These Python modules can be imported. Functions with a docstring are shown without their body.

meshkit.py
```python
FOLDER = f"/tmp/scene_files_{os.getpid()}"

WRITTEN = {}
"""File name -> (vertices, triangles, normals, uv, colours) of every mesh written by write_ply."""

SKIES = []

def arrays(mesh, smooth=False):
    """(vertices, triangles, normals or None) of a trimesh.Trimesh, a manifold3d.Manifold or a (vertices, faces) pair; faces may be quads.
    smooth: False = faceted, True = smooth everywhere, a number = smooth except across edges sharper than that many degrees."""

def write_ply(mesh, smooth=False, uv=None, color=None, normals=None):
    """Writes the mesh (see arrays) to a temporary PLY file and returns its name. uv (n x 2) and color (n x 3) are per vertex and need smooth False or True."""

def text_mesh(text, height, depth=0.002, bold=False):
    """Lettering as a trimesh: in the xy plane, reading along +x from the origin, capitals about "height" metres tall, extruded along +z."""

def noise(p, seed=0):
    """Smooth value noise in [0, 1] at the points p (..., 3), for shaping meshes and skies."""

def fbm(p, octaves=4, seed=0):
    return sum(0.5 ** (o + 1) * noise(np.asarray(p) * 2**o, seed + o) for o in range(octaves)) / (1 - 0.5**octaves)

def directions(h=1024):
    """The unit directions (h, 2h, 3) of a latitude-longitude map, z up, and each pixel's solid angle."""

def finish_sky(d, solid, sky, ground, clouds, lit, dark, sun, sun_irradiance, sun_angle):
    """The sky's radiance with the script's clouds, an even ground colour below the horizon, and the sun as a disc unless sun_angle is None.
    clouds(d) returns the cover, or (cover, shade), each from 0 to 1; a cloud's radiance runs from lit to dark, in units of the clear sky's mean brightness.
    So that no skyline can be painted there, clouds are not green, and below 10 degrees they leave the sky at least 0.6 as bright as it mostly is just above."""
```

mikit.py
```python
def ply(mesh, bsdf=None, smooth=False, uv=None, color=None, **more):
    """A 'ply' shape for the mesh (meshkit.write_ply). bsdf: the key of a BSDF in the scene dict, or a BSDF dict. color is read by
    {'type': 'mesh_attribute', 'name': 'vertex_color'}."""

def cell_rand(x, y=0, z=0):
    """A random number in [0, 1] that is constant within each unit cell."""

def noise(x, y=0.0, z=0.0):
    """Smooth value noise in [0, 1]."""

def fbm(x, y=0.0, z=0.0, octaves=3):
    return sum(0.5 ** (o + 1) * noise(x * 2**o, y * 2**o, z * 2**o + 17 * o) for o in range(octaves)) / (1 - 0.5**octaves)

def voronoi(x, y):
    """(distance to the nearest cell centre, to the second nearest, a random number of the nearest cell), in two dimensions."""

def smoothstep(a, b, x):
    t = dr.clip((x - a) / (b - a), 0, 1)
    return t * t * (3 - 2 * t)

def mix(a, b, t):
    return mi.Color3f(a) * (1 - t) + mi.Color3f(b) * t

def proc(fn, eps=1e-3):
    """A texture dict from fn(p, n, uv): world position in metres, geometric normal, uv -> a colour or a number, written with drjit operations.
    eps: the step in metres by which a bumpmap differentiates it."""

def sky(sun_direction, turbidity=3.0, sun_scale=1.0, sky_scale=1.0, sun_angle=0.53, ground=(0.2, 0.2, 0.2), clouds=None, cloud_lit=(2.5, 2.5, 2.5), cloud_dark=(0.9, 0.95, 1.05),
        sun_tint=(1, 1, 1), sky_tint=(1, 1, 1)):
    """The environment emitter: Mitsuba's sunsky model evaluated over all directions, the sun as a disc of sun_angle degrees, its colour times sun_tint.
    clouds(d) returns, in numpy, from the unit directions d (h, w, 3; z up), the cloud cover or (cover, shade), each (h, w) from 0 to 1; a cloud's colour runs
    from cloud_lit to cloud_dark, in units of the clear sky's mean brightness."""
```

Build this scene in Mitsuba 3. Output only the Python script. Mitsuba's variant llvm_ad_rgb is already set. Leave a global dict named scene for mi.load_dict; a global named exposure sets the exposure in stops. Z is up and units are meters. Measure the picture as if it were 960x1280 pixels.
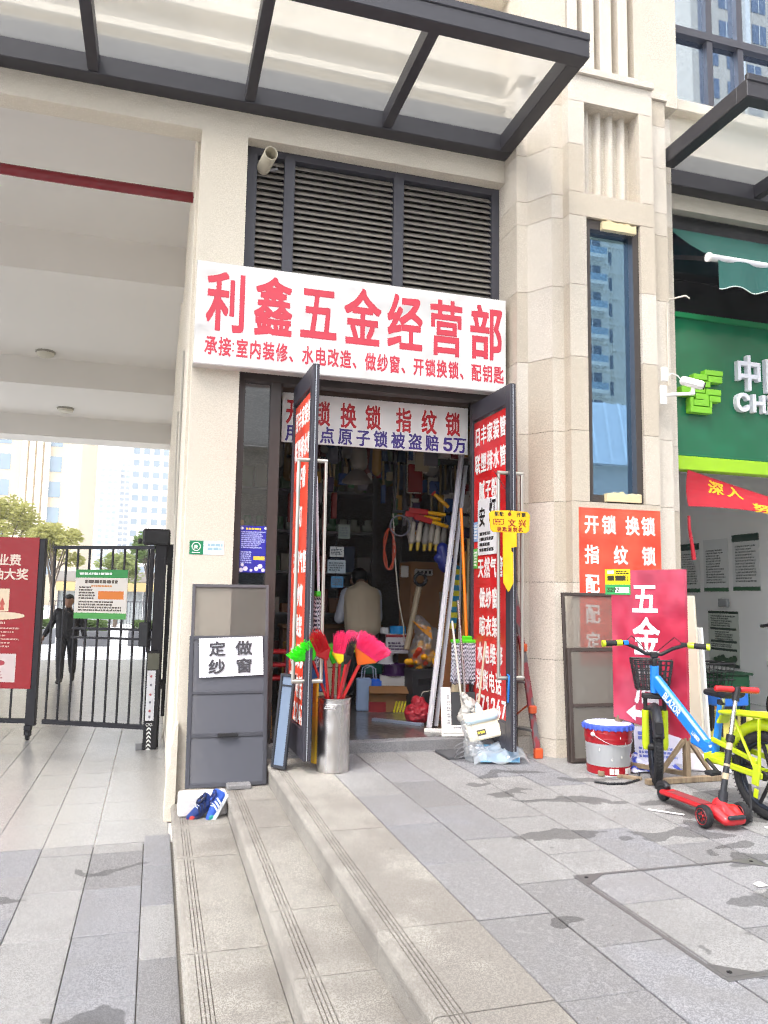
import math, random
import numpy as np, trimesh, mapbox_earcut
import drjit as dr
import mitsuba as mi
import mikit, meshkit
from manifold3d import Manifold, Mesh as MMesh
from shapely.geometry import Polygon

T = mi.ScalarTransform4f
scene, labels = {}, {}
# ---------------------------------------------------------------- camera, sky, exposure
CAM = np.array([0, 0, 1.25])
YAW, PITCH, ROLL, FOC = .2846, .1078, .0159, 965.0          # FOC in pixels of a 960 wide picture
FWD = np.array([math.sin(YAW) * math.cos(PITCH), math.cos(YAW) * math.cos(PITCH), math.sin(PITCH)])
RGT = np.array([math.cos(YAW), -math.sin(YAW), 0])
UPV = np.cross(RGT, FWD)
RGT, UPV = math.cos(ROLL) * RGT + math.sin(ROLL) * UPV, -math.sin(ROLL) * RGT + math.cos(ROLL) * UPV
scene['camera'] = {'type': 'perspective', 'fov': math.degrees(2 * math.atan(480 / FOC)), 'fov_axis': 'x', 'near_clip': .05, 'far_clip': 3000.,
                   'to_world': T().look_at(origin=CAM.tolist(), target=(CAM + FWD).tolist(), up=UPV.tolist())}
SUN = np.array([-.38, -.42, .82]) / np.linalg.norm([-.38, -.42, .82])
scene['sky'] = mikit.sky(SUN.tolist(), turbidity=4, sun_scale=.36, sun_angle=20, ground=(.25, .25, .25), sun_tint=(.9, 1.0, 1.18),
                         clouds=lambda d: (np.ones(d.shape[:2]), np.clip(np.arccos(np.clip(d @ SUN, -1, 1)) / 1.9, 0, 1)), cloud_lit=(3.9, 4.05, 4.4), cloud_dark=(1.42, 1.5, 1.68))
exposure = 3.14


def at(x, y, **k):
    """The point that a pixel of the photograph shows on the plane X=, Y= or Z= (used to measure the place)."""
    (a, v), = k.items()
    d = RGT * (x - 480) / FOC - UPV * (y - 640) / FOC + FWD
    i = 'XYZ'.index(a)
    return CAM + d * (v - CAM[i]) / d[i]


# ---------------------------------------------------------------- mesh helpers: a mesh is (V, F)
def cat(*ms):
    V, F, n = [], [], 0
    for m in ms:
        V.append(m[0]); F.append(m[1] + n); n += len(m[0])
    return np.vstack(V), np.vstack(F)


BOXF = np.array([[0, 2, 3], [0, 3, 1], [4, 5, 7], [4, 7, 6], [0, 1, 5], [0, 5, 4], [2, 6, 7], [2, 7, 3], [0, 4, 6], [0, 6, 2], [1, 3, 7], [1, 7, 5]])


def bx(x0, x1, y0, y1, z0, z1, b=0.0):
    """A box, with its edges chamfered by b."""
    lo, hi = np.minimum([x0, y0, z0], [x1, y1, z1]).astype(float), np.maximum([x0, y0, z0], [x1, y1, z1]).astype(float)
    if b <= 0:
        return np.array([[(lo, hi)[i][0], (lo, hi)[j][1], (lo, hi)[k][2]] for i in (0, 1) for j in (0, 1) for k in (0, 1)]), BOXF
    b = min(b, (hi - lo).min() * .45)
    V, idx = [], {}
    for i in (0, 1):
        for j in (0, 1):
            for k in (0, 1):
                c = np.array([(lo, hi)[i][0], (lo, hi)[j][1], (lo, hi)[k][2]]); s = np.array([1 - 2 * i, 1 - 2 * j, 1 - 2 * k]) * b
                for a in range(3):
                    p = c + s; p[a] = c[a]
                    idx[i, j, k, a] = len(V); V.append(p)
    F = []
    V = np.array(V); cen = (lo + hi) / 2

    def face(q):
        for t in [[q[0], q[i], q[i + 1]] for i in range(1, len(q) - 1)]:
            n = np.cross(V[t[1]] - V[t[0]], V[t[2]] - V[t[0]])
            F.append(t if n @ (V[t].mean(0) - cen) > 0 else t[::-1])
    for a in range(3):
        u, v = (a + 1) % 3, (a + 2) % 3
        for s in (0, 1):
            def K(p, q, r=a):
                t = [0, 0, 0]; t[a] = s; t[u] = p; t[v] = q
                return idx[(*t, r)]
            face([K(0, 0), K(1, 0), K(1, 1), K(0, 1)])
            for w in (0, 1):
                t = [0, 0, 0]; t[u] = s; t[v] = w
                A, B = list(t), list(t); A[a], B[a] = 0, 1
                face([idx[(*A, u)], idx[(*B, u)], idx[(*B, v)], idx[(*A, v)]])
    for i in (0, 1):
        for j in (0, 1):
            for k in (0, 1):
                face([idx[i, j, k, 0], idx[i, j, k, 1], idx[i, j, k, 2]])
    return V, np.array(F)


def rot(axis, deg):
    return trimesh.transformations.rotation_matrix(math.radians(deg), axis)[:3, :3]


def xf(m, R=None, t=(0, 0, 0), s=1.0):
    V = m[0] * s
    if R is not None:
        V = V @ np.asarray(R).T
    F = m[1] if R is None or np.linalg.det(R) > 0 else m[1][:, ::-1]
    return V + np.asarray(t, float), F


def basis(w):
    w = np.asarray(w, float) / np.linalg.norm(w)
    u = np.cross(w, [0, 0, 1] if abs(w[2]) < .95 else [1, 0, 0]); u /= np.linalg.norm(u)
    return u, np.cross(w, u), w


def tube(pts, r, n=8, caps=True, closed=False):
    """A tube along the points; r a number or one radius per point."""
    P = np.asarray(pts, float); k = len(P)
    r = np.broadcast_to(np.asarray(r, float), k)
    d = np.gradient(P, axis=0) if not closed else np.roll(P, -1, 0) - np.roll(P, 1, 0)
    u, v, w = basis(d[0])
    V = []
    a = np.arange(n) * 2 * np.pi / n
    for i in range(k):
        t = d[i] / (np.linalg.norm(d[i]) + 1e-12)
        u = u - t * (u @ t); u /= np.linalg.norm(u) + 1e-12; v = np.cross(t, u)
        V.append(P[i] + r[i] * (np.cos(a)[:, None] * u + np.sin(a)[:, None] * v))
    V = np.vstack(V); F = []
    for i in range(k if closed else k - 1):
        j = (i + 1) % k
        for q in range(n):
            p = (q + 1) % n
            F += [[i * n + q, i * n + p, j * n + p], [i * n + q, j * n + p, j * n + q]]
    if caps and not closed:
        V = np.vstack([V, P[:1], P[-1:]]); c0, c1 = len(V) - 2, len(V) - 1
        for q in range(n):
            p = (q + 1) % n
            F += [[c0, p, q], [c1, (k - 1) * n + q, (k - 1) * n + p]]
    return V, np.array(F)


def bar(p0, p1, w, h, up=(0, 0, 1), b=0.0):
    """A rectangular bar between two points, w wide across and h along up."""
    p0, p1 = np.asarray(p0, float), np.asarray(p1, float)
    d = p1 - p0; L = np.linalg.norm(d); d = d / L
    u = np.cross(np.asarray(up, float), d)
    if np.linalg.norm(u) < 1e-6:
        u = np.array([1., 0, 0])
    u /= np.linalg.norm(u); v = np.cross(d, u)
    return xf(bx(0, L, -w / 2, w / 2, -h / 2, h / 2, b), np.stack([d, u, v], 1), p0)


def lathe(prof, n=24, c=(0, 0, 0), R=None):
    """A surface of revolution about z from (radius, z) pairs."""
    P = np.array(prof, float); k = len(P); a = np.arange(n) * 2 * np.pi / n
    V = np.stack([P[:, :1] * np.cos(a), P[:, :1] * np.sin(a), np.repeat(P[:, 1:], n, 1)], -1).reshape(-1, 3)
    F = []
    for i in range(k - 1):
        for q in range(n):
            p = (q + 1) % n
            F += [[i * n + q, i * n + p, (i + 1) * n + p], [i * n + q, (i + 1) * n + p, (i + 1) * n + q]]
    return xf((V, np.array(F)), R, c)


def tri2(rings):
    """Triangles of a polygon given as rings (first the outline)."""
    V = np.vstack(rings).astype(np.float64)
    ends = np.cumsum([len(r) for r in rings]).astype(np.uint32)
    return V, mapbox_earcut.triangulate_float64(V, ends).reshape(-1, 3).astype(int)


def prism(rings, z0, z1):
    """A polygon (list of rings, or one ring) between two heights."""
    if np.ndim(rings[0][0]) == 0:
        rings = [rings]
    fixed = []
    for i, r in enumerate(rings):
        r = np.asarray(r, float)
        A = np.sum(r[:, 0] * np.roll(r[:, 1], -1) - np.roll(r[:, 0], -1) * r[:, 1])
        fixed.append(r if (A > 0) == (i == 0) else r[::-1])
    V2, F2 = tri2(fixed); n = len(V2)
    e = np.cross(V2[F2[:, 1]] - V2[F2[:, 0]], V2[F2[:, 2]] - V2[F2[:, 0]])
    F2 = np.where((e > 0)[:, None], F2, F2[:, ::-1])
    V = np.vstack([np.c_[V2, np.full(n, z0)], np.c_[V2, np.full(n, z1)]])
    F = [F2[:, ::-1], F2 + n]; o = 0
    for r in fixed:
        k = len(r); i = np.arange(k) + o; j = (np.arange(k) + 1) % k + o; o += k
        F += [np.stack([i, j, j + n], 1), np.stack([i, j + n, i + n], 1)]
    return V, np.vstack(F)


class Frame:
    """A plane in the world: point o, unit vectors u (right) and v (up); w = u x v comes out of it."""
    def __init__(s, o, u, v):
        s.o = np.asarray(o, float); s.u = np.asarray(u, float); s.u = s.u / np.linalg.norm(s.u)
        v = np.asarray(v, float); v = v - s.u * (v @ s.u); s.v = v / np.linalg.norm(v); s.w = np.cross(s.u, s.v)
        s.R = np.stack([s.u, s.v, s.w], 1)

    def __call__(s, m):
        return xf(m, s.R, s.o)

    def p(s, a, b, c=0.0):
        return s.o + s.u * a + s.v * b + s.w * c

    def box(s, a0, a1, b0, b1, c0, c1, ch=0.0):
        return s(bx(a0, a1, b0, b1, c0, c1, ch))


def facade(x, y, z):
    """A frame that faces the street (-Y), its corner at x, y, z."""
    return Frame((x, y, z), (1, 0, 0), (0, 0, 1))


def crumple(m, amp, f=22., seed=0):
    """The mesh with the folds of thin film pushed into it."""
    t = trimesh.Trimesh(m[0], m[1], process=False)
    n = np.abs(meshkit.fbm(m[0] * f, 3, seed) - .5) * 2
    return m[0] + t.vertex_normals * ((.35 - n) * amp)[:, None], m[1]


def ball(c, r, n=1, sq=(1, 1, 1)):
    m = trimesh.creation.icosphere(subdivisions=n)
    return np.array(m.vertices) * r * np.asarray(sq) + np.asarray(c, float), np.array(m.faces)


def body(bones, edge=.03, rounds=8, lam=.5):
    """A continuous limb figure: the hull of the two end balls of each bone ((p, r), (q, s)), joined, refined and smoothed."""
    out = None
    for (p, r), (q, s) in bones:
        ms = [Manifold.sphere(r, 12).translate([float(x) for x in p]), Manifold.sphere(s, 12).translate([float(x) for x in q])]
        h = Manifold.batch_hull(ms)
        out = h if out is None else out + h
    out = out.refine_to_length(edge).to_mesh()
    m = trimesh.Trimesh(out.vert_properties[:, :3], out.tri_verts)
    if rounds:
        trimesh.smoothing.filter_taubin(m, lamb=lam, nu=lam + .03, iterations=rounds)
    return np.array(m.vertices), np.array(m.faces)


def sheet(f, nu, nv):
    """A grid sheet from f(a, b), a and b from 0 to 1."""
    a, b = np.meshgrid(np.linspace(0, 1, nu + 1), np.linspace(0, 1, nv + 1), indexing='ij')
    V = np.array([f(x, y) for x, y in zip(a.ravel(), b.ravel())], float)
    i = np.arange((nu + 1) * (nv + 1)).reshape(nu + 1, nv + 1)
    q = np.stack([i[:-1, :-1], i[1:, :-1], i[1:, 1:], i[:-1, 1:]], -1).reshape(-1, 4)
    return V, np.vstack([q[:, [0, 1, 2]], q[:, [0, 2, 3]]])


def slabsheet(f, nu, nv, th):
    """The same with a thickness th, closed all round."""
    V, F = sheet(f, nu, nv)
    m = trimesh.Trimesh(V, F, process=False)
    n = len(V); W = V - m.vertex_normals * th
    E = m.edges[trimesh.grouping.group_rows(m.edges_sorted, require_count=1)]
    S = np.vstack([np.stack([E[:, 1], E[:, 0], E[:, 0] + n], 1), np.stack([E[:, 1], E[:, 0] + n, E[:, 1] + n], 1)])
    return np.vstack([V, W]), np.vstack([F, F[:, ::-1] + n, S])


# ---------------------------------------------------------------- entries of the scene
counts = {}


def key_for(name):
    n = counts.get(name, 0); counts[name] = n + 1
    return name if n == 0 else f'{name}_{n:03d}'


def thing(name, label=None, category=None, group=None, kind=None):
    k = key_for(name)
    d = {a: b for a, b in (('label', label), ('category', category), ('group', group), ('kind', kind)) if b}
    if d:
        labels[k] = d
    return k


def put(key, mesh, bsdf, smooth=False):
    scene[key] = mikit.ply(mesh, bsdf, smooth)
    return key


def part(parent, name, mesh, bsdf, smooth=False, label=None, kind=None):
    k = key_for(parent + '__' + name)
    if label or kind:
        labels[k] = {a: b for a, b in (('label', label), ('kind', kind)) if b}
    return put(k, mesh, bsdf, smooth)


def one(name, mesh, bsdf, label, category, group=None, smooth=False, kind=None):
    return put(thing(name, label, category, group, kind), mesh, bsdf, smooth)


# ---------------------------------------------------------------- materials
def lin(h):
    if not isinstance(h, str):
        return [float(x) for x in h]
    c = [int(h[i:i + 2], 16) / 255 for i in (1, 3, 5)]
    return [x / 12.92 if x <= .04045 else ((x + .055) / 1.055) ** 2.4 for x in c]


def rgb(c):
    return {'type': 'rgb', 'value': lin(c)}


def paint(c, rough=.3):
    """Glossy enamel with a clear coat."""
    k = f"m_enamel_{c[1:]}"
    scene[k] = {'type': 'twosided', 'b': {'type': 'principled', 'base_color': rgb(c), 'roughness': rough, 'specular': .5, 'clearcoat': .8, 'clearcoat_gloss': .9}}
    return k


def col(c, rough=.5, metal=0.0, spec=.5):
    """A plain coloured material; made once per colour."""
    k = f"m_{c[1:]}_{int(rough * 100)}_{int(metal * 100)}_{int(spec * 100)}"
    if k not in scene:
        scene[k] = {'type': 'twosided', 'b': {'type': 'principled', 'base_color': rgb(c), 'roughness': rough, 'metallic': metal, 'specular': spec}}
    return k


def procmat(k, fn, rough=.6, spec=.4, bump=None, scale=.001, metal=0.0, roughfn=None):
    b = {'type': 'principled', 'base_color': mikit.proc(fn), 'roughness': mikit.proc(roughfn) if roughfn else rough, 'specular': spec, 'metallic': metal}
    if bump:
        b = {'type': 'bumpmap', 'arbitrary': mikit.proc(bump, eps=.0015), 'scale': scale, 'bsdf': b}
    scene[k] = {'type': 'twosided', 'b': b}
    return k


def speckle(a, b, f=260., dirt=.12, tint=(.42, .36, .28), low=1.1, streak=.6):
    A, B, D = lin(a), lin(b), lin(tint)

    def fn(p, n, uv):
        g = mikit.noise(p.x * f, p.y * f, p.z * f)
        c = mikit.mix(A, B, mikit.smoothstep(.35, .7, g))
        g2 = mikit.noise(p.x * f * .37 + 5, p.y * f * .37, p.z * f * .37)
        c = c * (.93 + .14 * g2)
        s = mikit.fbm(p.x * low + 3, p.y * low, p.z * low * streak, octaves=4)
        s2 = mikit.fbm(p.x * 7 + 9, p.y * 7, p.z * 3, octaves=3)
        return mikit.mix(c, mi.Color3f(D), dirt * mikit.smoothstep(.40, .64, .6 * s + .4 * s2))
    return fn


def grain(f=300.):
    return lambda p, n, uv: mikit.noise(p.x * f, p.y * f, p.z * f)


STUCCO = procmat('stucco', speckle('#c6beae', '#d4cdbf', 420, .10, (.5, .45, .36)), .85, .2, grain(260), .0012)
STONE = [procmat(f'stone_{i}', speckle(a, b, 300, .14, (.40, .35, .28), low=1.3, streak=.2), .7, .35, grain(350), .0005)
         for i, (a, b) in enumerate((('#b6ad9e', '#ccc4b6'), ('#bdb5a8', '#d3ccc0'), ('#ada392', '#c2b8a8')))]
CEIL = None
TREAD = procmat('tread_stone', speckle('#75716b', '#a19d95', 330, .65, (.16, .145, .13), 1.6), .75, .3, grain(380), .0006)
STAIN = [(2.22, 4.68, .2, .12), (2.58, 4.45, .26, .1), (2.02, 3.75, .2, .1), (2.62, 2.78, .28, .16), (2.3, 2.42, .16, .12), (2.75, 3.72, .3, .09), (3.35, 4.0, .5, .25), (2.95, 4.9, .3, .05),
         (-.17, 3.42, .27, .12), (2.1, 5.0, .16, .05), (3.1, 4.25, .35, .10), (3.0, 3.35, .22, .07), (2.45, 5.2, .2, .05), (1.75, 2.75, .12, .04), (3.7, 4.3, .5, .16), (-.75, 4.7, .16, .06), (-.2, 5.1, .14, .05), (.14, 3.05, .09, .2), (-.1, 2.95, .25, .15)]


def paving(a, b, d=.5):
    base = speckle(a, b, 280, d, (.17, .165, .16), 1.3)
    W = mi.Color3f

    def fn(p, n, uv):
        c = base(p, n, uv)
        j = (mikit.fbm(p.x * 14, p.y * 14, 2., octaves=3) - .5) * .5
        wx = p.x + (mikit.fbm(p.x * 3.1 + 3, p.y * 4.2, 5., octaves=3) - .5) * .75
        wy = p.y + (mikit.fbm(p.x * 3.7, p.y * 4.4 + 7, 9., octaves=3) - .5) * .42
        m = mi.Float(0)
        for x, y, rx, ry in STAIN:
            q = dr.sqrt(dr.square((wx - x) / rx) + dr.square((wy - y) / ry))
            m = dr.maximum(m, 1 - mikit.smoothstep(.9, .98, q + j))
        sp = mikit.smoothstep(.74, .84, mikit.noise(p.x * 60, p.y * 60, 4.)) * .06 * mikit.smoothstep(.4, .6, mikit.noise(p.x * 2, p.y * 2, 8.))
        c = mikit.mix(c, W(.62, .61, .6), sp)
        return c * (1 - .46 * m)
    return fn


PAVE = [procmat(f'paving_{i}', paving(a, b), .6, .4, grain(240), .0006) for i, (a, b) in
        enumerate((('#727173', '#8a898a'), ('#6c6c6f', '#848487'), ('#787776', '#908f8e'), ('#6f6f72', '#87878a'), ('#7b7a79', '#939291'), ('#666566', '#7e7d7e')))]
PASS = procmat('passage_tile', speckle('#888785', '#989795', 220, .4, (.2, .2, .2), 1.0), .27, .5)
CEIL = col('#d8d5d0', .8)
JOINT = procmat('joint_mortar', speckle('#5f5c58', '#73706b', 200, .2), .9, .1)
CANOPY = col('#2b2a30', .42)
FRAME = col('#34333b', .4)
FRAME_B = col('#3c3633', .45)
ALU = col('#55565c', .4, .2)
STEEL = 'brushed_steel'
scene[STEEL] = {'type': 'twosided', 'b': {'type': 'roughconductor', 'material': 'none', 'alpha': .16, 'specular_reflectance': rgb((.62, .61, .6))}}
CHROME = 'polished_steel'
scene[CHROME] = {'type': 'twosided', 'b': {'type': 'bumpmap', 'arbitrary': mikit.proc(lambda p, n, uv: mikit.fbm(p.x * 9, p.y * 9, p.z * 7, octaves=2)), 'scale': .012,
                                           'bsdf': {'type': 'roughconductor', 'material': 'none', 'alpha': .13, 'specular_reflectance': rgb((.7, .68, .66))}}}
BLACK = col('#17171a', .5)
WHITE = col('#e4e2de', .5)
GLASS = 'clear_glass'
scene[GLASS] = {'type': 'thindielectric', 'int_ior': 1.5}
BLUEGLASS = 'coated_glass'
scene[BLUEGLASS] = {'type': 'twosided', 'b': {'type': 'conductor', 'material': 'none', 'specular_reflectance': rgb((.30, .52, .80))}}
scene['canopy_glass'] = {'type': 'blendbsdf', 'weight': .18, 'a': {'type': 'thindielectric', 'int_ior': 1.5},
                         'b': {'type': 'principledthin', 'base_color': rgb('#b9bab6'), 'roughness': .7, 'diff_trans': 1.4, 'spec_trans': 0.0}}


def mesh_net(k, c, cover):
    """Fine fly screen: threads too thin to see, so a part of the light passes."""
    scene[k] = {'type': 'blendbsdf', 'weight': cover, 'a': {'type': 'null'}, 'b': {'type': 'twosided', 'b': {'type': 'principled', 'base_color': rgb(c), 'roughness': .6}}}
    return k


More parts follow.
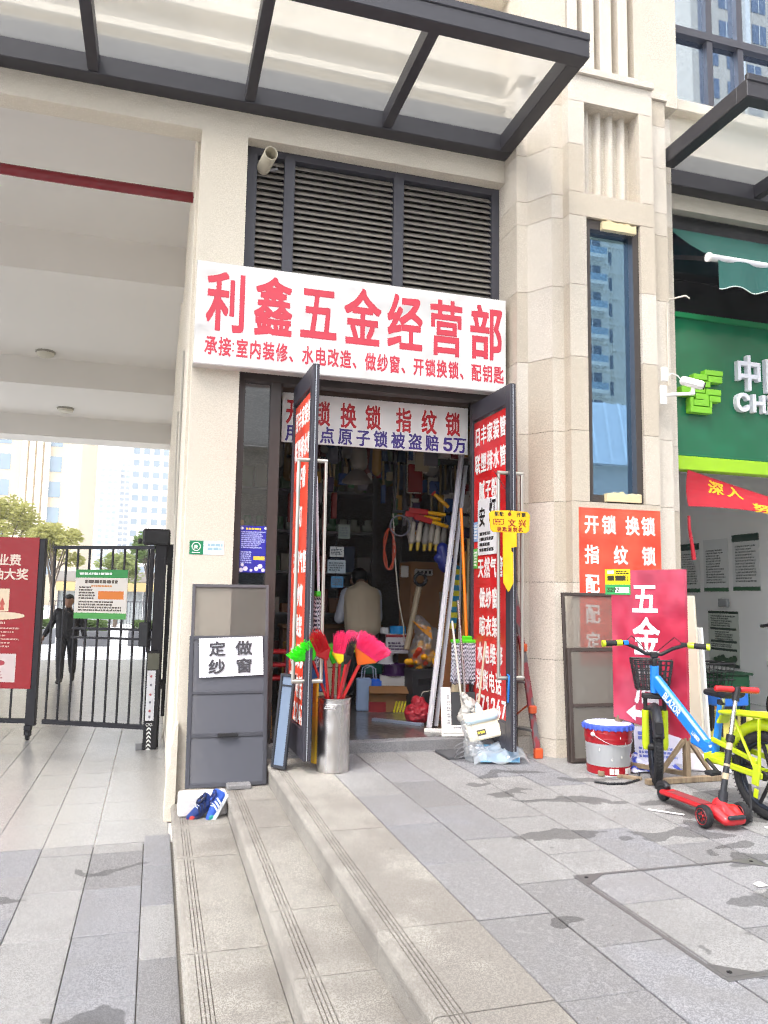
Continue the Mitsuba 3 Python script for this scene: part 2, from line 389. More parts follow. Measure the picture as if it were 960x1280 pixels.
NET = mesh_net('fly_net', '#7b776f', .5)
NET_D = mesh_net('fly_net_dark', '#575962', .84)
BAG = 'clear_bag'
scene[BAG] = {'type': 'blendbsdf', 'weight': .25, 'a': {'type': 'thindielectric', 'int_ior': 1.5}, 'b': {'type': 'principledthin', 'base_color': rgb('#dfe3e6'), 'roughness': .3, 'diff_trans': 1.0}}
GLYPH = {
'利': [[[6215,6219,7619,7720,7792,8892,8817,8713,8510,8109,6408]],[[5631,5683,6683,6631]],[[627,631,1035,1440,1948,2357,857,867,2667,2678,1576,976,781,785,2788,3791,4393,4893,4892,5388,5384,4482,3780,3767,5467,5457,3757,3755,5341,5336,5031,4631,3740,3709,2609,2640,2435,1928,1321,921,825]]],
'鑫': [[[739,743,1346,1848,2452,1452,1460,2961,2861,2863,2064,2071,1771,1371,1075,1079,2282,3486,4290,4894,4995,5195,5395,5793,5892,5889,6387,7284,8981,8977,8774,8672,8172,6975,6972,5472,7872,7864,7163,7161,8660,8652,7552,7551,8446,9144,9140,8938,8836,8436,8237,8235,7235,7234,8934,8926,8526,8523,8320,9120,9111,4611,4613,1309,909,818,1619,1423,1426,1026,1035,2535,1635,1536,1435,1035,937],[2520,2526,2326,2522],[7320,7626,7226],[3963,4061,4461,4463],[2172,4472,3072,3074],[4720,5220,5023,5026,4726,4734,6334,6335,5335,5336,4836,4638,4537,4237,4235,3435,4734,4726,4526,4524,4322,4722],[3422,3423,3626,3426],[5926,6122,6220,6320,6326],[3652,4646,4845,4844,5648,6252],[3343,3045,2843],[6643,7043,6844],[5480,4983,4580],[5463,5461,5961,6063]]],
'五': [[[813,824,3024,3549,1949,1959,3759,3974,3975,1475,1485,8485,8475,5075,4859,7160,7659,7650,7324,9124,9113],[4224,6224,6549,4649]]],
'金': [[[662,666,1871,3077,3682,4187,4793,4795,5295,5792,5788,5787,6679,7773,8568,9366,9362,9059,8856,8456,7461,7457,5557,5549,8649,8639,7739,7839,7834,7326,6921,9021,9011,1011,921,2821,2430,2134,2139,2239,1339,1349,4449,4457,2557,2560,1556,1156,959],[3821,4421,4439,3139,3532,3826,3921],[5921,5925,6330,6739,5539,5521],[3667,6467,5474,5079,4372]]],
'经': [[[659,663,864,1066,1573,2083,2494,2894,3491,3487,2875,2265,2866,3375,3875,4372,4368,3861,3658,4361,5567,6474,6979,4179,4189,8090,8190,8488,8687,8683,8174,7467,8164,9258,9253,8949,8848,8839,6939,6921,9221,9211,3611,3621,1214,814,720,725,3631,4031,4122,3821,5921,5939,4139,4148,3949,3752,3554,3556,3252,2746,3548,4148,4038,1934,1332,932,738,742,943,1144,2055,1253,853],[8449,7654,6459,5554,4549]]],
'营': [[[977,986,2887,2894,3994,3987,6087,6094,7094,7087,9086,9077,7077,7072,8872,8851,7851,7863,2163,2151,1151,1172,2872,2877],[3972,6072,6077,3977]],[[1808,1838,2038,8238,8208,7208,7212,2812,2808],[2828,2821,7221,7228]],[[2539,2560,2661,7660,7639],[3548,6548,6552,3552]]],
'部': [[[5909,5989,8589,8789,9187,9182,8159,8455,8751,8945,9039,8929,8724,8222,6921,6924,6809],[6931,7732,7933,8035,8039,7845,7451,7055,7057,7061,7366,7879,6979]],[[850,860,2160,1867,1671,1674,1174,1183,2884,2589,2693,3094,3594,4084,5683,5674,5274,5271,4760,5860,5850],[3560,3865,4174,2774,3065,3160]],[[1309,1345,1545,5445,5410,4410,4313,2313,2309],[2335,2323,4323,4335]]],
'承': [[[721,725,1332,2043,2353,2561,1061,1071,3371,3770,3765,4565,4573,5176,5880,2180,2190,7591,7987,7983,7478,6874,7274,7462,8272,8672,9168,9164,8657,7850,8043,8337,8930,9327,9323,9121,8818,8418,7725,7431,7136,7137,7039,6941,6942,6748,6742,5542,5537,7137,7128,5528,5515,5412,5311,4510,3210,3113,3016,3020,4420,4521,4528,2928,2936,2427,2122,1617,1217,821],[6651,6556,5556,5551],[6365,6370,5566,5565],[3556,3451,4551,4556],[3346,2937,4537,4542,3342]]],
'接': [[[642,647,1850,1866,766,774,776,1876,1894,2794,2876,3676,3666,2866,2853,3155,3455,3464,4964,4670,4472,4475,3775,3785,5685,5488,5492,6293,6393,6493,6885,8985,8975,8175,8172,7664,9164,9154,6454,6451,6248,9248,9239,8139,7932,7829,7525,8421,9017,9013,8608,8208,7612,6617,6115,5111,3909,3409,3411,3214,3218,4420,5323,3928,3932,4439,3339,3344,2842,2816,2712,2510,2209,1109,815,819,1719,1819,1838,1236,836],[5048,5354,3554,3648],[6464,7075,5575,5967,5964],[5434,6430,6835,7039,5739]]],
'室': [[[911,921,4421,4429,1729,1739,4439,4445,2944,2543,2043,1848,1853,2153,2355,3262,1962,1966,1067,1086,4486,4289,4293,4795,5095,5295,5786,8986,8967,8166,8162,6962,7558,8349,8345,7842,7642,7442,7047,5546,5539,8339,8329,5529,5521,9121,9111],[5758,5862,4862,4256,3954,6156],[7972,7976,2076,2072]]],
'内': [[[1208,1279,4479,4494,4694,5594,5579,8779,8717,8713,8612,8410,8109,6309,6212,6115,6119,7619,7720,7731,7328,6928,6236,5048,4641,4236,3832,3127,2627,2330,2208],[5460,5856,6252,6352,7441,7737,7768,5568],[2336,3243,3850,4258,4468,2368]]],
'装': [[[758,763,1164,2872,2876,2472,2072,1776,1081,1086,1389,1789,2583,2881,2894,3894,3881,3882,3982,5882,5994,6994,6982,9082,9072,6972,6962,8862,8852,5452,5647,9147,9138,8438,8636,8632,7827,7325,8321,9218,9214,9113,8809,8210,7512,6815,6120,5823,5816,3811,3110,2808,2408,2213,2217,2418,2620,2622,2623,1520,1020,922,724,729,1129,2132,3338,838,847,4347,4249,4252,4052,4062,5862,5872,3972,3872,3873,3849,2849,2860,1353,953],[5625,5130,4836,4332,3728,3721],[6038,6532,7538]]],
'修': [[[3169,3669,4275,4984,5291,5394,5894,6393,6388,6184,8685,8983,8978,8774,8368,7662,8458,9356,9352,8947,8547,7451,7448,6944,6239,5235,4735,4439,4443,5145,5949,6554,6954,6655,5951,5249,4447,4047,4023,3123],[5975,6370,6668,7171,7475],[4162,4063,4056,4858,5662,5168,4562]],[[4014,4018,5621,6725,7529,7932,8235,8635,9133,9129,8523,7819,6714,5510,4909,4509,4309,4212]],[[4527,4531,5133,6036,6740,7142,7445,7845,8243,8239,7835,7030,6226,5323,4823,4725]],[[553,558,962,1672,2183,2493,2993,3492,3487,3078,2770,2709,1709,1753,1247,1047,847,750]]],
'水': [[[3116,3120,4420,4494,5594,5571,6160,7171,7577,8077,8573,8569,8468,7154,6750,7343,7838,8631,9328,9324,9021,8818,8418,8219,7425,6930,6040,5548,5519,5514,5412,5210,4909,3408,3214]],[[722,726,1230,1735,2242,2751,3161,1061,1071,3771,3971,4370,4368,4364,3848,3337,2728,2222,1617,1217,822]]],
'电': [[[1527,1581,4381,4494,4594,5494,5481,8381,8435,8635,8833,9232,9121,9016,8914,8611,8210,5410,4911,4613,4417,4333,2533,2527],[8233,5433,5425,5522,5721,7721,7922,8023],[5443,7343,7352,5452],[5462,7362,7371,5471],[2543,4343,4352,2552],[2562,4362,4371,2571]]],
'改': [[[919,924,1025,1127,1162,3562,3577,1077,1088,4588,4562,5174,5483,5694,6194,6693,6688,6478,9178,9168,8668,8458,8149,7839,7533,8225,8721,9318,9314,9012,8809,8409,7912,7416,7020,6823,6016,5311,4908,4409,4311,4014,4018,4621,5225,5931,6134,5743,5453,5047,4847,4647,4152,2252,2229,4136,4536,4630,4626,2217,1614,1513,1113,1017],[6168,6356,6845,7155,7468]]],
'造': [[[815,819,1324,1927,1950,850,860,2960,2928,3822,4521,5520,7020,9322,9317,9215,9111,8811,6810,4411,3811,3413,2518,2115,1609,1109]],[[3156,3165,3366,3167,3171,3273,3679,3985,4293,4793,5291,5287,5083,5683,5694,6494,6694,6683,8783,8773,6673,6666,9165,9156],[4673,4470,4166,5666,5673]],[[3824,3853,3953,8453,8424],[4833,7433,7443,4843]],[[1083,1087,1490,1990,2783,2782,3178,3277,3273,2769,2369,1776]]],
'做': [[[553,558,1064,1571,2083,2493,2893,3492,3487,3077,4077,4093,4893,5093,5077,6177,6176,6385,6593,7094,7593,7588,7277,9277,9267,8867,8547,8237,8032,8130,8524,8821,9318,9314,9111,8909,8509,7716,7322,6815,6009,5509,5510,5113,5117,5418,4018,4013,3013,3054,4054,4067,2867,2872,2771,2709,1709,1753,1247,1047,847,849],[5457,5762,5967,5067,5054,5354],[6048,6023,6427,6833,6540,6350,6148],[7067,7155,7447,7655,7867],[4044,4028,5028,5044]]],
'纱': [[[3514,3518,4822,5726,6330,6935,6035,6092,6094,7094,7037,7442,7750,8250,7863,7274,7278,7780,8280,8671,9063,9157,9152,8650,8350,8749,8744,8640,8335,7929,7020,6517,5713,4309,3909,3713]],[[759,763,864,1066,1472,2082,2593,3093,3591,3587,2874,2265,2866,3375,3875,4272,4270,4267,4064,3354,2645,3747,4247,4048,4053,4155,4464,4678,5178,5677,5672,5565,5048,4945,4545,4247,4338,2034,1432,932,738,742,943,1245,1751,1852,1853,1953,1954,2055,1354,854]],[[720,724,2328,3832,4332,4327,4323,1314,814]]],
'窗': [[[1069,1086,4287,4189,4193,4994,5294,5687,8986,8969,8369,8965,8963,8961,8557,8257,8209,7209,7112,2812,2808,1808,1858,1458,1163,1167,1668],[5576,5677,4377,4576,4574,4572,4270,4670,5269,5265,5061,7561,6567,5472],[3661,4066,4067,4168,4169,3464,2761],[2170,2873,3477,2177],[6677,7175,7872,7877],[2852,2842,3345,3752],[3135,2837,2827,3830,4332,3735,3635,3634],[4541,5338,5641],[2823,2821,3021,2922],[4221,6221,5426,4723],[7024,6821,7121,7152,4752,4749,6649,6948,6943,6841,6537,6233,7028]]],
'开': [[[846,857,2957,2978,1178,1188,8888,8878,7178,7157,9157,9148,9146,7146,7108,6108,6146,3946,3835,3529,3121,2615,2010,1808,1308,1112,813,817,1522,2229,2638,2846],[4057,6157,6178,4078]]],
'锁': [[[668,673,975,1481,1788,1993,2493,2992,2987,2784,4384,4389,4791,5191,5683,6076,6072,5770,6070,6094,7094,7070,7370,7171,7175,7683,7990,8391,8889,8884,8374,8070,8770,8725,7825,8422,9217,9213,8809,8409,7515,6321,6017,5614,4408,4009,3911,3613,3617,2712,2409,2009,2010,1613,1617,1920,2125,2140,1040,1048,1050,2150,2158,1358,1362,1062,865],[4321,3818,4420,5225,4425,4470,5170,4778,4483,4474,2274,1868,4268,4258,3158,3150,4350,4340,3140,3126,3830,4230,4325],[7033,6829,7129,7626,7660,5460,5427,5630,5833,6038,6059,7059,7039]]],
'换': [[[742,747,1850,1866,866,774,876,1876,1894,2894,2876,3676,3673,4481,4888,5194,5594,6193,6189,6086,7886,8383,8379,7771,8571,8545,9145,9136,7035,7430,7925,8620,9318,9314,9113,8809,8409,7812,7216,6424,6129,5824,5218,4513,3708,3208,3209,2813,2815,2711,2510,2009,1109,1013,915,919,1719,1820,1838,1337,837],[3862,3466,2866,2853,3355,3755,3850,3845,3945,3962],[3343,2842,2816,2817,3420,4325,4931,5235,3336],[6745,7545,7562,6862,6849],[5577,5071,6271,6677],[5045,5645,5751,5762,4962]]],
'配': [[[5280,5290,8990,8946,7946,7952,6352,6322,6420,6620,8020,8121,8224,8335,8735,8933,9332,9324,9116,9013,8811,8610,5910,5511,5314,5319,5362,7962,7980]],[[881,891,5291,5281,4081,4074,5074,5010,4110,4015,2015,2009,1109,1174,2174,2181],[2040,2038,4038,4043,3443,3243,3144,3165,3065,3055,2951,2746,2643,2340],[2030,2024,4024,4030],[3865,3851,4051,4065],[3074,3174,3181,3081],[2051,2258,2265,2065]]],
'钥': [[[768,773,1076,1582,1888,2094,2494,3092,3088,2884,4684,4674,2274,1868,4568,4558,3158,3150,4650,4648,4640,3140,3127,3931,4331,4426,4525,4733,4945,4990,8890,8817,8814,8712,8511,8210,6810,6713,6616,6620,7720,7821,7838,5938,5829,5521,5214,4808,4408,4210,3812,3816,4120,2813,2309,1909,1911,1715,1718,1720,2022,2124,2140,840,848,850,2150,2158,1358,1363,1063,866],[5947,7847,7859,5959],[5969,7869,7880,5980]]],
'匙': [[[613,617,819,1022,1230,1337,1446,2446,2335,2531,2828,2847,847,856,5456,5656,5692,6692,6668,7775,8178,8678,9073,9069,8064,6657,6638,6735,6834,8035,8237,8245,8645,8844,9243,9131,9129,8826,8625,8325,6425,6025,5827,5631,5648,5647,5447,3847,3841,5541,5539,5531,3831,3822,4521,5120,9320,9316,9114,9010,5110,3911,3313,2815,2417,2121,1813,1508,1008,911]],[[1259,1291,1491,5391,5359,5058],[2270,2267,4367,4370],[2282,2279,4379,4282]]],
'指': [[[4361,4293,5393,5381,6684,7788,8188,8684,8680,8579,7175,5371,5366,5465,5865,7865,7966,8168,8276,8676,8775,9273,9166,9061,8958,8756,8455,5355,4955,4756,4458]],[[4209,4251,4451,8851,8809,7809,7713,5313,5309],[5337,7737,7742,5342],[5322,7722,7728,5328]],[[642,647,2051,2066,766,776,2076,2094,3094,3076,4076,4174,4066,3066,3054,3756,4156,4248,4246,4146,3042,3014,2912,2811,2509,2209,1109,914,919,1818,2019,2039,1237,837]]],
'纹': [[[759,763,1066,1573,2084,2394,2794,3391,3387,2773,2265,2765,3173,3573,3772,3777,6177,5784,5488,5492,5894,6394,7083,7279,7277,9277,9267,8466,8259,7948,7741,7232,7529,8125,8721,9319,9315,9113,8910,8510,8211,7316,6423,5818,5214,4109,3609,3413,3214,3218,3921,4624,5026,5732,5240,4947,4755,4466,4066,3964,3151,2746,3648,4048,4038,1934,1332,932,737,741,942,1245,1649,1851,1852,1853,1953,1954,2055,1454,1353,953],[5566,5662,5953,6345,6442,6952,7366]],[[819,825,3632,4032,4127,4123,1415,915]]],
'用': [[[612,617,1020,1328,1533,1641,1750,1788,8688,8617,8514,8311,8110,7809,6109,5915,5919,7119,7520,7536,5536,5509,4509,4536,2636,2529,2321,2015,1710,1508,1108,910],[5546,7546,7557,5557],[5567,7567,7578,5578],[2746,4546,4557,2757],[2767,4567,4578,2778]]],
'点': [[[7027,7032,7534,8034,8427,9018,9116,9112,8509,8109,7618]],[[1835,1867,4467,4494,5494,5484,8884,8874,5474,5467,8167,8135],[2845,7145,7157,2857]],[[5227,5231,5632,6232,6818,6815,6811,6210,5810,5617]],[[3426,3431,3931,4431,4520,4610,4009,3510,3518]],[[711,716,1119,1322,1728,1933,2433,2932,2927,2520,2214,1709,1309]]],
'原': [[[714,718,922,1129,1445,1553,1589,9189,9179,6279,6277,6074,8374,8439,8338,6138,6113,6112,5910,5709,5309,4109,3914,3918,5118,5119,5138,3038,3074,4774,4979,2579,2549,2434,2123,1815,1611,1211,1112],[4047,7347,7351,4051],[4060,7360,7365,4065]],[[6530,6534,7037,7537,9020,9019,9015,8512,8112,7520]],[[2116,2120,2928,3637,4137,4635,4630,3921,3113,2613]]],
'子': [[[844,854,4454,4568,5271,6278,1778,1788,7888,8088,8485,8481,8177,7170,6465,5560,5554,9154,9144,5544,5516,5412,5210,4409,2909,2715,2719,4319,4420,4544]]],
'被': [[[639,643,1349,1653,2159,2668,768,778,2178,1687,1691,1993,2193,2593,3282,3278,3678,3976,3971,3562,3462,3461,3460,3360,3359,3358,3561,3961,4159,4181,6081,6094,7094,7081,8581,9180,9174,8659,8858,8853,8751,8238,7831,7528,8123,8620,9318,9314,9113,8809,8409,8011,7414,6719,5813,5009,4509,4213,3909,3509,3312,3113,3117,3320,3626,3729,3730,3832,3833,3934,3935,3732,3332,2939,2909,1909,1939,1333,1133,933,934],[7859,7759,7662,7764,7971,7071,7059],[4152,3647,4042,4045],[4519,5323,5928,5435,5043,4931],[5949,6342,6736,7243,7549],[5159,6059,6071,5171]]],
'盗': [[[749,754,1759,2867,3167,3172,3475,3881,4288,4494,4994,5492,5488,5385,8385,8984,9083,9078,8668,8362,7962,7464,7468,7571,7775,6675,6673,6770,7064,7558,8254,9151,9147,9046,8842,8342,8243,8221,9221,9211,811,821,1821,1844,3044,2846,2851,3854,4658,4962,5165,5370,5575,4875,4570,4064,3664,3565,3662,3658,1544,1044],[4946,4444,7744,7147,6751,6454,6158,5753,5349],[6335,6321,7121,7135],[4635,4621,5321,5335],[2835,2821,3521,3535]],[[1082,1086,1391,1891,2687,3483,3479,3074,2674,2078]]],
'赔': [[[613,617,1020,1323,1626,1831,1031,1089,4189,4159,5159,4967,4771,4774,4274,4283,6184,5989,5993,6494,6894,7189,7284,8983,8974,8574,8570,8159,9159,9150,4150,4131,3431,3629,4319,4314,3911,3511,3217,2625,2522,2216,1913,1409,1008,910],[6959,7165,7474,5874,6164,6159],[1935,2041,2147,2177,3077,3047,3037,2933,3233,3279,1979]],[[4509,4546,8746,8709,7709,7613,5513,5508],[5536,5523,7623,7636]]],
'万': [[[713,717,1220,1826,2333,2740,3050,3158,3377,977,987,9087,9077,4377,4363,8263,8144,8025,7816,7613,7411,7210,6909,4910,4813,4616,4620,6419,6621,6825,6933,7152,4252,4043,3734,3325,2718,2414,1609,1109]]],
'日': [[[1910,1988,2188,8188,8112,8110,7010,7015,3015,3010],[3047,3026,7026,7047],[3057,7057,7077,3077]]],
'丰': [[[830,840,4440,4451,1651,1653,1661,4461,4471,1171,1181,4481,4494,5394,5594,5581,8781,8771,5571,5561,8361,8459,8351,5551,5540,9140,9130,5530,5509,4609,4409,4430]]],
'家': [[[918,922,1825,2829,4136,4841,4843,4339,3335,2331,1829,1429,1329,1331,1134,1138,2141,2944,3748,4251,4153,3449,2546,1944,1444,1148,1153,2457,3662,2262,2271,7771,7762,8258,8254,7548,7045,7044,7338,7931,8525,9222,9217,9015,8812,8412,7816,7418,6727,6432,6139,6039,6135,6126,6019,5713,5210,4909,3609,3510,3413,3315,3319,4419,4720,4924,5029,3621,2717,1713,1213],[5749,6555,7362,5461,5058,5553]],[[1164,1186,4286,4189,4193,4794,5094,5294,5686,8986,8964,7864,7876,2176,2164]]],
'管': [[[770,774,976,1382,1688,1894,2494,2893,2889,2887,5086,5081,5387,5694,6094,6693,6689,6587,9087,9078,7778,7974,7970,7669,8869,8851,7851,7860,2360,2358,7758,7737,3337,3334,8234,8209,7209,7111,3311,3208,2208,2251,1251,1268],[7069,6478,6178,5872,5671,5571,5669],[4275,4776,4778,4878,3878,4075,4070,3769,4369,4271],[3169,2678,2478,2173,1869],[3321,7121,7125,3325],[3349,3346,6746,6749]]],
'联': [[[726,731,1232,1280,880,890,4590,4580,4180,4137,4637,4837,4828,4126,4118,4521,5229,5637,5843,4143,4153,6053,6066,4466,4476,5476,4982,4686,4690,5192,5692,6383,6480,6476,6676,7183,7592,8092,8691,8687,7976,8876,8866,7066,7053,9253,9243,7143,7534,8027,8621,9218,9214,9012,8809,8409,7713,7120,6529,6324,5817,5313,4708,4308,4111,4109,3109,3125,1321,821],[2234,3135,3144,2244],[2280,2271,3171,3180],[2253,3153,3162,2262]]],
'塑': [[[811,821,4421,4427,1727,1736,4436,4443,4643,4646,4949,4249,4252,3452,3146,2742,2239,1837,1337,1140,1041,1045,1547,2152,1152,1170,1172,1272,872,882,1882,1587,1591,1993,2393,2886,2984,2982,3282,3687,3993,4393,4891,4887,4582,5482,5472,5072,5172,5170,5153,5358,5465,5590,8890,8845,8741,8640,8339,6938,6941,6843,6848,7748,7849,7854,6354,6251,6045,5842,5539,5536,8236,8227,5527,5521,9121,9111],[4272,3672,3661,4261,4272],[2072,2161,2661,2663,2672],[6463,7863,7867,6568],[6476,7876,7881,6481]]],
'排': [[[6709,6793,7793,7779,9179,9169,7769,7760,9060,9058,9051,7751,7742,9242,9234,9232,7732,7709]],[[742,847,2050,2066,866,874,876,2076,2094,3094,3076,3976,3979,5279,5293,6293,6209,5209,5232,3732,3742,5242,5251,4051,4045,3042,3014,2912,2711,2410,1209,1015,1019,1819,1919,2020,2039,1337,837],[3969,3966,3066,3053,3555,3955,3960,5260,5269]]],
'腻': [[[612,617,820,927,1142,1191,3691,3682,6882,6994,7894,7892,8093,8593,9087,9186,9182,9282,9273,7973,7958,8135,8422,8532,8932,9329,9218,9113,9011,8809,8709,8109,7712,7518,7228,7139,6973,3673,3617,4220,4523,3823,3854,6854,6823,6323,6820,7316,7311,7008,6608,6113,5418,5316,4913,4109,3709,3511,3310,2910,1910,1815,1818,1714,1509,1109,1010],[8182,7985,7982],[4725,4931,4945,4745],[5745,5725,5925,5945],[1819,2719,2739,2039,2029],[2149,2748,2760,2160],[2170,2770,2781,2181]],[[3755,3763,6963,6955]],[[3964,3972,6772,6764]]],
'粉': [[[627,631,1035,1342,1853,854,863,1364,1264,1173,882,887,1288,1788,2173,2194,3194,3174,3588,4088,4487,4482,3866,3764,4164,4467,4975,5283,5492,5992,6391,6491,6487,6278,5869,5561,5359,7859,7563,7271,6979,6788,6791,7292,7792,7982,8274,8767,9361,9359,9357,9054,8852,8552,8437,8321,8115,8013,7811,7610,7209,6010,6013,5915,5920,6919,7020,7122,7333,7449,6549,6338,6026,5822,5316,4911,4509,4109,4010,4011,3713,3717,4120,4423,4929,5340,5449,4449,4451,4151,4053,3153,4339,4336,4335,4030,3730,3530,3137,3109,2109,2133,1828,1421,1021,824],[2165,1964,1664,2164]]],
'安': [[[1049,1059,3459,3969,4174,2274,2262,1262,1284,4384,4088,4093,4694,4994,5194,5684,8784,8762,7762,7774,4574,5172,5168,4759,9059,9049,7349,6840,6534,6332,7128,8720,8819,8815,8309,7809,7611,6716,5323,4518,3513,2109,1509,1312,1115,1119,1820,2923,3525,4028,2136,2140,2849],[3741,5136,5643,6049,4249]]],
'灯': [[[4377,4387,9287,9277,7776,7717,7613,7311,6609,5109,5014,4916,4920,6420,6620,6621,6676]],[[713,717,1323,1629,1935,2143,2250,2361,2393,3393,3365,3777,4177,4576,4675,4673,4569,3954,3453,3354,3243,3739,3738,4629,4625,4220,3820,3722,2931,2724,2419,2114,1609,1209,1111]],[[850,855,1164,1276,2175,2168,2060,1749,1348]]],
'天': [[[714,718,1120,2125,3133,3742,4149,949,960,4360,4363,4376,1377,1387,8687,8677,5476,5460,9060,9049,5849,6044,6438,7130,7627,8123,8820,9219,9214,9113,8809,8409,8110,7413,6718,5727,5235,5040,4632,4126,3520,2614,1709,1409,1109,913]]],
'然': [[[759,763,1269,1978,2488,2695,3095,3693,3689,3586,4986,5385,5380,5175,6275,6293,7293,7290,7692,8092,8586,8981,8976,8775,9175,9165,7365,7364,7657,8050,8643,9240,9236,8933,8831,8431,8231,7934,7340,6946,6850,6444,5736,4830,4430,4619,4610,4009,3609,3515,3424,3430,4330,3934,3938,4743,5450,5958,6165,4865,4456,3746,2939,2335,1731,1332,1233,936,940,1443,1845,2349,2551,1656,1657,1555,1155],[7975,7680,7284,7275],[2567,2264,2563,3258,3461,3462,3363],[3177,3075,3275,3971,4177]],[[7126,7130,7632,8032,8724,9117,9216,9211,8608,8208,8111,7717,7324]],[[5225,5330,5731,6231,6523,6816,6811,6310,5710,5616]],[[711,715,1221,1729,1832,2332,2830,2826,2723,2214,1709,1309]]],
'气': [[[657,661,1267,1875,2385,2694,3094,3693,3688,3584,8984,8974,3074,2972,8372,8362,2662,2667,2463,2159,7559,7736,7928,8122,8320,8423,8431,8831,8830,9227,9216,9011,8809,8709,7909,7511,7215,6921,6730,6550,1750,1755,1654,1254]]],
'晾': [[[7234,7238,7740,8140,9122,9117,8615,8215,7823]],[[3974,3984,5984,5688,5693,6194,6694,7088,7184,9184,9174]],[[4341,4370,4570,8670,8641,6941,6916,6812,6610,6009,4909,4910,4813,4715,4719,5919,5920,5941],[5351,7651,7661,5361]],[[1018,1087,3887,3826,4435,4641,5041,5639,5634,5431,4821,4314,3914,3816,3418,3422,3725,2025,2018],[2035,2835,2852,2052],[2062,2862,2878,2078]]],
'衣': [[[742,746,1550,2456,3162,3869,969,980,4680,4386,4188,4192,4794,5094,5294,5491,5785,5880,9080,9069,5869,6160,6450,7258,7965,8365,8862,8858,8150,7746,7040,7335,7930,8724,9221,9216,9014,8811,8411,7716,7219,6428,5837,5444,5154,4863,4761,3751,3724,5630,6130,6225,6221,4013,3210,2909,2509,2312,2214,2216,2218,2520,2623,2644,2241,1437,1037,938]]],
'架': [[[753,757,1261,1664,1970,2074,2075,875,885,2285,2294,3294,3285,5085,5079,4966,4858,4755,5355,5387,8887,8853,5553,5546,8946,8936,6336,6931,7825,8523,9120,9116,8914,8811,8311,8112,7216,6620,5726,5529,5508,4408,4429,3722,2615,1611,1110,1013,716,720,1321,2126,2930,3636,936,946,4446,4452,4251,2851,2855,2756,2761,2659,2354,1951,1548,1148,951],[3068,2761,3661,3761,3967,4075,3175],[6363,7763,7777,6377]]],
'维': [[[759,763,1065,1371,1982,2394,2794,3291,3387,2773,2265,2766,3275,3875,4173,4171,4781,5293,5693,6192,6292,6290,6291,6693,7193,7783,7782,7778,9178,9168,7568,7561,8860,8859,8851,7551,7543,8843,8941,8834,7533,7525,9225,9215,5515,5508,4508,4555,4353,3953,3756,3559,3253,2646,3547,4047,3938,1834,1432,932,837,842,1043,1345,2055,1554,1353,953],[6778,6484,6287,6288,6184,5878],[5533,5525,6525,6533],[5543,6543,6551,5551],[5561,6561,6568,5568]],[[819,824,3631,4131,4130,4223,4221,4121,1314,914]]],
'货': [[[3673,3678,5081,5093,6093,6083,7387,8091,8491,8887,8882,7978,6875,6073,6069,6168,6567,7968,8070,8176,8576,8676,9174,9167,9064,8861,8759,8558,5758,5459,5161,5063,5070,4369,3869]],[[771,775,1378,2284,3192,3294,3794,4292,4288,3883,3480,3456,8056,8025,7325,7923,9018,9013,8709,8209,7712,6716,5121,5023,4821,4418,3614,2109,1809,1309,1112,914,918,2120,2923,3525,4029,4232,4435,4446,3146,3125,2125,2156,2356,2371,1667,1466,1266],[5546,5533,5430,5930,6926,6946]]],
'话': [[[756,766,3066,3032,3436,3636,3936,4032,4045,5846,5856,3657,3667,5867,5878,4377,3877,3681,3686,6389,7391,7893,8393,8788,8784,8082,6980,6967,9267,9257,6957,6946,8745,8709,7609,7612,5112,5009,4009,4026,2917,2311,1811,1615,1516,1518,1520,1823,2027,2056],[5135,5122,7622,7635]],[[1284,1288,1389,1489,1691,2091,3281,3379,3375,2971,2571,2175]]],
'送': [[[614,619,1327,1930,1954,854,864,2964,2929,3226,3230,3933,4537,5043,5348,3249,3258,5559,5567,3567,3577,4677,4284,4087,4091,4493,4993,5781,5777,6577,6882,7394,7894,8392,8388,7777,8877,8867,6667,6659,9158,9149,6948,8730,8726,8322,7922,7527,6239,5834,5329,4724,4222,4721,5420,7020,9322,9317,9215,9111,6810,5110,4210,3313,2816,2320,2016,1509,1009]],[[1186,1190,1593,2093,2785,3278,3273,2770,2370,2075]]],
'文': [[[715,719,1521,2726,3531,4136,3740,3149,2659,2268,868,878,4678,4385,4188,4192,4794,5094,5294,5490,5882,5878,9178,9168,7768,7460,6950,6544,5936,6531,7625,8720,9319,9315,9114,8809,8210,7014,5920,5225,5027,4423,3618,2613,1509,1109],[3468,3860,4352,5044,5449,5955,6568]]],
'兴': [[[841,851,1051,6451,6052,6056,6463,7073,7684,7890,8390,9088,9084,8676,7761,7151,9151,9141]],[[5733,5737,6340,6740,7731,9117,9113,8509,8109,7911,7318,7219]],[[3586,3591,4193,4592,4984,5471,5567,5562,4960,4560,4465,4173,3881]],[[814,818,1221,2128,2633,3040,3540,4138,4134,3728,2717,1810,1709,1309]],[[979,984,1486,1886,2576,3066,3261,3256,2654,2254,2059,1669,1077]]],
'复': [[[614,618,2120,3623,3226,2929,2023,1623,1227,1231,2136,2944,2244,2269,1763,1263,966,868,872,1376,1982,2387,2794,3294,3792,3788,3585,8785,8776,2976,2774,8174,8144,4344,4242,7642,7940,7936,7733,7127,6423,7820,9219,9215,9114,8809,8010,6911,5913,5016,4113,2811,1509,909,811],[3353,7053,7055,3355],[3363,7063,7065,3365],[4033,4530,5028,5630,6133]]],
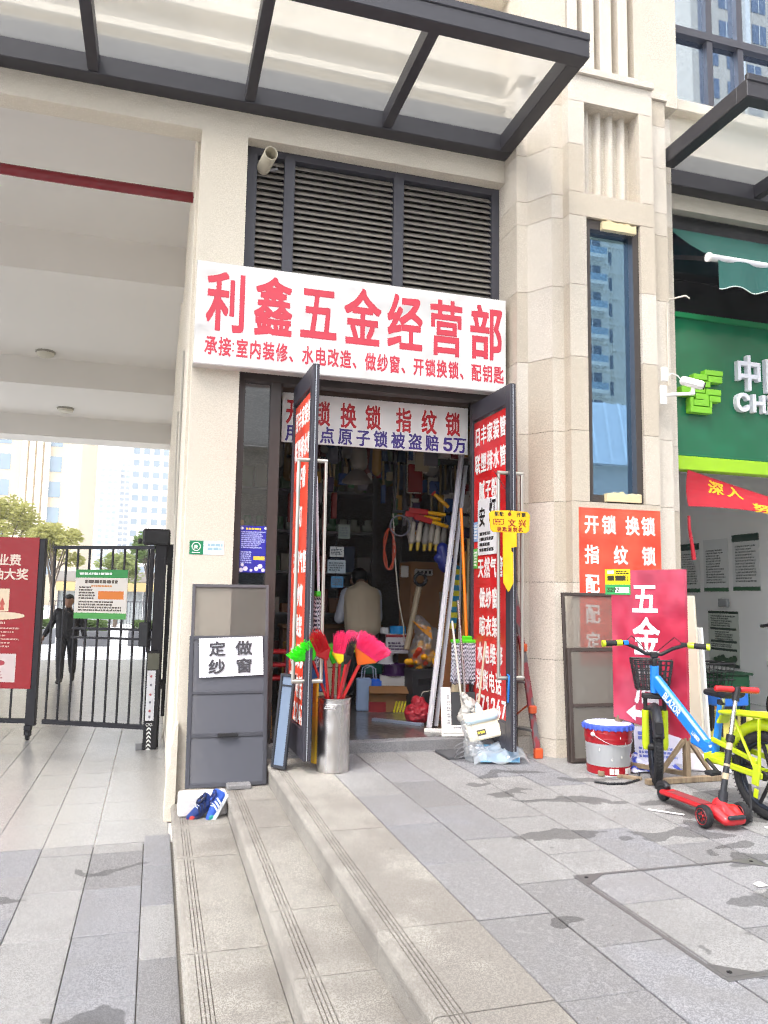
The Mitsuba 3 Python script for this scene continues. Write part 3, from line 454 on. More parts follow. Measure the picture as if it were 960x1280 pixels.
'制': [[[6516,6520,7820,7920,7993,8993,8916,8913,8611,8309,6709,6712]],[[6333,6386,7386,7333]],[[856,769,870,1278,1587,1692,2192,2691,2686,2581,2981,2993,3794,3993,3981,5781,5771,3971,3966,6066,6056,3956,3951,5850,5823,5718,5517,5216,4116,3921,3909,2909,2941,2141,2116,1216,1118,1150,2951,2956],[3925,4725,4826,4841,3941],[2171,1966,2966,2971]]],
'机': [[[631,635,837,1244,1754,2165,865,875,2375,2394,3394,3375,4675,4665,3365,3360,4646,4644,4751,4789,8189,8121,8120,8220,8320,8421,8536,8936,9135,9433,9316,9212,9011,8810,7610,7311,7113,7117,7179,5879,5850,5634,5222,4814,4309,3909,3810,3513,3417,3822,4227,4434,4435,4536,4537,4538,4638,4642,4337,3837,3345,3309,2309,2342,1934,1326,926,927]]],
'定': [[[713,717,1322,1832,2142,2353,3452,3447,3238,3731,4028,4425,4456,2256,2267,7767,7756,5556,5546,8145,8136,5535,5522,6321,9220,9216,9116,8910,5810,4612,4014,3517,2922,2825,2316,1608,1208,1011]],[[1161,1184,4484,4189,4193,4694,5294,5588,5684,8884,8861,7861,7874,2174,2161]]],
'店': [[[613,617,921,1127,1441,1560,1583,4883,4588,4592,5093,5394,5593,6083,9183,9173,5973,5963,8863,8853,5953,5945,8345,8310,7310,7313,4013,3910,2910,2945,4845,4873,2573,2555,2541,2330,2120,1812,1609,1209],[3935,3923,7323,7335]]],
'中': [[[1232,1278,4478,4494,4694,5594,5578,8778,8733,7733,7638,5538,5509,4409,4438,2238,2232],[5548,7648,7668,5568],[2248,4448,4468,2268]]],
'国': [[[1109,1190,1390,8890,8809,7709,7713,2213,2209],[2223,7723,7780,2280]],[[2337,4437,4448,2748,2750,2758,4458,4466,2567,2576,7476,7467,5466,5458,7258,7248,6648,7341,7337,7637,7627,2327],[6337,5644,5648,5448,5437]]],
'深': [[[2718,2722,3124,3930,4335,4941,3241,3251,5551,5561,5761,6561,6551,8851,8841,7141,7734,8229,8526,9123,9119,8916,8714,8214,7817,7124,6531,6509,5509,5531,5026,4520,3513,3113,3115]],[[1184,1188,1289,1493,1893,2987,3285,3389,8889,8870,7970,8267,8760,8756,8352,7952,7755,7162,6271,6275,6678,6978,7178,7970,7879,4279,4269,3269,3280,2975,2575,1980]],[[3256,3260,3865,4471,4877,5377,5876,5871,5567,5061,4152,3652]],[[915,919,1530,2347,2747,3143,3139,1912,1811,1311]],[[760,764,1069,1469,2265,3060,3056,2651,2251,1854]]],
'入': [[[714,719,1120,1825,2633,2836,3546,3956,4266,4369,3479,3082,3087,3492,3892,4288,5080,5769,6947,7536,8427,8823,9221,9217,9013,8910,8510,7814,7121,6529,6038,5155,4947,4336,3625,2918,2313,1709,1309]]],
'努': [[[748,853,1253,1755,2459,1364,1368,1774,874,884,2284,2694,3194,3693,3689,3484,4784,5083,5088,8489,8689,8987,8983,8673,8267,7861,8557,9254,9250,9149,8846,8645,8246,7449,6953,6551,6048,5546,5445,5343,8543,8530,8217,8012,7710,6909,5709,5613,5514,5519,6818,7019,7224,7433,5133,5030,4623,4319,3916,3413,2510,1808,1208,1210,913,917,2020,3024,3427,3630,3933,1433,1443,4243,4348,4149,4050,3553,3150,2647,1945,1343,1044,946],[5179,4868,4361,4958,5057,5056,5558,6161,5569,5277,5279],[4850,4851,4750],[6379,6674,6968,7474,7679],[2769,3366,3771,3874,3074]]],
'力': [[[813,817,1220,2026,2632,3138,3650,3964,1164,1175,4075,4094,4894,5094,5075,8775,8649,8426,8116,8013,7811,7510,7209,5410,5313,5216,5218,5220,6720,6920,7122,7328,7437,7664,5064,4953,4642,4233,3523,2715,1708,1308,1210]]],
'物': [[[655,660,762,969,1289,1789,2288,2283,2076,2376,2394,3394,3376,4276,4270,4679,5194,5694,6093,6089,5879,9179,9054,8832,8721,8617,8413,8211,7810,6709,6410,6314,6215,6220,7220,7521,7624,7838,8169,7649,7136,6729,6221,5513,5210,4710,4612,4214,4218,4520,5125,5837,6552,7069,6769,6457,5946,5336,4628,4228,4130,3732,3736,4342,4850,5257,5769,5469,5163,4858,4554,4352,4450,4445,3341,3311,3308,2308,2338,1335,835,740,745,2349,2366,1966,1758,1553,1153],[3352,3854,3556,3560,4066,3366]]],
'业': [[[913,923,3323,3493,4493,4423,5524,5593,6593,6645,7359,7973,8373,8871,8866,8762,7946,7436,6936,6638,6623,9123,9113]],[[1167,1172,1673,2173,3247,3343,3339,2737,2337,1851]]],
'费': [[[714,718,1719,2521,2021,2043,1642,1242,947,951,1853,2557,1457,1461,1569,1677,3577,3579,1379,1388,3588,3594,3794,4594,4588,5588,5594,6394,6594,6588,8488,8469,6568,6566,9065,8957,8850,8649,8548,8048,8022,9118,9113,8709,8309,6715,5021,5023,4719,4216,3613,2510,1609,1009,912],[5829,6925,6940,5540,5535,5329],[7149,7052,7056,7756,7857,6557,6549],[5549,5557,4157,4054,3651,3449],[3022,3625,4028,4334,4540,3040],[6579,6577,7477,7479],[4466,5566,5568,4568],[4579,4577,5577,5579],[2566,3366,3468,2668]]],
'抽': [[[642,647,1950,1966,766,774,776,1976,1994,3094,3076,3976,3973,5974,5994,6994,6974,9073,9009,8009,8015,4915,4909,3909,3945,3042,3016,2911,2710,2509,1109,914,918,1918,1919,1939,1237,837],[3966,3066,3053,3555,3955],[6940,6925,8025,8040],[6950,8050,8063,6963],[4940,4925,5925,5940],[4950,5950,5963,4963]]],
'大': [[[714,818,1321,1924,2328,3035,3340,3747,4158,958,968,4369,4481,4494,5594,5579,5469,9168,9158,5858,6445,7233,7828,8323,8721,9219,9215,8913,8709,8309,7712,7116,6522,5733,5143,5047,4535,4028,3623,3017,2413,1609,1209,1011]]],
'奖': [[[714,718,2020,3025,3428,4034,934,944,4344,4447,4047,3850,3846,2846,2859,1552,1052,857,861,2871,2894,3894,3876,4379,4883,5489,5694,6194,6692,6688,6587,8787,9185,9180,8977,8670,8265,7659,7156,6352,5549,5544,9044,9034,5934,6428,6826,7323,8320,9219,9215,9013,8809,8409,7810,6614,6117,5720,5225,5028,4723,4018,3213,2511,1609,1009,911],[3872,3856,4958,5761,4969,4970,4668,4268],[5776,5876,5975,6767,7473,7777,5877]],[[1083,1087,1489,1989,2483,2776,2772,2269,1869,1575,1281]]],
'门': [[[3580,3591,8891,8819,8713,8511,8209,7809,6309,6213,6115,6119,7619,7719,7720,7780]],[[1587,1591,1994,2494,3186,3679,3674,3170,2770,2376]],[[1208,1276,2276,2208]]],
'件': [[[3155,3159,3362,3771,4082,4189,4789,5288,5284,5076,5776,5793,6793,6776,8876,8874,8866,6766,6750,9150,9139,6739,6709,5709,5739,3139,3141,3150,5750,5766,4665,4459,4052,3652]],[[654,658,1163,1874,2486,2793,3293,3792,3790,3786,3173,2869,2809,1809,1853,1448,1048,950]]],
'、': [[[830,835,1439,1839,2532,2632,3721,3720,3716,3211,2711,2119,1128]]],
'0': [[[943,957,1067,1374,1881,2283,2685,2985,3785,4185,4584,4882,5179,5672,5866,5957,5945,5937,5628,5221,4918,4516,3914,2715,2117,1621,1228,1034],[2246,2436,2632,2929,3227,3527,3828,4030,4334,4539,4646,4653,4559,4464,4169,3872,3573,3273,2971,2667,2464,2358]]],
'1': [[[1215,1227,2927,2968,1961,1461,1474,2885,4385,4327,5727,5715]]],
'2': [[[1115,1126,3856,4160,4365,4268,4071,3673,3273,2972,2669,2465,2461,1161,1164,1170,1376,1578,2082,2384,2785,3385,4185,4882,5378,5672,5666,5657,5453,5048,4340,4339,3227,5727,5715]]],
'3': [[[830,836,2236,2234,2332,2629,3027,3427,4029,4231,4435,4437,4241,3844,3246,2346,2358,3572,1172,1185,5585,5573,4057,4556,5053,5449,5645,5741,5731,5627,5422,4818,4315,3614,2515,2016,1320,1023,926]]],
'4': [[[828,840,3384,3685,4785,4779,4677,4476,2541,3841,3861,5161,5258,5241,6041,6038,6028,5228,5115,3815,3828]]],
'5': [[[1029,1037,2337,2532,2829,3127,3427,3728,4131,4335,4437,4341,4145,3948,3550,3350,2949,2547,1747,1148,1154,1584,5484,5472,2772,2661,3262,3962,4262,4859,5454,5646,5737,5629,5424,5221,4818,4315,3614,2615,2216,1718,1323,1126]]],
'6': [[[1133,1143,1352,1860,3484,3585,4885,4879,3560,4259,4658,5156,5451,5744,5736,5629,5423,4918,4315,3714,2715,2117,1620,1227],[2436,2633,2929,3127,3427,3828,4131,4334,4439,4243,4046,3748,3348,3047,2644,2439]]],
'7': [[[1172,1185,5785,5772,2915,1515,1521,4172]]],
'8': [[[930,940,1043,1146,1449,1751,1455,1258,1261,1271,1274,1578,1881,2183,2885,3785,4385,4584,5081,5575,5672,5667,5659,5455,5151,5548,5646,5940,5828,5623,5421,5018,4315,3714,2615,2116,1519,1124],[2335,2432,2629,2927,3327,3827,4229,4432,4535,4439,4042,3744,3445,3044,2742,2439],[2565,2663,2859,3158,3357,3658,3959,4262,4365,4268,4071,3772,3473,3173,2871,2669]]],
'9': [[[1157,1167,1273,1577,1881,2082,2584,2985,3785,4185,4584,4981,5279,5476,5670,5764,5756,5549,5039,3315,2015,2021,3340,2840,2341,1844,1448,1253],[2461,2656,2954,3252,3552,3853,4156,4359,4463,4365,4169,3872,3473,3072,2769,2464]]],
'C': [[[843,859,1065,1169,1576,1979,2583,3085,3685,4585,5184,5980,6276,6670,6766,6759,5459,5265,4869,4372,3772,3270,2766,2563,2257,2152,2148,2339,2733,3031,3329,3727,4127,4629,5032,5134,5337,5441,6741,6734,6426,6223,5920,5316,4514,3414,2516,2118,1524,1228,1035]]],
'H': [[[1015,1084,2484,2457,5257,5284,6684,6615,5215,5244,2444,2415]]],
'I': [[[715,728,1828,1872,772,785,4385,4372,3272,3228,4328,4315]]],
'N': [[[1015,1085,2385,2684,5340,5385,6785,6715,5415,5115,2459,2415]]],
'A': [[[515,521,2884,3185,4385,6621,6615,5315,4633,2533,1915],[2945,4245,3664,3564]]],
'B': [[[1015,1085,4185,4584,5182,5578,5775,5871,5861,5756,5351,5748,5945,6140,6132,6026,5822,5419,4916,4315],[2444,2428,3728,4028,4430,4733,4735,4738,4441,4143,3744],[2472,2457,3657,3857,4259,4563,4565,4468,4270,3971,3672]]],
'L': [[[1015,1085,2485,2428,5428,5415]]],
'Z': [[[872,885,5885,5873,2728,5828,5815,815,927,4072]]],
'O': [[[843,856,962,1168,1474,1676,2080,2684,3185,3685,4585,5284,5681,6079,6474,6769,6962,7054,7045,6936,6731,6323,5819,5216,4514,3414,2915,2218,1920,1524,1230,1035],[2146,2341,2437,2634,3031,3428,3727,4127,4428,4931,5234,5641,5746,5751,5656,5560,5266,4770,4172,3772,3471,3170,2867,2564,2361,2257,2152]]],
'T': [[[772,785,6185,6172,4172,4115,2715,2772]]],
'U': [[[1034,1084,2484,2438,2634,2931,3328,3827,4328,4831,5034,5238,5384,6684,6634,6531,6325,6123,5718,5216,4614,3314,2615,2118,1820,1424,1228]]],
'E': [[[1015,1085,5585,5572,2472,2457,5356,5354,5344,2444,2428,5528,5515]]],
'V': [[[579,585,1685,1885,1984,3635,4048,5384,5585,6685,6678,4315,3115,2815]]],
'R': [[[1015,1084,4184,4883,5380,5677,5873,5969,6065,5955,5852,5648,5345,5042,6221,6215,4715,3440,2440,2415],[2472,2453,3553,3853,4154,4457,4661,4664,4467,4369,3971,3772]]],
':': [[[959,1063,1266,1966,2266,2564,2662,2653,2451,2149,1250,1151,953]],[[919,927,1029,1231,1331,2131,2430,2528,2627,2619,2517,2315,2115,1315,1017]]],
}
ADV = {'0': 0.65, '1': 0.65, '2': 0.65, '3': 0.65, '4': 0.65, '5': 0.65, '6': 0.65, '7': 0.65, '8': 0.65, '9': 0.65, 'C': 0.73, 'H': 0.74, 'I': 0.437, 'N': 0.753, 'A': 0.687, 'B': 0.653, 'L': 0.563, 'Z': 0.63, 'O': 0.767, 'T': 0.643, 'U': 0.743, 'E': 0.6, 'V': 0.69, 'R': 0.643, ':': 0.27}


# ---------------------------------------------------------------- lettering: outlines of the characters
def glyph_polys(ch, cache={}):
    if ch not in cache:
        out = []
        for pol in GLYPH[ch]:
            rings = []
            for r in pol:
                q = np.stack(np.divmod(np.array(r), 100), 1) / 99 * 1.12
                rings.append(q - [.06, .2])
            out.append(rings)
        m = []
        for rings in out:
            try:
                m.append(prism(rings, 0, 1))
            except Exception:
                pass
        cache[ch] = cat(*m)
    return cache[ch]


def text(fr, s, x, y, w, h, depth=.002, off=.001, pitch=None):
    """Characters of width w and height h on the frame fr, the first one's box from (x, y); pitch from one to the next."""
    ms = []
    for ch in s:
        if ch == ' ':
            x += (pitch or w); continue
        V, F = glyph_polys(ch)
        a = ADV.get(ch)
        cap = 1.0 if a is None else 1.25
        V = V * [w * cap, h * cap, depth] + [x, y + (h * .1 if a is None else 0), off]
        ms.append((V, F))
        x += (pitch or w) if a is None else w * cap * a * 1.02
    return fr(cat(*ms))


def fine_print(fr, x0, x1, y0, y1, rows, seed, fill=.62, off=.001, th=.0008, ragged=.3):
    """Lines of print too small to read: a row of short strokes per line."""
    rng = np.random.default_rng(seed); ms = []
    dy = (y1 - y0) / rows
    for r in range(rows):
        y = y1 - (r + 1) * dy; x = x0; end = x1 - (x1 - x0) * ragged * rng.random() ** 2
        while x < end:
            w = dy * fill * rng.uniform(.5, 2.2)
            ms.append(bx(x, min(x + w, end + 1e-4), y + dy * (1 - fill) / 2, y + dy * (1 + fill) / 2, off, off + th)); x += w + dy * .22
    return fr(cat(*ms))


def chars(parent, fr, s, x, y, w, h, mat, depth=.002, off=.001, pitch=None, name='character'):
    """Large characters, each a part of its own."""
    for i, ch in enumerate(s):
        if ch != ' ':
            part(parent, name, text(fr, ch, x + i * (pitch or w), y, w, h, depth, off), mat)

rng = np.random.default_rng(7)
# ================================================================ THE SETTING: ground, pavements, steps
put(thing('ground', kind='structure'), bx(-600, 600, -600, 600, -.9, -.46), col('#8a8782', .9))
lp = thing('lower_pavement', kind='structure')
put(lp, bx(-14, .2, -12, 5.56, -.45, -.415), JOINT)
pp = thing('passage_floor', kind='structure')
put(pp, bx(-14, .3, 5.56, 20.2, -.45, -.412), col('#c9c7c3', .6))
up = thing('upper_pavement', kind='structure')
put(up, bx(.86, 14, -12, 6.16, -.45, -.014), JOINT)


def slab(parent, x0, x1, y0, y1, z, mats, g=.0024, th=.03, ch=.003, tilt=.0015):
    m = bx(x0 + g, x1 - g, y0 + g, y1 - g, z - th, z, ch)
    V = m[0].copy()
    V[:, 2] += rng.uniform(-tilt, tilt) + (V[:, 0] - (x0 + x1) / 2) * rng.uniform(-.004, .004) + (V[:, 1] - (y0 + y1) / 2) * rng.uniform(-.003, .003)
    part(parent, 'paving_slab', (V, m[1]), mats[rng.integers(len(mats))])


# lower pavement: columns .31 wide, courses .62, every other column set off by half
for i in range(-5, 1):
    x0 = -.31 + .31 * i; x1 = x0 + .31
    if i == 0:
        x0, x1 = .0, .172
    if i > 0:
        continue
    off = {0: 4.45, -1: 4.143}.get(i, 4.45 if i % 2 == 0 else 4.143)
    if i == -0:
        pass
    y = off - .62 * 5
    while y < 5.55:
        y1 = min(y + .62, 5.555)
        if i == 0:
            y1 = min(y + .62, 5.9)
        if y1 - y > .05:
            slab(lp, x0, x1, y, y1, -.40, PAVE)
        y += .62
for k in range(7):
    slab(lp, -.31, 0, 4.143 + .62 * (k - 4), min(4.143 + .62 * (k - 3), 5.555), -.40, PAVE)
put(key_for(lp + '__outer_paving'), cat(bx(-13.9, -1.864, -11.9, 5.55, -.43, -.402), bx(-1.864, .172, -11.9, 1.03, -.43, -.402)), PAVE[0])
# passage: smooth tiles with pale joints, courses .53
for i in range(-7, 1):
    x0 = -.31 + .31 * i; x1 = min(x0 + .31, .16)
    if i == 0:
        x0, x1 = -.307, .16
    for k in range(9):
        y0 = 5.565 + .53 * k
        slab(pp, x0, x1, y0, y0 + .53, -.40, [PASS], g=.003, ch=.0015, tilt=.0004)
put(key_for(pp + '__far_tiling'), cat(bx(-13.9, -2.48, 5.57, 20.1, -.43, -.401), bx(-2.48, .16, 10.34, 20.1, -.43, -.401)), PASS)
# upper pavement: columns .325 wide
for c in range(13):
    x0 = 1.2575 + .3225 * c; x1 = x0 + .3225
    y = (2.29 if c % 2 == 0 else 1.97) - .63
    while y < 6.1:
        y1 = min(y + .63, 6.145)
        # the frame of the manhole replaces the joints it crosses
        if y1 - y > .06:
            segs = [(y, y1)]
            if 1.87 < (x0 + x1) / 2 < 2.86:
                for e in (2.285, 3.245):
                    segs = [t for a, b in segs for t in (([(a, e), (e, b)] if a + .03 < e < b - .03 else [(a, b)]))]
            for a, b in segs:
                slab(up, x0, x1, a, b, 0, PAVE, g=.0036)
        y += .63
put(key_for(up + '__outer_paving'), cat(bx(5.46, 13.9, -11.9, 6.1, -.03, -.003), bx(1.26, 5.44, -11.9, 1.33, -.03, -.003)), PAVE[1])
put(key_for(up + '__shop_sill'), bx(.86, 2.9, 6.10, 6.22, -.3, .088, .008), PAVE[3])
scene['lead_steel'] = {'type': 'twosided', 'b': {'type': 'principled', 'base_color': rgb('#6c6b6b'), 'roughness': .45, 'metallic': .5}}
mh = thing('manhole_cover', 'square paving-filled manhole cover with flush grey steel edging in the pavement', 'manhole cover')
for n, a in (('edge_strip', (1.872, 2.855, 2.262, 2.285)), ('edge_strip', (1.872, 2.855, 3.242, 3.258)), ('edge_strip', (1.868, 1.886, 2.285, 3.242)), ('edge_strip', (2.842, 2.858, 2.285, 3.242))):
    part(mh, n, bx(*a, -.02, .0035, .001), 'lead_steel')
for x, y, sx, sy in ((1.886, 2.285, 1, 1), (1.886, 3.242, 1, -1), (2.842, 2.285, -1, 1), (2.842, 3.242, -1, -1)):
    part(mh, 'corner_plate', prism([(x, y), (x + .13 * sx, y), (x, y + .10 * sy)], -.004, .0042), 'lead_steel')
    part(mh, 'bolt', lathe([(0, 0), (.009, 0), (.009, .004), (0, .004)], 8, (x + .03 * sx, y + .025 * sy, .003)), BLACK)

# stone steps: treads with a rounded nose and four cut grooves, the slabs .62 long
st = thing('stone_steps', kind='structure')
put(st, cat(bx(.20, .87, -6, 6.05, -.45, -.32), bx(.56, .88, -6, 6.05, -.45, -.18), bx(.86, 1.25, -6, 6.1, -.45, -.04)), JOINT)


DIRT = col('#544e47', .95)


def tread(x0, x1, z, y0, y1, grooves=True):
    P = [(x1, z - .045), (x0 + .004, z - .045)]
    for a in range(0, 91, 15):
        t = math.radians(180 - a); P.append((x0 + .022 + .022 * math.cos(t), z - .022 + .022 * math.sin(t)))
    if grooves:
        for gx in (.052, .068, .084, .100):
            P += [(x0 + gx, z), (x0 + gx + .001, z - .005), (x0 + gx + .004, z - .005), (x0 + gx + .005, z)]
    P.append((x1, z))
    V, F = prism(P[::-1], y0 + .002, y1 - .002)
    return V[:, [0, 2, 1]], F[:, ::-1]


for x0, x1, z, ph in ((.175, .545, -.28, 3.551), (.537, .858, -.14, 3.551), (.847, 1.255, 0., 4.165)):
    y = ph - .62 * 7
    while y < 6.04:
        y1 = min(y + .62, 6.048)
        if y1 - y > .03:
            e = .045 if y1 < 5.9 else 0
            dz = rng.uniform(-.001, .001)
            k = part(st, 'tread_slab', tread(x0, x1, z + dz, y, y1), TREAD)
            ds = []
            for gx in (.052, .068, .084, .100):
                t = y + rng.uniform(.01, .09)
                while t < y1 - .03:
                    u = min(t + rng.uniform(.04, .3), y1 - rng.uniform(.004, .05))
                    if u > t:
                        ds.append(bx(x0 + gx + .001, x0 + gx + .004, t, u, z + dz - .0049, z + dz - .0015 - .0015 * rng.random()))
                    t = u + rng.uniform(.004, .03)
            part(k, 'groove_dirt', cat(*ds), DIRT, kind='stuff')
            part(st, 'riser_slab', bx(x0 + .010, x0 + .04, y + .002, y1 - .002, z - .14, z - .046, .002), TREAD)
        y += .62

# ================================================================ THE BUILDING
B = thing('shop_building', 'cream stucco and stone building with a tall hardware shop front and an open passage', 'building')
CORE = col('#6f675b', .9)
DARK = col('#2a2826', .9)
INT = procmat('shop_interior', speckle('#6b6762', '#77736e', 60, .3, (.12, .11, .1)), .85, .2)
part(B, 'passage_pier', cat(bx(.192, .56, 6.05, 6.26, -.4, 4.967)), STUCCO)
# the broken plaster at the foot of the pier
part(B, 'plinth', prism([(.13, -.395), (.20, -.40), (.20, .27), (.185, .245), (.175, .15), (.160, .11), (.158, .0), (.140, -.04), (.136, -.2)], -.09, .09), STUCCO)
V, F = prism([(.128, -.40), (.205, -.40), (.205, .30), (.186, .27), (.172, .16), (.158, .12), (.160, .01), (.140, -.05), (.134, -.22)], 5.985, 6.2)
scene.pop(B + '__plinth'); counts[B + '__plinth'] = 0
part(B, 'plinth', (V[:, [0, 2, 1]], F[:, ::-1]), STUCCO)
part(B, 'passage_wall', bx(.17, .40, 6.262, 20.2, -.42, 5.6), STUCCO)
part(B, 'header_wall', bx(-9, 2.856, 6.05, 6.24, 4.967, 5.55), STUCCO)
part(B, 'upper_wall', cat(bx(-9, 2.9, 6.11, 6.5, 5.55, 14), bx(-9, 2.9, 6.02, 6.12, 5.68, 5.76, .01), bx(-9, 2.9, 5.97, 6.12, 5.94, 6.04, .01), bx(-9, 2.9, 5.95, 6.12, 6.7, 6.85, .01)), STUCCO)
part(B, 'far_pier', bx(-9, -8.4, 6.05, 7, -.4, 4.967), STUCCO)
part(B, 'passage_ceiling', cat(bx(-9, .3, 6.24, 14.9, 5.45, 5.7), bx(-9, .3, 15.2, 17.5, 4.95, 5.7)), CEIL)
part(B, 'ceiling_beam', bx(-9, .172, 9.42, 9.95, 4.95, 5.452), CEIL)
part(B, 'ceiling_beam', bx(-9, .172, 14.85, 15.25, 4.945, 5.452), CEIL)
part(B, 'ceiling_beam', bx(-9, .172, 17.48, 18.2, 4.5, 5.7), CEIL)
part(B, 'upper_floors', bx(-9, 2.9, 6.5, 18.2, 5.71, 24), CEIL)
rp = thing('fire_pipe', 'dark red pipe hanging under the passage ceiling just behind the header', 'pipe')
put(rp, tube([(x, 7.0 + .004 * math.sin(x * 3), 4.865 + .006 * math.sin(x * 2.2)) for x in np.linspace(-8.9, .17, 30)], .047, 12), col('#7a1620', .35), True)
for i, (x, y, z) in enumerate(((-2.06, 14.45, 5.45), (-1.93, 16.65, 4.95))):
    lt = thing('ceiling_lamp', ('round ceiling lamp on the passage ceiling, the nearer one', 'round ceiling lamp on the passage ceiling, the farther one')[i], 'ceiling lamp', 'round lamps on the passage ceiling')
    part(lt, 'base', lathe([(0, 0), (.165, 0), (.165, -.03), (.155, -.035), (0, -.035)][::-1], 24, (x, y, z)), col('#8d8a80', .5), 30)
    part(lt, 'diffuser', lathe([(.15, -.034), (.145, -.07), (.11, -.09), (0, -.1)][::-1], 24, (x, y, z)), col('#c8c4b4', .4), 60)

# the louvre over the shop
lv = key_for(B + '__louvre')
LFR = col('#3d3d45', .45)
put(lv, cat(bx(.565, .655, 6.17, 6.25, 3.5, 4.967), bx(.885, .972, 6.165, 6.25, 3.5, 4.94), bx(1.85, 1.94, 6.165, 6.25, 3.5, 4.94), bx(2.785, 2.856, 6.17, 6.25, 3.5, 4.967), bx(.655, 2.785, 6.172, 6.25, 4.905, 4.966)), LFR)
SLAT = procmat('louvre_slat', speckle('#7c766f', '#8a847c', 90, .25, (.25, .23, .2), 2.), .5, .4)
for x0, x1 in ((.656, .884), (.973, 1.849), (1.941, 2.784)):
    for k in range(25):
        z = 3.56 + .0545 * k
        part(lv, 'slat', xf(bx(x0, x1, -.034, .034, -.003, .003), rot((1, 0, 0), 48), (0, 6.215, z)), SLAT)

# door frame, transom, side lights
fr = key_for(B + '__door_frame')
put(fr, cat(bx(.562, .622, 6.16, 6.26, .05, 3.02), bx(.83, .912, 6.165, 6.26, .05, 3.02), bx(2.615, 2.72, 6.165, 6.26, .05, 3.02), bx(2.80, 2.857, 6.16, 6.26, .05, 3.02),
            bx(.562, 2.857, 6.15, 6.27, 2.965, 3.13), bx(.622, .83, 6.17, 6.25, .05, .16), bx(2.72, 2.8, 6.17, 6.25, .05, 2.96)), FRAME_B)
part(fr, 'glass_pane', bx(.622, .83, 6.205, 6.211, .16, 2.965), GLASS)
part(fr, 'transom_board', bx(.915, 2.64, 6.362, 6.38, 2.88, 3.3), col('#4f3b30', .6))
sb = part(B, 'sign_backing', bx(.56, 2.857, 6.16, 6.26, 3.13, 3.5), DARK)
# shop interior
part(B, 'shop_floor', bx(.56, 4.0, 6.2, 12, -.1, .09), procmat('shop_floor_tile', speckle('#3f3d3d', '#4b4948', 40, .4, (.1, .09, .08), 2.), .12, .5))
part(B, 'shop_wall', cat(bx(.405, .56, 6.262, 12, -.1, 5.705), bx(3.6, 3.75, 6.262, 12, -.1, 5.705), bx(.56, 3.6, 11.3, 11.5, -.1, 5.705), bx(2.86, 3.6, 6.262, 6.4, -.1, 5.705)), INT)
part(B, 'shop_ceiling', cat(bx(.4, 4.0, 6.262, 12, 3.35, 3.5), bx(.4, 4.44, 6.262, 12, 5.705, 5.8)), INT)

# the right-hand pier, clad in stone courses
PROF = [(2.858, 6.25), (2.858, 5.815), (2.955, 5.805), (3.08, 5.605), (3.185, 5.60), (3.187, 5.50), (4.02, 5.50), (4.022, 5.60), (4.23, 5.605), (4.345, 5.80), (4.44, 5.81), (4.44, 6.25)]
pr = key_for(B + '__stone_pier')


def inset(P, d):
    P = np.array(P); out = []
    for i in range(len(P)):
        n = []
        for a, b in ((max(i - 1, 0), i), (i, min(i + 1, len(P) - 1))):
            if a != b:
                e = P[b] - P[a]; e /= np.linalg.norm(e); n.append(np.array([-e[1], e[0]]))
        m = sum(n); m /= np.linalg.norm(m)
        out.append(P[i] + m * d / max(m @ n[0], .4))
    return np.array(out)


INN, INC = inset(PROF, .05), inset(PROF, .008)
# core behind the stones, set back so that the joints read as grooves; open where the slot and the fluted panel are
core = [tuple(x) for x in INC]
put(pr, cat(prism([*core[:6], (3.345, core[5][1]), (3.345, 6.25)], -.02, 5.72), prism([(3.885, 6.25), (3.885, core[6][1]), *core[6:]], -.02, 5.72),
            bx(3.34, 3.89, 5.508, 6.2, -.02, 2.03), bx(3.34, 3.89, 5.508, 6.2, 4.47, 4.67), bx(3.34, 3.89, 5.508, 6.2, 5.5, 5.72), bx(3.34, 3.89, 5.72, 6.2, 2.0, 5.6)), CORE)
ZC = [-.01, .14, .76, 1.38, 2.035, 2.62, 3.24, 3.86, 4.465, 4.675, 5.1, 5.495, 5.74]
for a, b in zip(ZC[:-1], ZC[1:]):
    for i in range(len(PROF) - 1):
        q = [PROF[i], PROF[i + 1], tuple(INN[i + 1]), tuple(INN[i])]
        spans = [q]
        if i == 5 and ((2.03 <= a < 4.4) or (4.67 <= a < 5.4)):
            x0, x1 = (3.35, 3.875) if a < 4.4 else (3.342, 3.88)
            spans = [[PROF[5], (x0, 5.5), (x0, 5.55), tuple(INN[5])], [(x1, 5.5), PROF[6], tuple(INN[6]), (x1, 5.55)]]
        for s in spans:
            part(pr, 'stone_block', prism(s, a + .002, b - .002), STONE[rng.integers(3)])
# fluted panel in its recess
fl = key_for(B + '__fluted_panel')
put(fl, cat(bx(3.33, 3.89, 5.66, 5.7, 4.66, 5.52), bx(3.325, 3.341, 5.5, 5.67, 4.66, 5.5), bx(3.881, 3.897, 5.5, 5.67, 4.66, 5.5), bx(3.33, 3.89, 5.505, 5.67, 4.655, 4.673), bx(3.33, 3.89, 5.505, 5.67, 5.497, 5.51)), STONE[0])
for k in range(4):
    x = 3.425 + k * .122
    part(fl, 'rib', prism([(x + .037 * math.cos(t), 5.66 - .06 * math.sin(t)) for t in np.linspace(0, math.pi, 9)][::-1], 4.673, 5.497), STONE[1], 40)
# slot window
sw = key_for(B + '__slot_window')
put(sw, cat(bx(3.352, 3.40, 5.53, 5.62, 2.04, 4.46), bx(3.815, 3.873, 5.53, 5.62, 2.04, 4.46), bx(3.40, 3.815, 5.53, 5.62, 4.38, 4.46), bx(3.40, 3.815, 5.53, 5.62, 2.04, 2.10), bx(3.352, 3.873, 5.62, 5.72, 2.03, 4.47)), FRAME_B)
part(sw, 'glass_pane', bx(3.40, 3.815, 5.596, 5.604, 2.1, 4.38), BLUEGLASS)
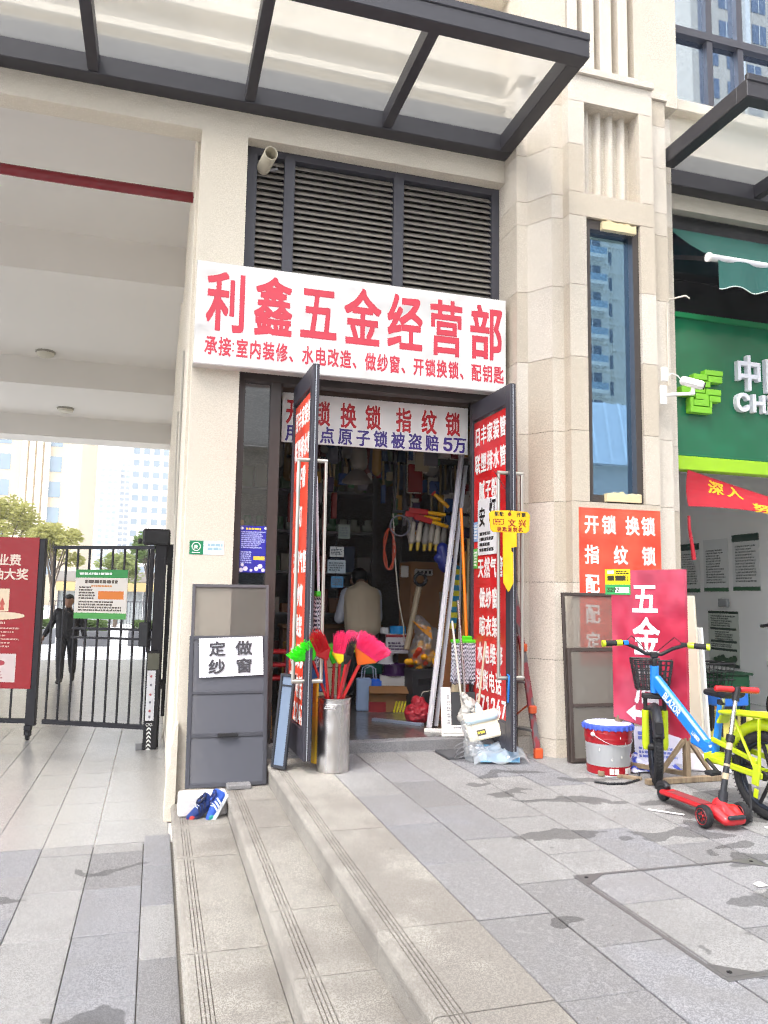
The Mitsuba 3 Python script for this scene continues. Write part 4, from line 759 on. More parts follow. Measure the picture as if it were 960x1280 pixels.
# above the pier: a ledge and the fluted upper shaft
part(B, 'pier_ledge', prism([(3.06, 5.58), (3.18, 5.58), (3.18, 5.47), (4.03, 5.47), (4.03, 5.58), (4.24, 5.58), (4.5, 6.1), (2.84, 6.1)], 5.742, 5.80), STONE[1])
us = key_for(B + '__upper_shaft')
put(us, cat(bx(2.86, 3.30, 5.72, 6.5, 5.8, 14), bx(4.0, 4.46, 5.72, 6.5, 5.8, 14), bx(3.30, 4.0, 5.86, 6.5, 5.8, 14)), STONE[0])
for x, w in ((3.36, .05), (3.52, .06), (3.70, .06), (3.88, .05)):
    part(us, 'rib', bx(x - w, x + w, 5.70, 5.87, 5.8, 14, .01), STONE[1])
# right part: header, window strip, first-floor windows
part(B, 'header_wall', bx(4.442, 14, 6.05, 6.24, 5.02, 5.55), STUCCO)
part(B, 'upper_wall', cat(bx(4.46, 14, 6.1, 6.5, 5.55, 6.1), bx(4.46, 14, 6.0, 6.12, 6.02, 6.14, .01), bx(4.46, 14, 6.1, 6.5, 7.75, 14)), STUCCO)
uw = key_for(B + '__ribbon_window')
put(uw, cat(bx(4.46, 14, 6.12, 6.22, 6.14, 6.20), bx(4.46, 14, 6.1, 6.22, 6.93, 7.01), bx(4.46, 14, 6.12, 6.22, 7.7, 7.76), *[bx(x - .035, x + .035, 6.11, 6.22, 6.19, 7.72) for x in (4.50, 5.17, 5.55, 6.3, 7.0, 7.8, 8.6, 9.4, 10.2)]), LFR)
xs = [4.535, 5.17, 5.55, 6.3, 7.0, 7.8, 8.6, 9.4, 10.2]
scene['mirror_glass'] = {'type': 'twosided', 'b': {'type': 'conductor', 'material': 'none', 'specular_reflectance': rgb((.52, .66, .88))}}
for x0, x1 in zip(xs[:-1], xs[1:]):
    for z0, z1 in ((6.2, 6.93), (7.01, 7.7)):
        P = facade(x0 + .035, 6.17, z0)
        a, b = rng.uniform(-.003, .003, 2)
        V, F = P.box(0, x1 - x0 - .07, 0, z1 - z0, -.006, 0)
        V = V + np.array([0, 1, 0]) * ((V[:, :1] - x0) * a + (V[:, 2:] - z0) * b)
        part(uw, 'glass_pane', (V, F), 'mirror_glass')
bw = key_for(B + '__fanlight')
put(bw, cat(bx(4.442, 14, 6.15, 6.25, 4.93, 5.02), bx(4.442, 14, 6.15, 6.25, 4.36, 4.44), *[bx(x - .04, x + .04, 6.15, 6.25, 4.44, 4.93) for x in (4.48, 5.36, 6.3, 7.2)], bx(4.442, 14, 6.17, 6.25, 3.6, 4.36)), col('#1f2022', .35))
for x0, x1 in ((4.52, 5.32), (5.4, 6.26), (6.34, 7.16)):
    part(bw, 'glass_pane', bx(x0, x1, 6.2, 6.206, 4.44, 4.93), 'mirror_glass')
part(B, 'bank_wall', cat(bx(4.30, 4.44, 6.25, 11.2, -.1, 3.4), bx(7.0, 7.2, 6.25, 11.2, -.1, 3.4), bx(4.3, 7.2, 11.2, 11.4, -.1, 3.4)), col('#e2e2e0', .7))
part(B, 'bank_ceiling', bx(4.3, 7.2, 6.25, 11.3, 3.0, 3.2), col('#d2d2d0', .8))
part(B, 'bank_floor', bx(4.43, 14, 6.12, 11.3, -.1, .02), col('#8b8b8a', .3))
part(B, 'bank_front_wall', bx(7.0, 14, 6.1, 6.25, -.1, 3.6), col('#d5d4d0', .6))

# ================================================================ CANOPIES of steel and glass
for name, x0, x1, bars, lab in (('glass_canopy', -9.0, 2.862, (-6.8, -5.6, -4.4, -3.15, -1.9, -.635, .55, 1.70), 'dark steel and glass canopy above the hardware shop sign'),
                                ('glass_canopy', 4.25, 14.0, (5.5, 6.7, 7.9, 9.1, 10.3, 11.5, 12.7), 'dark steel and glass canopy above the green shop sign')):
    c = thing(name, lab, 'canopy')
    part(c, 'wall_beam', bx(x0, x1, 5.90, 6.048 if x0 < 0 else 5.795, 5.17, 5.50, .006) if x0 < 0 else cat(bx(x0 + .1, x1, 5.90, 6.048, 5.17, 5.50, .006)), CANOPY)
    part(c, 'front_beam', cat(bx(x0, x1, 4.62, 4.74, 5.17, 5.32, .006), bx(x0, x1, 4.61, 4.65, 5.30, 5.36, .006)), CANOPY)
    for xe in (x0 + .06, x1 - .06):
        y1 = 5.90 if x0 < 0 else 5.68
        part(c, 'side_beam', bx(xe - .06, xe + .06, 4.735, y1, 5.172, 5.32, .006), CANOPY)
    for x in bars:
        part(c, 'cross_bar', bx(x - .04, x + .04, 4.735, 5.905, 5.185, 5.318, .004), CANOPY)
    e = [x0 + .12, *bars, x1 - .12]
    for a, b in zip(e[:-1], e[1:]):
        part(c, 'glass_pane', bx(a - .03, b + .03, 4.66, 5.93, 5.322, 5.332), 'canopy_glass')

# ================================================================ SIGNS
VINYL = lambda p, n, uv: mikit.fbm(p.x * 4.5, p.y * 4.5, p.z * 4.5, octaves=2)
PRINT_W = procmat('white_vinyl', speckle('#dcdad7', '#e0deda', 9, .10, (.5, .48, .46), 1.2), .32, .5, VINYL, .05)
RED = col('#b3141f', .45)
SRED = col('#c93a4a', .45)
PURP = col('#3b2a7a', .45)
PRED = procmat('red_vinyl', speckle('#bf1f22', '#c62528', 6, .2, (.42, .1, .09), 1.5), .3, .5, VINYL, .05)
PORG = procmat('orange_red_vinyl', speckle('#d8402c', '#dd4a33', 6, .2, (.62, .2, .12), 1.5), .3, .5, VINYL, .05)
PINK = procmat('faded_red_cloth', speckle('#a71f3b', '#b12a46', 12, .35, (.6, .16, .24), 1.8), .6, .3, VINYL, .06)
s = thing('shop_sign', 'long white sign box with large red characters above the hardware shop door', 'sign')
F0 = facade(.198, 5.93, 3.0)
part(s, 'panel', F0.box(0, 2.612, 0, .815, -.118, 0, .004), PRINT_W)
part(s, 'edge_trim', cat(F0.box(-.004, 2.616, -.004, .012, -.119, -.006), F0.box(-.004, 2.616, .803, .819, -.119, -.006)), col('#bdbbb6', .4))
chars(s, F0, '利鑫五金经营部', .075, .268, .315, .50, SRED, pitch=.3655)
sm = '承接:室内装修、水电改造、做纱窗、开锁换锁、配钥匙'
part(s, 'small_lettering', cat(text(F0, '承接', .075, .073, .098, .155, pitch=.107), F0.box(.288, .3, .115, .127, .001, .003), F0.box(.288, .3, .17, .182, .001, .003),
                               text(F0, sm[3:], .315, .073, .095, .155, pitch=.1038)), SRED, kind='stuff')
s = thing('transom_sign', 'white board with red and purple characters inside the top of the shop doorway', 'sign')
F1 = facade(.95, 6.34, 2.515)
part(s, 'board', F1.box(0, 1.68, 0, .425, -.015, 0, .002), PRINT_W)
for c, x in (('开', .03), ('锁', .27), ('换', .50), ('锁', .72), ('指', 1.0), ('纹', 1.235), ('锁', 1.46)):
    chars(s, F1, c, x, .16, .145, .225, RED)
chars(s, F1, '用', .03, .012, .13, .15, PURP); chars(s, F1, '点原子锁被盗赔', .325, .012, .13, .15, PURP, pitch=.158)
chars(s, F1, '5', 1.435, .025, .13, .125, PURP); chars(s, F1, '万', 1.535, .012, .13, .15, PURP)


HAND = col('#c9c4ba', .32, .85)


def leaf(x0, x1, lab, mat, rows, plab):
    """A door leaf standing open, from its hinge at the frame to its free edge towards the street."""
    Fd = Frame((x0, 6.19, .10), (x1 - x0, -.77, 0), (0, 0, 1))
    d = part(B, 'door', cat(Fd.box(0, .025, 0, 2.83, -.05, 0, .004), Fd.box(.685, .77, 0, 2.83, -.05, 0, .004), Fd.box(.025, .685, 0, .20, -.05, 0), Fd.box(.025, .685, 2.68, 2.83, -.05, 0)), FRAME, label=lab)
    part(d, 'edge_seal', Fd.box(.7702, .772, 0, 2.82, -.028, -.022), col('#b9bcc2', .3, .6))
    part(d, 'glass_pane', Fd.box(.025, .685, .2, 2.68, -.03, -.02), GLASS)
    for c0 in (-.125, .075):
        part(d, 'handle', tube([Fd.p(.715, .53, c0), Fd.p(.715, 2.13, c0)], .0135, 28), HAND, 40)
    for z in (.54, 2.12):
        part(d, 'handle_bracket', tube([Fd.p(.715, z, -.135), Fd.p(.715, z, .085)], .016, 28), HAND, 40)
    ps = thing('door_poster', plab, 'poster')
    part(ps, 'sheet', Fd.box(.028, .683, .21, 2.66, -.02, -.0185), mat)
    P2 = Frame(Fd.p(.028, 0, -.0185), Fd.u, Fd.v)
    k = []
    for t, z, off in rows:
        if t[0] in '0123456789':
            k.append(text(P2, t, off, z - .07, .118, .14))
        else:
            chars(ps, P2, t, off, z - .09, .114, .175, WHITE, pitch=.124)
    part(ps, 'number', cat(*k), WHITE, kind='stuff')
    return Fd, P2


ROWS = [('日丰家装管', 2.53, .02), ('联塑排水管', 2.29, .02), ('腻子粉', 2.05, .11), ('天然气管', 1.40, .09), ('做纱窗', 1.15, .12), ('晾衣架', .92, .12), ('水电维修', .70, .08), ('送货电话', .48, .06), ('9712473', .29, .05)]
FL, PL = leaf(1.018, 1.03, 'open left glass door leaf in dark grey frame', PORG, ROWS[:3] + [('安灯', 1.75, .14)] + ROWS[3:], 'orange-red poster with white characters on the left open door')
FRd, PRt = leaf(2.597, 2.604, 'open right glass door leaf in dark grey frame', PRED, ROWS, 'red poster with white characters and a phone number on the right open door')
wp = thing('paper_notice', 'white paper with large black characters stuck on the red right door poster', 'notice')
part(wp, 'sheet', PRt.box(.09, .50, 1.50, 1.97, .0035, .0045), col('#d8d8da', .6))
chars(wp, PRt, '安', .12, 1.74, .12, .17, BLACK, off=.0046); chars(wp, PRt, '灯', .32, 1.77, .13, .2, BLACK, off=.0046)
part(wp, 'print', cat(fine_print(PRt, .13, .40, 1.52, 1.70, 4, 5, off=.0046)), BLACK, kind='stuff')
for nm, lab, c, z, a in (('sticker', 'small blue sticker on the hinge side of the red right door poster', '#7f9fd0', 1.62, .005), ('sticker', 'small green sticker below the blue one on the red right door poster', '#5fae4f', 1.39, .0)):
    sk = thing(nm, lab, 'sticker')
    part(sk, 'sheet', PRt.box(a, a + .085, z, z + .17, .0035, .0042), col(c, .4))
    part(sk, 'lettering', fine_print(PRt, a + .01, a + .075, z + .02, z + .15, 5, 3, off=.0043), WHITE, kind='stuff')

# yellow key board hung on the right door's handle
ks = thing('key_sign', 'yellow key-shaped board hanging in front of the right open door', 'sign')
YEL = procmat('yellow_board', speckle('#e0ae12', '#e8b91a', 8, .1, (.55, .36, .02), 3), .45, .4)
F2 = Frame((2.385, 5.36, 1.29), (1, -.06, 0), (0, .02, 1))
hd = [(x * .165 + .18, y * .083 + .535) for x, y in ((-.93, -.8), (-.8, -1), (.8, -1), (.95, -.8), (1.0, .7), (.86, .95), (0, 1.04), (-.86, .95), (-1, .7))]
sh = [(.125, .46), (.125, .07), (.165, .0), (.205, .07), (.205, .3), (.19, .31), (.19, .335), (.235, .345), (.235, .46)]
part(ks, 'key_head', F2(prism(hd, 0, .012)), YEL)
part(ks, 'key_shaft', F2(prism(sh, .001, .011)), YEL)
part(ks, 'lettering', cat(text(F2, '文兴', .165, .495, .062, .062, off=.0125, pitch=.085), text(F2, '钥匙复制机', .075, .458, .036, .036, off=.0125, pitch=.043),
                          F2(prism([[(.045, .51), (.13, .51), (.13, .552), (.045, .552)], [(.05, .515), (.125, .515), (.125, .547), (.05, .547)]], .012, .0135)),
                          F2(fine_print(Frame((0, 0, 0), (1, 0, 0), (0, 1, 0)), .06, .12, .52, .545, 1, 4, off=.012))), col('#8a2a14', .5))
part(ks, 'black_lettering', cat(text(F2, '钥配', .055, .575, .034, .034, off=.0125, pitch=.04), text(F2, '开锁', .235, .575, .034, .034, off=.0125, pitch=.04)), BLACK, kind='stuff')
part(ks, 'hole', F2(lathe([(0, 0), (.014, 0), (.014, .0015), (0, .0015)], 12, (.178, .592, .0122))), col('#7a2a10', .5))
part(ks, 'cord', tube([F2.p(.178, .592, .014), F2.p(.2, .70, .02), (2.49, 5.47, 2.23)], .0025, 5), BLACK)

# small signs on the left pier and the side light
wl = thing('wall_sticker', 'small green and white sticker with a circled R on the left pier', 'sticker')
F3 = facade(.232, 6.048, 1.54)
part(wl, 'green_half', F3.box(0, .103, 0, .105, 0, .002), col('#1f7a52', .4))
part(wl, 'white_half', F3.box(.103, .257, 0, .105, 0, .002), col('#c9d6dd', .4))
ring = [(.05 + .034 * math.cos(t), .06 + .034 * math.sin(t)) for t in np.linspace(0, 2 * math.pi, 24, endpoint=False)]
rin = [(.05 + .028 * math.cos(t), .06 + .028 * math.sin(t)) for t in np.linspace(0, 2 * math.pi, 24, endpoint=False)]
part(wl, 'emblem', cat(F3(prism([ring, rin], .002, .003)), text(F3, 'R', .034, .043, .034, .03, off=.002), fine_print(F3, .02, .08, .008, .02, 1, 2, off=.002)), WHITE)
part(wl, 'lettering', fine_print(F3, .135, .245, .03, .09, 2, 9, off=.002, ragged=0), col('#8fb0c0', .5), kind='stuff')
pp_ = thing('poster', 'purple notice poster on the side window beside the left door', 'poster')
F4 = facade(.618, 6.19, 1.415)
part(pp_, 'sheet', F4.box(0, .222, 0, .372, 0, .0015), col('#2f2fa0', .35))
part(pp_, 'print', cat(fine_print(F4, .015, .205, .19, .33, 9, 3, off=.0015), fine_print(F4, .015, .10, .07, .17, 6, 8, off=.0015)), col('#a9b4e6', .5), kind='stuff')
part(pp_, 'heading', cat(fine_print(F4, .05, .18, .335, .36, 1, 6, off=.0015), F4.box(.115, .205, .10, .13, .0015, .0025)), col('#e7c44a', .5), kind='stuff')
part(pp_, 'ornament', F4(cat(*[prism([(x + r * math.cos(t), y + r * math.sin(t)) for t in np.linspace(0, 6.2, 8)], .0015, .0025) for x, y, r in ((.02, .02, .018), (.055, .03, .02), (.03, .06, .014), (.10, .018, .012), (.14, .03, .018), (.17, .05, .02), (.195, .02, .015), (.02, .35, .012), (.205, .355, .012))])), col('#dfe0f0', .5), kind='stuff')

# red poster, yellow sticker and leaning screens at the right-hand pier
rpst = thing('wall_poster', 'large orange-red poster with white characters on the stone pier under the slot window', 'poster')
F5 = facade(3.245, 5.497, .72)
part(rpst, 'sheet', F5.box(0, .76, 0, 1.265, 0, .004), PORG)
k = []
for t, xs_, z in (('开锁换锁', (.045, .205, .425, .575), 1.055), ('指纹锁', (.045, .31, .575), .81), ('配钥匙', (.045, .31, .575), .575), ('配门', (.045, .28), .335), ('定做', (.045, .28), .115)):
    for c, x in zip(t, xs_):
        chars(rpst, F5, c, x, z, .135, .16, WHITE, off=.004)


def screen(name, lab, Fs, w, h, bars, fw, fc, net, t=.022, group=None, netc=0.0):
    """A fly screen: a frame of profiles with cross bars and the mesh stretched in it."""
    k = thing(name, lab, 'window screen', group)
    part(k, 'frame', cat(Fs.box(0, fw, 0, h, -t, 0, .003), Fs.box(w - fw, w, 0, h, -t, 0, .003), Fs.box(fw, w - fw, 0, fw, -t, 0, .003), Fs.box(fw, w - fw, h - fw, h, -t, 0, .003),
                          *[Fs.box(fw, w - fw, b - bw / 2, b + bw / 2, -t, -.002, .002) for b, bw in bars]), fc)
    part(k, 'fly_mesh', Fs(sheet(lambda a, b: (fw + a * (w - 2 * fw), fw + b * (h - 2 * fw), -t * .5 + netc), 1, 1)), net)
    return k


GRF = col('#5c5a5e', .4, .3)
GRF2 = col('#4d4e55', .4, .3)
screen('window_screen', 'tall grey framed fly screen leaning on the left pier behind the dark one', Frame((.272, 5.86, -.135), (1, .0, .004), (.012, .115, 1)), .578, 1.46, (), .024, GRF, NET)
FS = Frame((.262, 5.805, -.135), (1, .0, .004), (.012, .13, 1))
sc = screen('window_screen', 'dark grey fly screen leaning on the left pier with a black handle bar', FS, .578, 1.075, ((.36, .03), (.66, .02)), .03, GRF2, NET_D)
part(sc, 'handle', cat(FS.box(.22, .36, .345, .372, .0, .03, .004)), BLACK)
pn = thing('paper_sign', 'white sheet with black characters taped on the dark grey fly screen', 'sign')
F7 = Frame(FS.p(.075, .77, .003), FS.u + .03 * FS.v, FS.v)
part(pn, 'sheet', F7(slabsheet(lambda a, b: (.47 * a, .285 * b, .003 + .006 * math.sin(5 * a + 2) * math.sin(4 * b) + .008 * (a - .5) ** 2), 8, 6, .001)), col('#dcdde2', .65))
chars(pn, F7, '定做', .07, .152, .125, .11, col('#3b3a40', .6), off=.009, pitch=.195)
chars(pn, F7, '纱窗', .065, .022, .125, .11, col('#3b3a40', .6), off=.009, pitch=.20)
FN = Frame((.845, 5.70, .012), (.085, -.115, 0), (.11, -.02, .64))
nf = screen('window_screen', 'narrow dark framed screen leaning on the left door leaf beside the steel bucket', FN, .145, .665, ((.58, .012),), .022, col('#33353b', .35, .3), col('#6f7f95', .35))
FR1 = Frame((3.075, 5.40, .01), (1, .0, 0), (-.045, .062, 1))
screen('window_screen', 'large brown framed fly screen leaning on the stone pier behind the paint pail', FR1, .56, 1.29, ((.42, .028),), .026, col('#3f3733', .45), NET)
FR2 = Frame((3.088, 5.372, .012), (1, .0, 0), (-.04, .055, 1))
screen('window_screen', 'lower brown framed fly screen standing in front of the large brown one', FR2, .56, .86, ((.42, .026),), .03, col('#443b36', .45), NET)

# the pink banner on its wooden stand
bs = thing('banner_stand', 'faded red banner with white characters and an arrow on a wooden stand', 'sign')
A, C_ = np.array([3.30, 5.13]), np.array([3.585, 4.665])
FB = Frame((*A, 0), (*(C_ - A), 0), (0, 0, 1)); W_ = np.linalg.norm(C_ - A)
quad = [(0, .385), (W_, .285), (W_ + .004, 1.47), (-.004, 1.465)]
part(bs, 'banner_cloth', FB(cat(prism(quad, -.045, 0))), PINK)
WOOD = procmat('raw_wood', lambda p, n, uv: mikit.mix(lin('#7d6b56'), lin('#9c8a72'), mikit.fbm(p.x * 30, p.y * 30, p.z * 9, octaves=3)) * (.75 + .4 * mikit.noise(p.x * 120, p.y * 120, p.z * 12)), .75, .25)
LWH = col('#e9e4e6', .5)
chars(bs, FB, '五', .155, 1.145, .205, .245, LWH); chars(bs, FB, '金', .16, .845, .205, .285, LWH); chars(bs, FB, '店', .165, .50, .205, .3, LWH)
part(bs, 'arrow', cat(FB(prism([(.10, .43), (.17, .49), (.17, .455), (.36, .445), (.36, .40), (.17, .405), (.17, .375)], .001, .003))), LWH)
part(bs, 'post', bar(FB.p(W_ - .02, 0, -.02), FB.p(W_ - .02, .30, -.02), .04, .04, (1, 0, 0), .002), WOOD)
part(bs, 'post', bar(FB.p(.03, 0, -.02), FB.p(.03, .40, -.02), .04, .04, (1, 0, 0), .002), WOOD)
o = FB.p(W_ - .02, .022, -.02); ex = np.array([1., .0, 0])
part(bs, 'foot', bar(o - ex * .34 + [0, -.02, 0], o + ex * .26 + [0, -.02, 0], .045, .035, (0, 0, 1), .002), WOOD)
part(bs, 'brace', bar(o + ex * .22, o + [0, 0, .26] + ex * .02, .03, .025, (0, 0, 1), .002), WOOD)
part(bs, 'brace', bar(o - ex * .26, o + [0, 0, .26] - ex * .02, .03, .025, (0, 0, 1), .002), WOOD)
o = FB.p(.03, .022, -.02)
part(bs, 'foot', bar(o - FB.w * .3, o + FB.w * .3, .045, .035, (0, 0, 1), .002), WOOD)
part(bs, 'rail', bar(FB.p(.03, .05, -.045), FB.p(W_ - .02, .05, -.045), .035, .03, (0, 0, 1), .002), WOOD)

ys = thing('sticker', 'yellow and green sticker on the top left corner of the red banner', 'sticker')
F6 = Frame(FB.p(-.05, 1.285, .004), FB.u, (0, 0, 1))
part(ys, 'yellow_half', F6.box(0, .2, .075, .19, 0, .0015), col('#e6c800', .4))
part(ys, 'green_half', F6.box(0, .2, 0, .075, 0, .0015), col('#2f9a52', .4))
part(ys, 'print', cat(fine_print(F6, .02, .18, .10, .145, 1, 4, off=.0015, ragged=0, fill=.85), fine_print(F6, .09, .19, .15, .18, 2, 5, off=.0015), text(F6, '3292', .015, .022, .03, .03, off=.0015)), col('#2b2a10', .5), kind='stuff')
part(ys, 'white_box', cat(F6.box(.08, .19, .012, .055, .0015, .002), F6.box(.02, .07, .155, .18, .0015, .002)), WHITE, kind='stuff')

# ---- pails
pb = thing('paint_pail', 'red and grey steel paint pail with a blue rimmed white lid', 'pail')
c = (3.205, 5.06)
R0 = lambda z: .150 + .020 * z / .36
part(pb, 'body', lathe([(0, .004), (.146, .004), (.151, .0), (.154, .006), (.149, .012)] + [(R0(z) + (.003 if z in (.26, .30) else 0), z) for z in (.05, .1, .18, .22, .255, .26, .265, .295, .30, .305, .335)] + [(.165, .338)], 36, (*c, 0)), col('#a9abad', .35, .2), 40)
part(pb, 'red_band', cat(lathe([(R0(z) + .0015 + (.003 if z in (.26, .30) else 0), z) for z in (.225, .255, .26, .265, .295, .30, .305, .334)], 36, (*c, 0)), lathe([(R0(.012) + .0015, .012), (R0(.07) + .0015, .07)], 36, (*c, 0))), col('#9c1420', .3), 40)
part(pb, 'lid', lathe([(0, .352), (.12, .352), (.145, .349), (.15, .356), (.165, .358)][::1], 36, (*c, 0)), col('#c9cde8', .45), 30)
part(pb, 'lid_rim', cat(lathe([(.165, .358), (.176, .354), (.178, .338), (.172, .322), (.167, .33), (.166, .345)], 36, (*c, 0)), *[bx(c[0] + .178 * math.cos(t) - .006, c[0] + .178 * math.cos(t) + .006, c[1] + .178 * math.sin(t) - .006, c[1] + .178 * math.sin(t) + .006, .318, .348, .002) for t in np.linspace(0, 6.283, 24, endpoint=False)]), col('#4a62c8', .4), 30)
hp = [(c[0] + .172 * math.cos(t), c[1] + .172 * math.sin(t), .29 - .075 * math.sin((t - 3.5) / 2.6 * math.pi)) for t in np.linspace(3.5, 6.1, 16)]
part(pb, 'wire_handle', tube(hp, .0025, 6), col('#c9c9c9', .3, .7))
for i in (0, -1):
    part(pb, 'handle_boss', ball(hp[i], .016, 2), col('#d8d8da', .4), True)


def around(m, c, r, a0):
    """Wrap a flat mesh (x along the wall, z up, y outward) round an upright cylinder."""
    V, F = m
    a = a0 + V[:, 0] / r; q = r + V[:, 1]
    return np.stack([c[0] + q * np.cos(a), c[1] + q * np.sin(a), V[:, 2]], 1), F


lt = np.zeros(3)
lf = Frame((0, 0, 0), (1, 0, 0), (0, 0, 1))
raw = text(Frame((0, 0, 0), (1, 0, 0), (0, 1, 0)), 'LU', 0, 0, .07, .07, .002, 0)
V = raw[0][:, [0, 2, 1]] + [0, .001, .13]
part(pb, 'lettering', around((V, raw[1]), c, .156, 5.35), col('#8d1622', .4), kind='stuff')
dr_ = []
for a in np.random.default_rng(4).uniform(3.3, 6.0, 10):
    z = np.random.default_rng(int(a * 1000)).uniform(.1, .33); dr_.append(around(xf(ball((0, 0, 0), .004, 1, (1, .5, 2.6)), None, (0, .0, z)), c, R0(z), a))
part(pb, 'paint_drips', cat(*dr_), col('#e0ddd8', .5), kind='stuff')
part(pb, 'label_strip', around(cat(*[bx(x, x + .03, 0, .002, .02, .06) for x in (0, .035, .12, .155)]), c, .1545, 4.2), col('#d9d5d0', .5), kind='stuff')

sb_ = thing('steel_bucket', 'tall polished steel bucket holding plastic brooms beside the left door', 'bucket')
cb = (1.275, 5.56)
part(sb_, 'body', lathe([(0, .006), (.112, .006), (.116, 0), (.118, .006), (.1165, .012), (.1165, .50), (.121, .508), (.121, .515), (.114, .515), (.113, .02), (0, .02)], 40, (*cb, 0)), CHROME, 40)
part(sb_, 'band', lathe([(.1168, .47), (.1185, .472), (.1185, .478), (.1168, .48)], 40, (*cb, 0)), STEEL, 40)
hx = cb[0] - .085
part(sb_, 'handle', tube([(hx, cb[1] - .078, .455), (hx - .012, cb[1] - .125, .455), (hx + .06, cb[1] - .145, .45), (hx + .07, cb[1] - .105, .455)], .006, 8), STEEL)
for t in (3.9, 4.55):
    part(sb_, 'rivet_plate', around(bx(-.012, .012, 0, .004, .44, .475, .002), cb, .1165, t), STEEL)


# ---- brooms standing in the steel bucket
def broom(lab, head_px, Yh, foot, hc, bc, w, hh, bl, tilt=0., stick='#a51a1c', r=.0105, fan=1.25, up=True, name='broom', seed=0):
    """A broom upside down in the bucket: stick, head block and a bunch of bristles at the top."""
    rg = np.random.default_rng(seed + 5)
    k = thing(name, lab, 'broom', 'plastic brooms in the steel bucket')
    top = at(head_px[0], head_px[1] - 13, Y=Yh)
    h2 = top[:2] - np.array(cb); q = np.array([*(np.array(cb) + h2 / max(np.linalg.norm(h2), 1e-6) * min(.085, np.linalg.norm(h2))), .515])
    q[:2] += (np.array(foot) - cb) * .15
    dn = (q - top) / np.linalg.norm(q - top); bot = q.copy()
    while bot[2] > .03 and np.linalg.norm(bot[:2] + dn[:2] * .02 - cb) < .098:
        bot = bot + dn * .02
    d = top - bot; d /= np.linalg.norm(d)
    part(k, 'stick', tube([bot, top], r, 10), col(stick, .3), 40)
    u = np.cross(d, [0, 1, 0]); u /= np.linalg.norm(u); v = np.cross(u, d)
    u, d2 = u * math.cos(tilt) + d * math.sin(tilt), d * math.cos(tilt) - u * math.sin(tilt)
    R = np.stack([u, np.cross(d2, u), d2], 1)
    hd = cat(lathe([(.014, -.05), (.017, 0), (.022, .02)], 10), prism([(-w * .55, .02), (w * .55, .02), (w * .95, hh), (-w * .95, hh)], -.02, .02)) if False else None
    P = []
    m = Manifold.batch_hull([Manifold.sphere(.015, 10).translate([0, 0, -.03]), Manifold.sphere(.016, 10).translate([-w * .8, 0, hh]), Manifold.sphere(.016, 10).translate([w * .8, 0, hh])]).to_mesh()
    part(k, 'head', xf((m.vert_properties[:, :3], m.tri_verts), R, top), col(hc, .35), 40)
    nb = 0; ms = []
    for x in np.linspace(-w * .86, w * .86, int(w * 2 / .0062)):
        for y in (-.016, -.010, -.003, .004, .010, .016):
            e = rg.normal(0, .006, 2)
            p0 = np.array([x, y, hh + .004]); p1 = np.array([x * fan + e[0], y * 2.3 + e[1], hh + bl * rg.uniform(.88, 1.05) * (1 - .22 * (abs(x) / w) ** 3 - .06 * (y / .016) ** 2)])
            pm = (p0 + p1) / 2 + rg.normal(0, .003, 3); ms.append(tube([p0, pm, p1], [.0032, .0027, .0016], 3))
    part(k, 'bristles', xf(cat(*ms), R, top), col(bc, .5), kind='stuff')
    return k


bz = lambda a, r: (cb[0] + r * math.cos(a), cb[1] + r * math.sin(a))
broom('bright green broom head leaning left out of the steel bucket', (388, 832), 5.45, bz(.3, .07), '#2fd40a', '#39e312', .125, .035, .075, -.2, seed=1)
broom('red brush with short red bristles in the steel bucket, right of the green broom', (406, 832), 5.42, bz(2.5, .05), '#a01016', '#b4141c', .052, .03, .17, -.32, fan=1.0, seed=2)
broom('pink broom with a yellow band behind the black one in the steel bucket', (425, 836), 5.6, bz(3.6, .08), '#e8d21e', '#e8356f', .062, .03, .17, .08, stick='#8d1018', fan=1.15, seed=3)
broom('black brush in the middle of the steel bucket', (434, 836), 5.38, bz(3.8, .085), '#141013', '#1b1014', .022, .02, .14, .12, fan=1.3, seed=4, stick='#b01c24')
broom('large pink broom with an orange head leaning right out of the steel bucket', (452, 838), 5.40, bz(3.4, .09), '#e26412', '#ee3673', .105, .05, .14, .22, fan=1.5, seed=5, stick='#c22828', r=.0125)
broom('pink and yellow green broom behind the others at the back of the steel bucket', (441, 822), 5.72, bz(4.2, .06), '#d4e428', '#ef4f86', .075, .02, .10, .1, seed=6, stick='#8d1018')
broom('lime green broom half hidden behind the red brush in the steel bucket', (418, 836), 5.68, bz(2.9, .07), '#38c814', '#45d81e', .05, .02, .09, .25, seed=7, stick='#9a1218')

# ================================================================ THE GATE in the passage
GM = col('#1d1c22', .4, .2)
gH, gM = np.array([-.02, 8.82]), np.array([-1.13, 9.43])
gd = (gM - gH) / np.linalg.norm(gM - gH); GL = np.linalg.norm(gM - gH)
FG = Frame((*gM, 0), (*(-gd), 0), (0, 0, 1))            # from the meeting stile to the hinge, facing the street
g1 = thing('bar_gate', 'right leaf of the black bar gate across the passage, carrying a green and white notice', 'gate')
part(g1, 'top_rail', FG.box(0, GL, 1.715, 1.75, -.02, .02), GM)
part(g1, 'bottom_rail', FG.box(0, GL, -.215, -.165, -.02, .02), GM)
part(g1, 'middle_rail', FG.box(.30, GL, .825, .85, -.018, .018), GM)
part(g1, 'middle_rail', FG.box(.30, GL, .725, .75, -.018, .018), GM)
for i in range(9):
    x = .03 + i * .1445
    part(g1, 'bar', FG.box(x - .009, x + .009, -.165, 1.715, -.009, .009), GM)
part(g1, 'lock_box', FG.box(GL - .13, GL - .02, .66, .92, -.03, .05, .008), BLACK)
nb = thing('notice_board', 'green and white notice board fixed to the bars of the right gate leaf', 'notice')
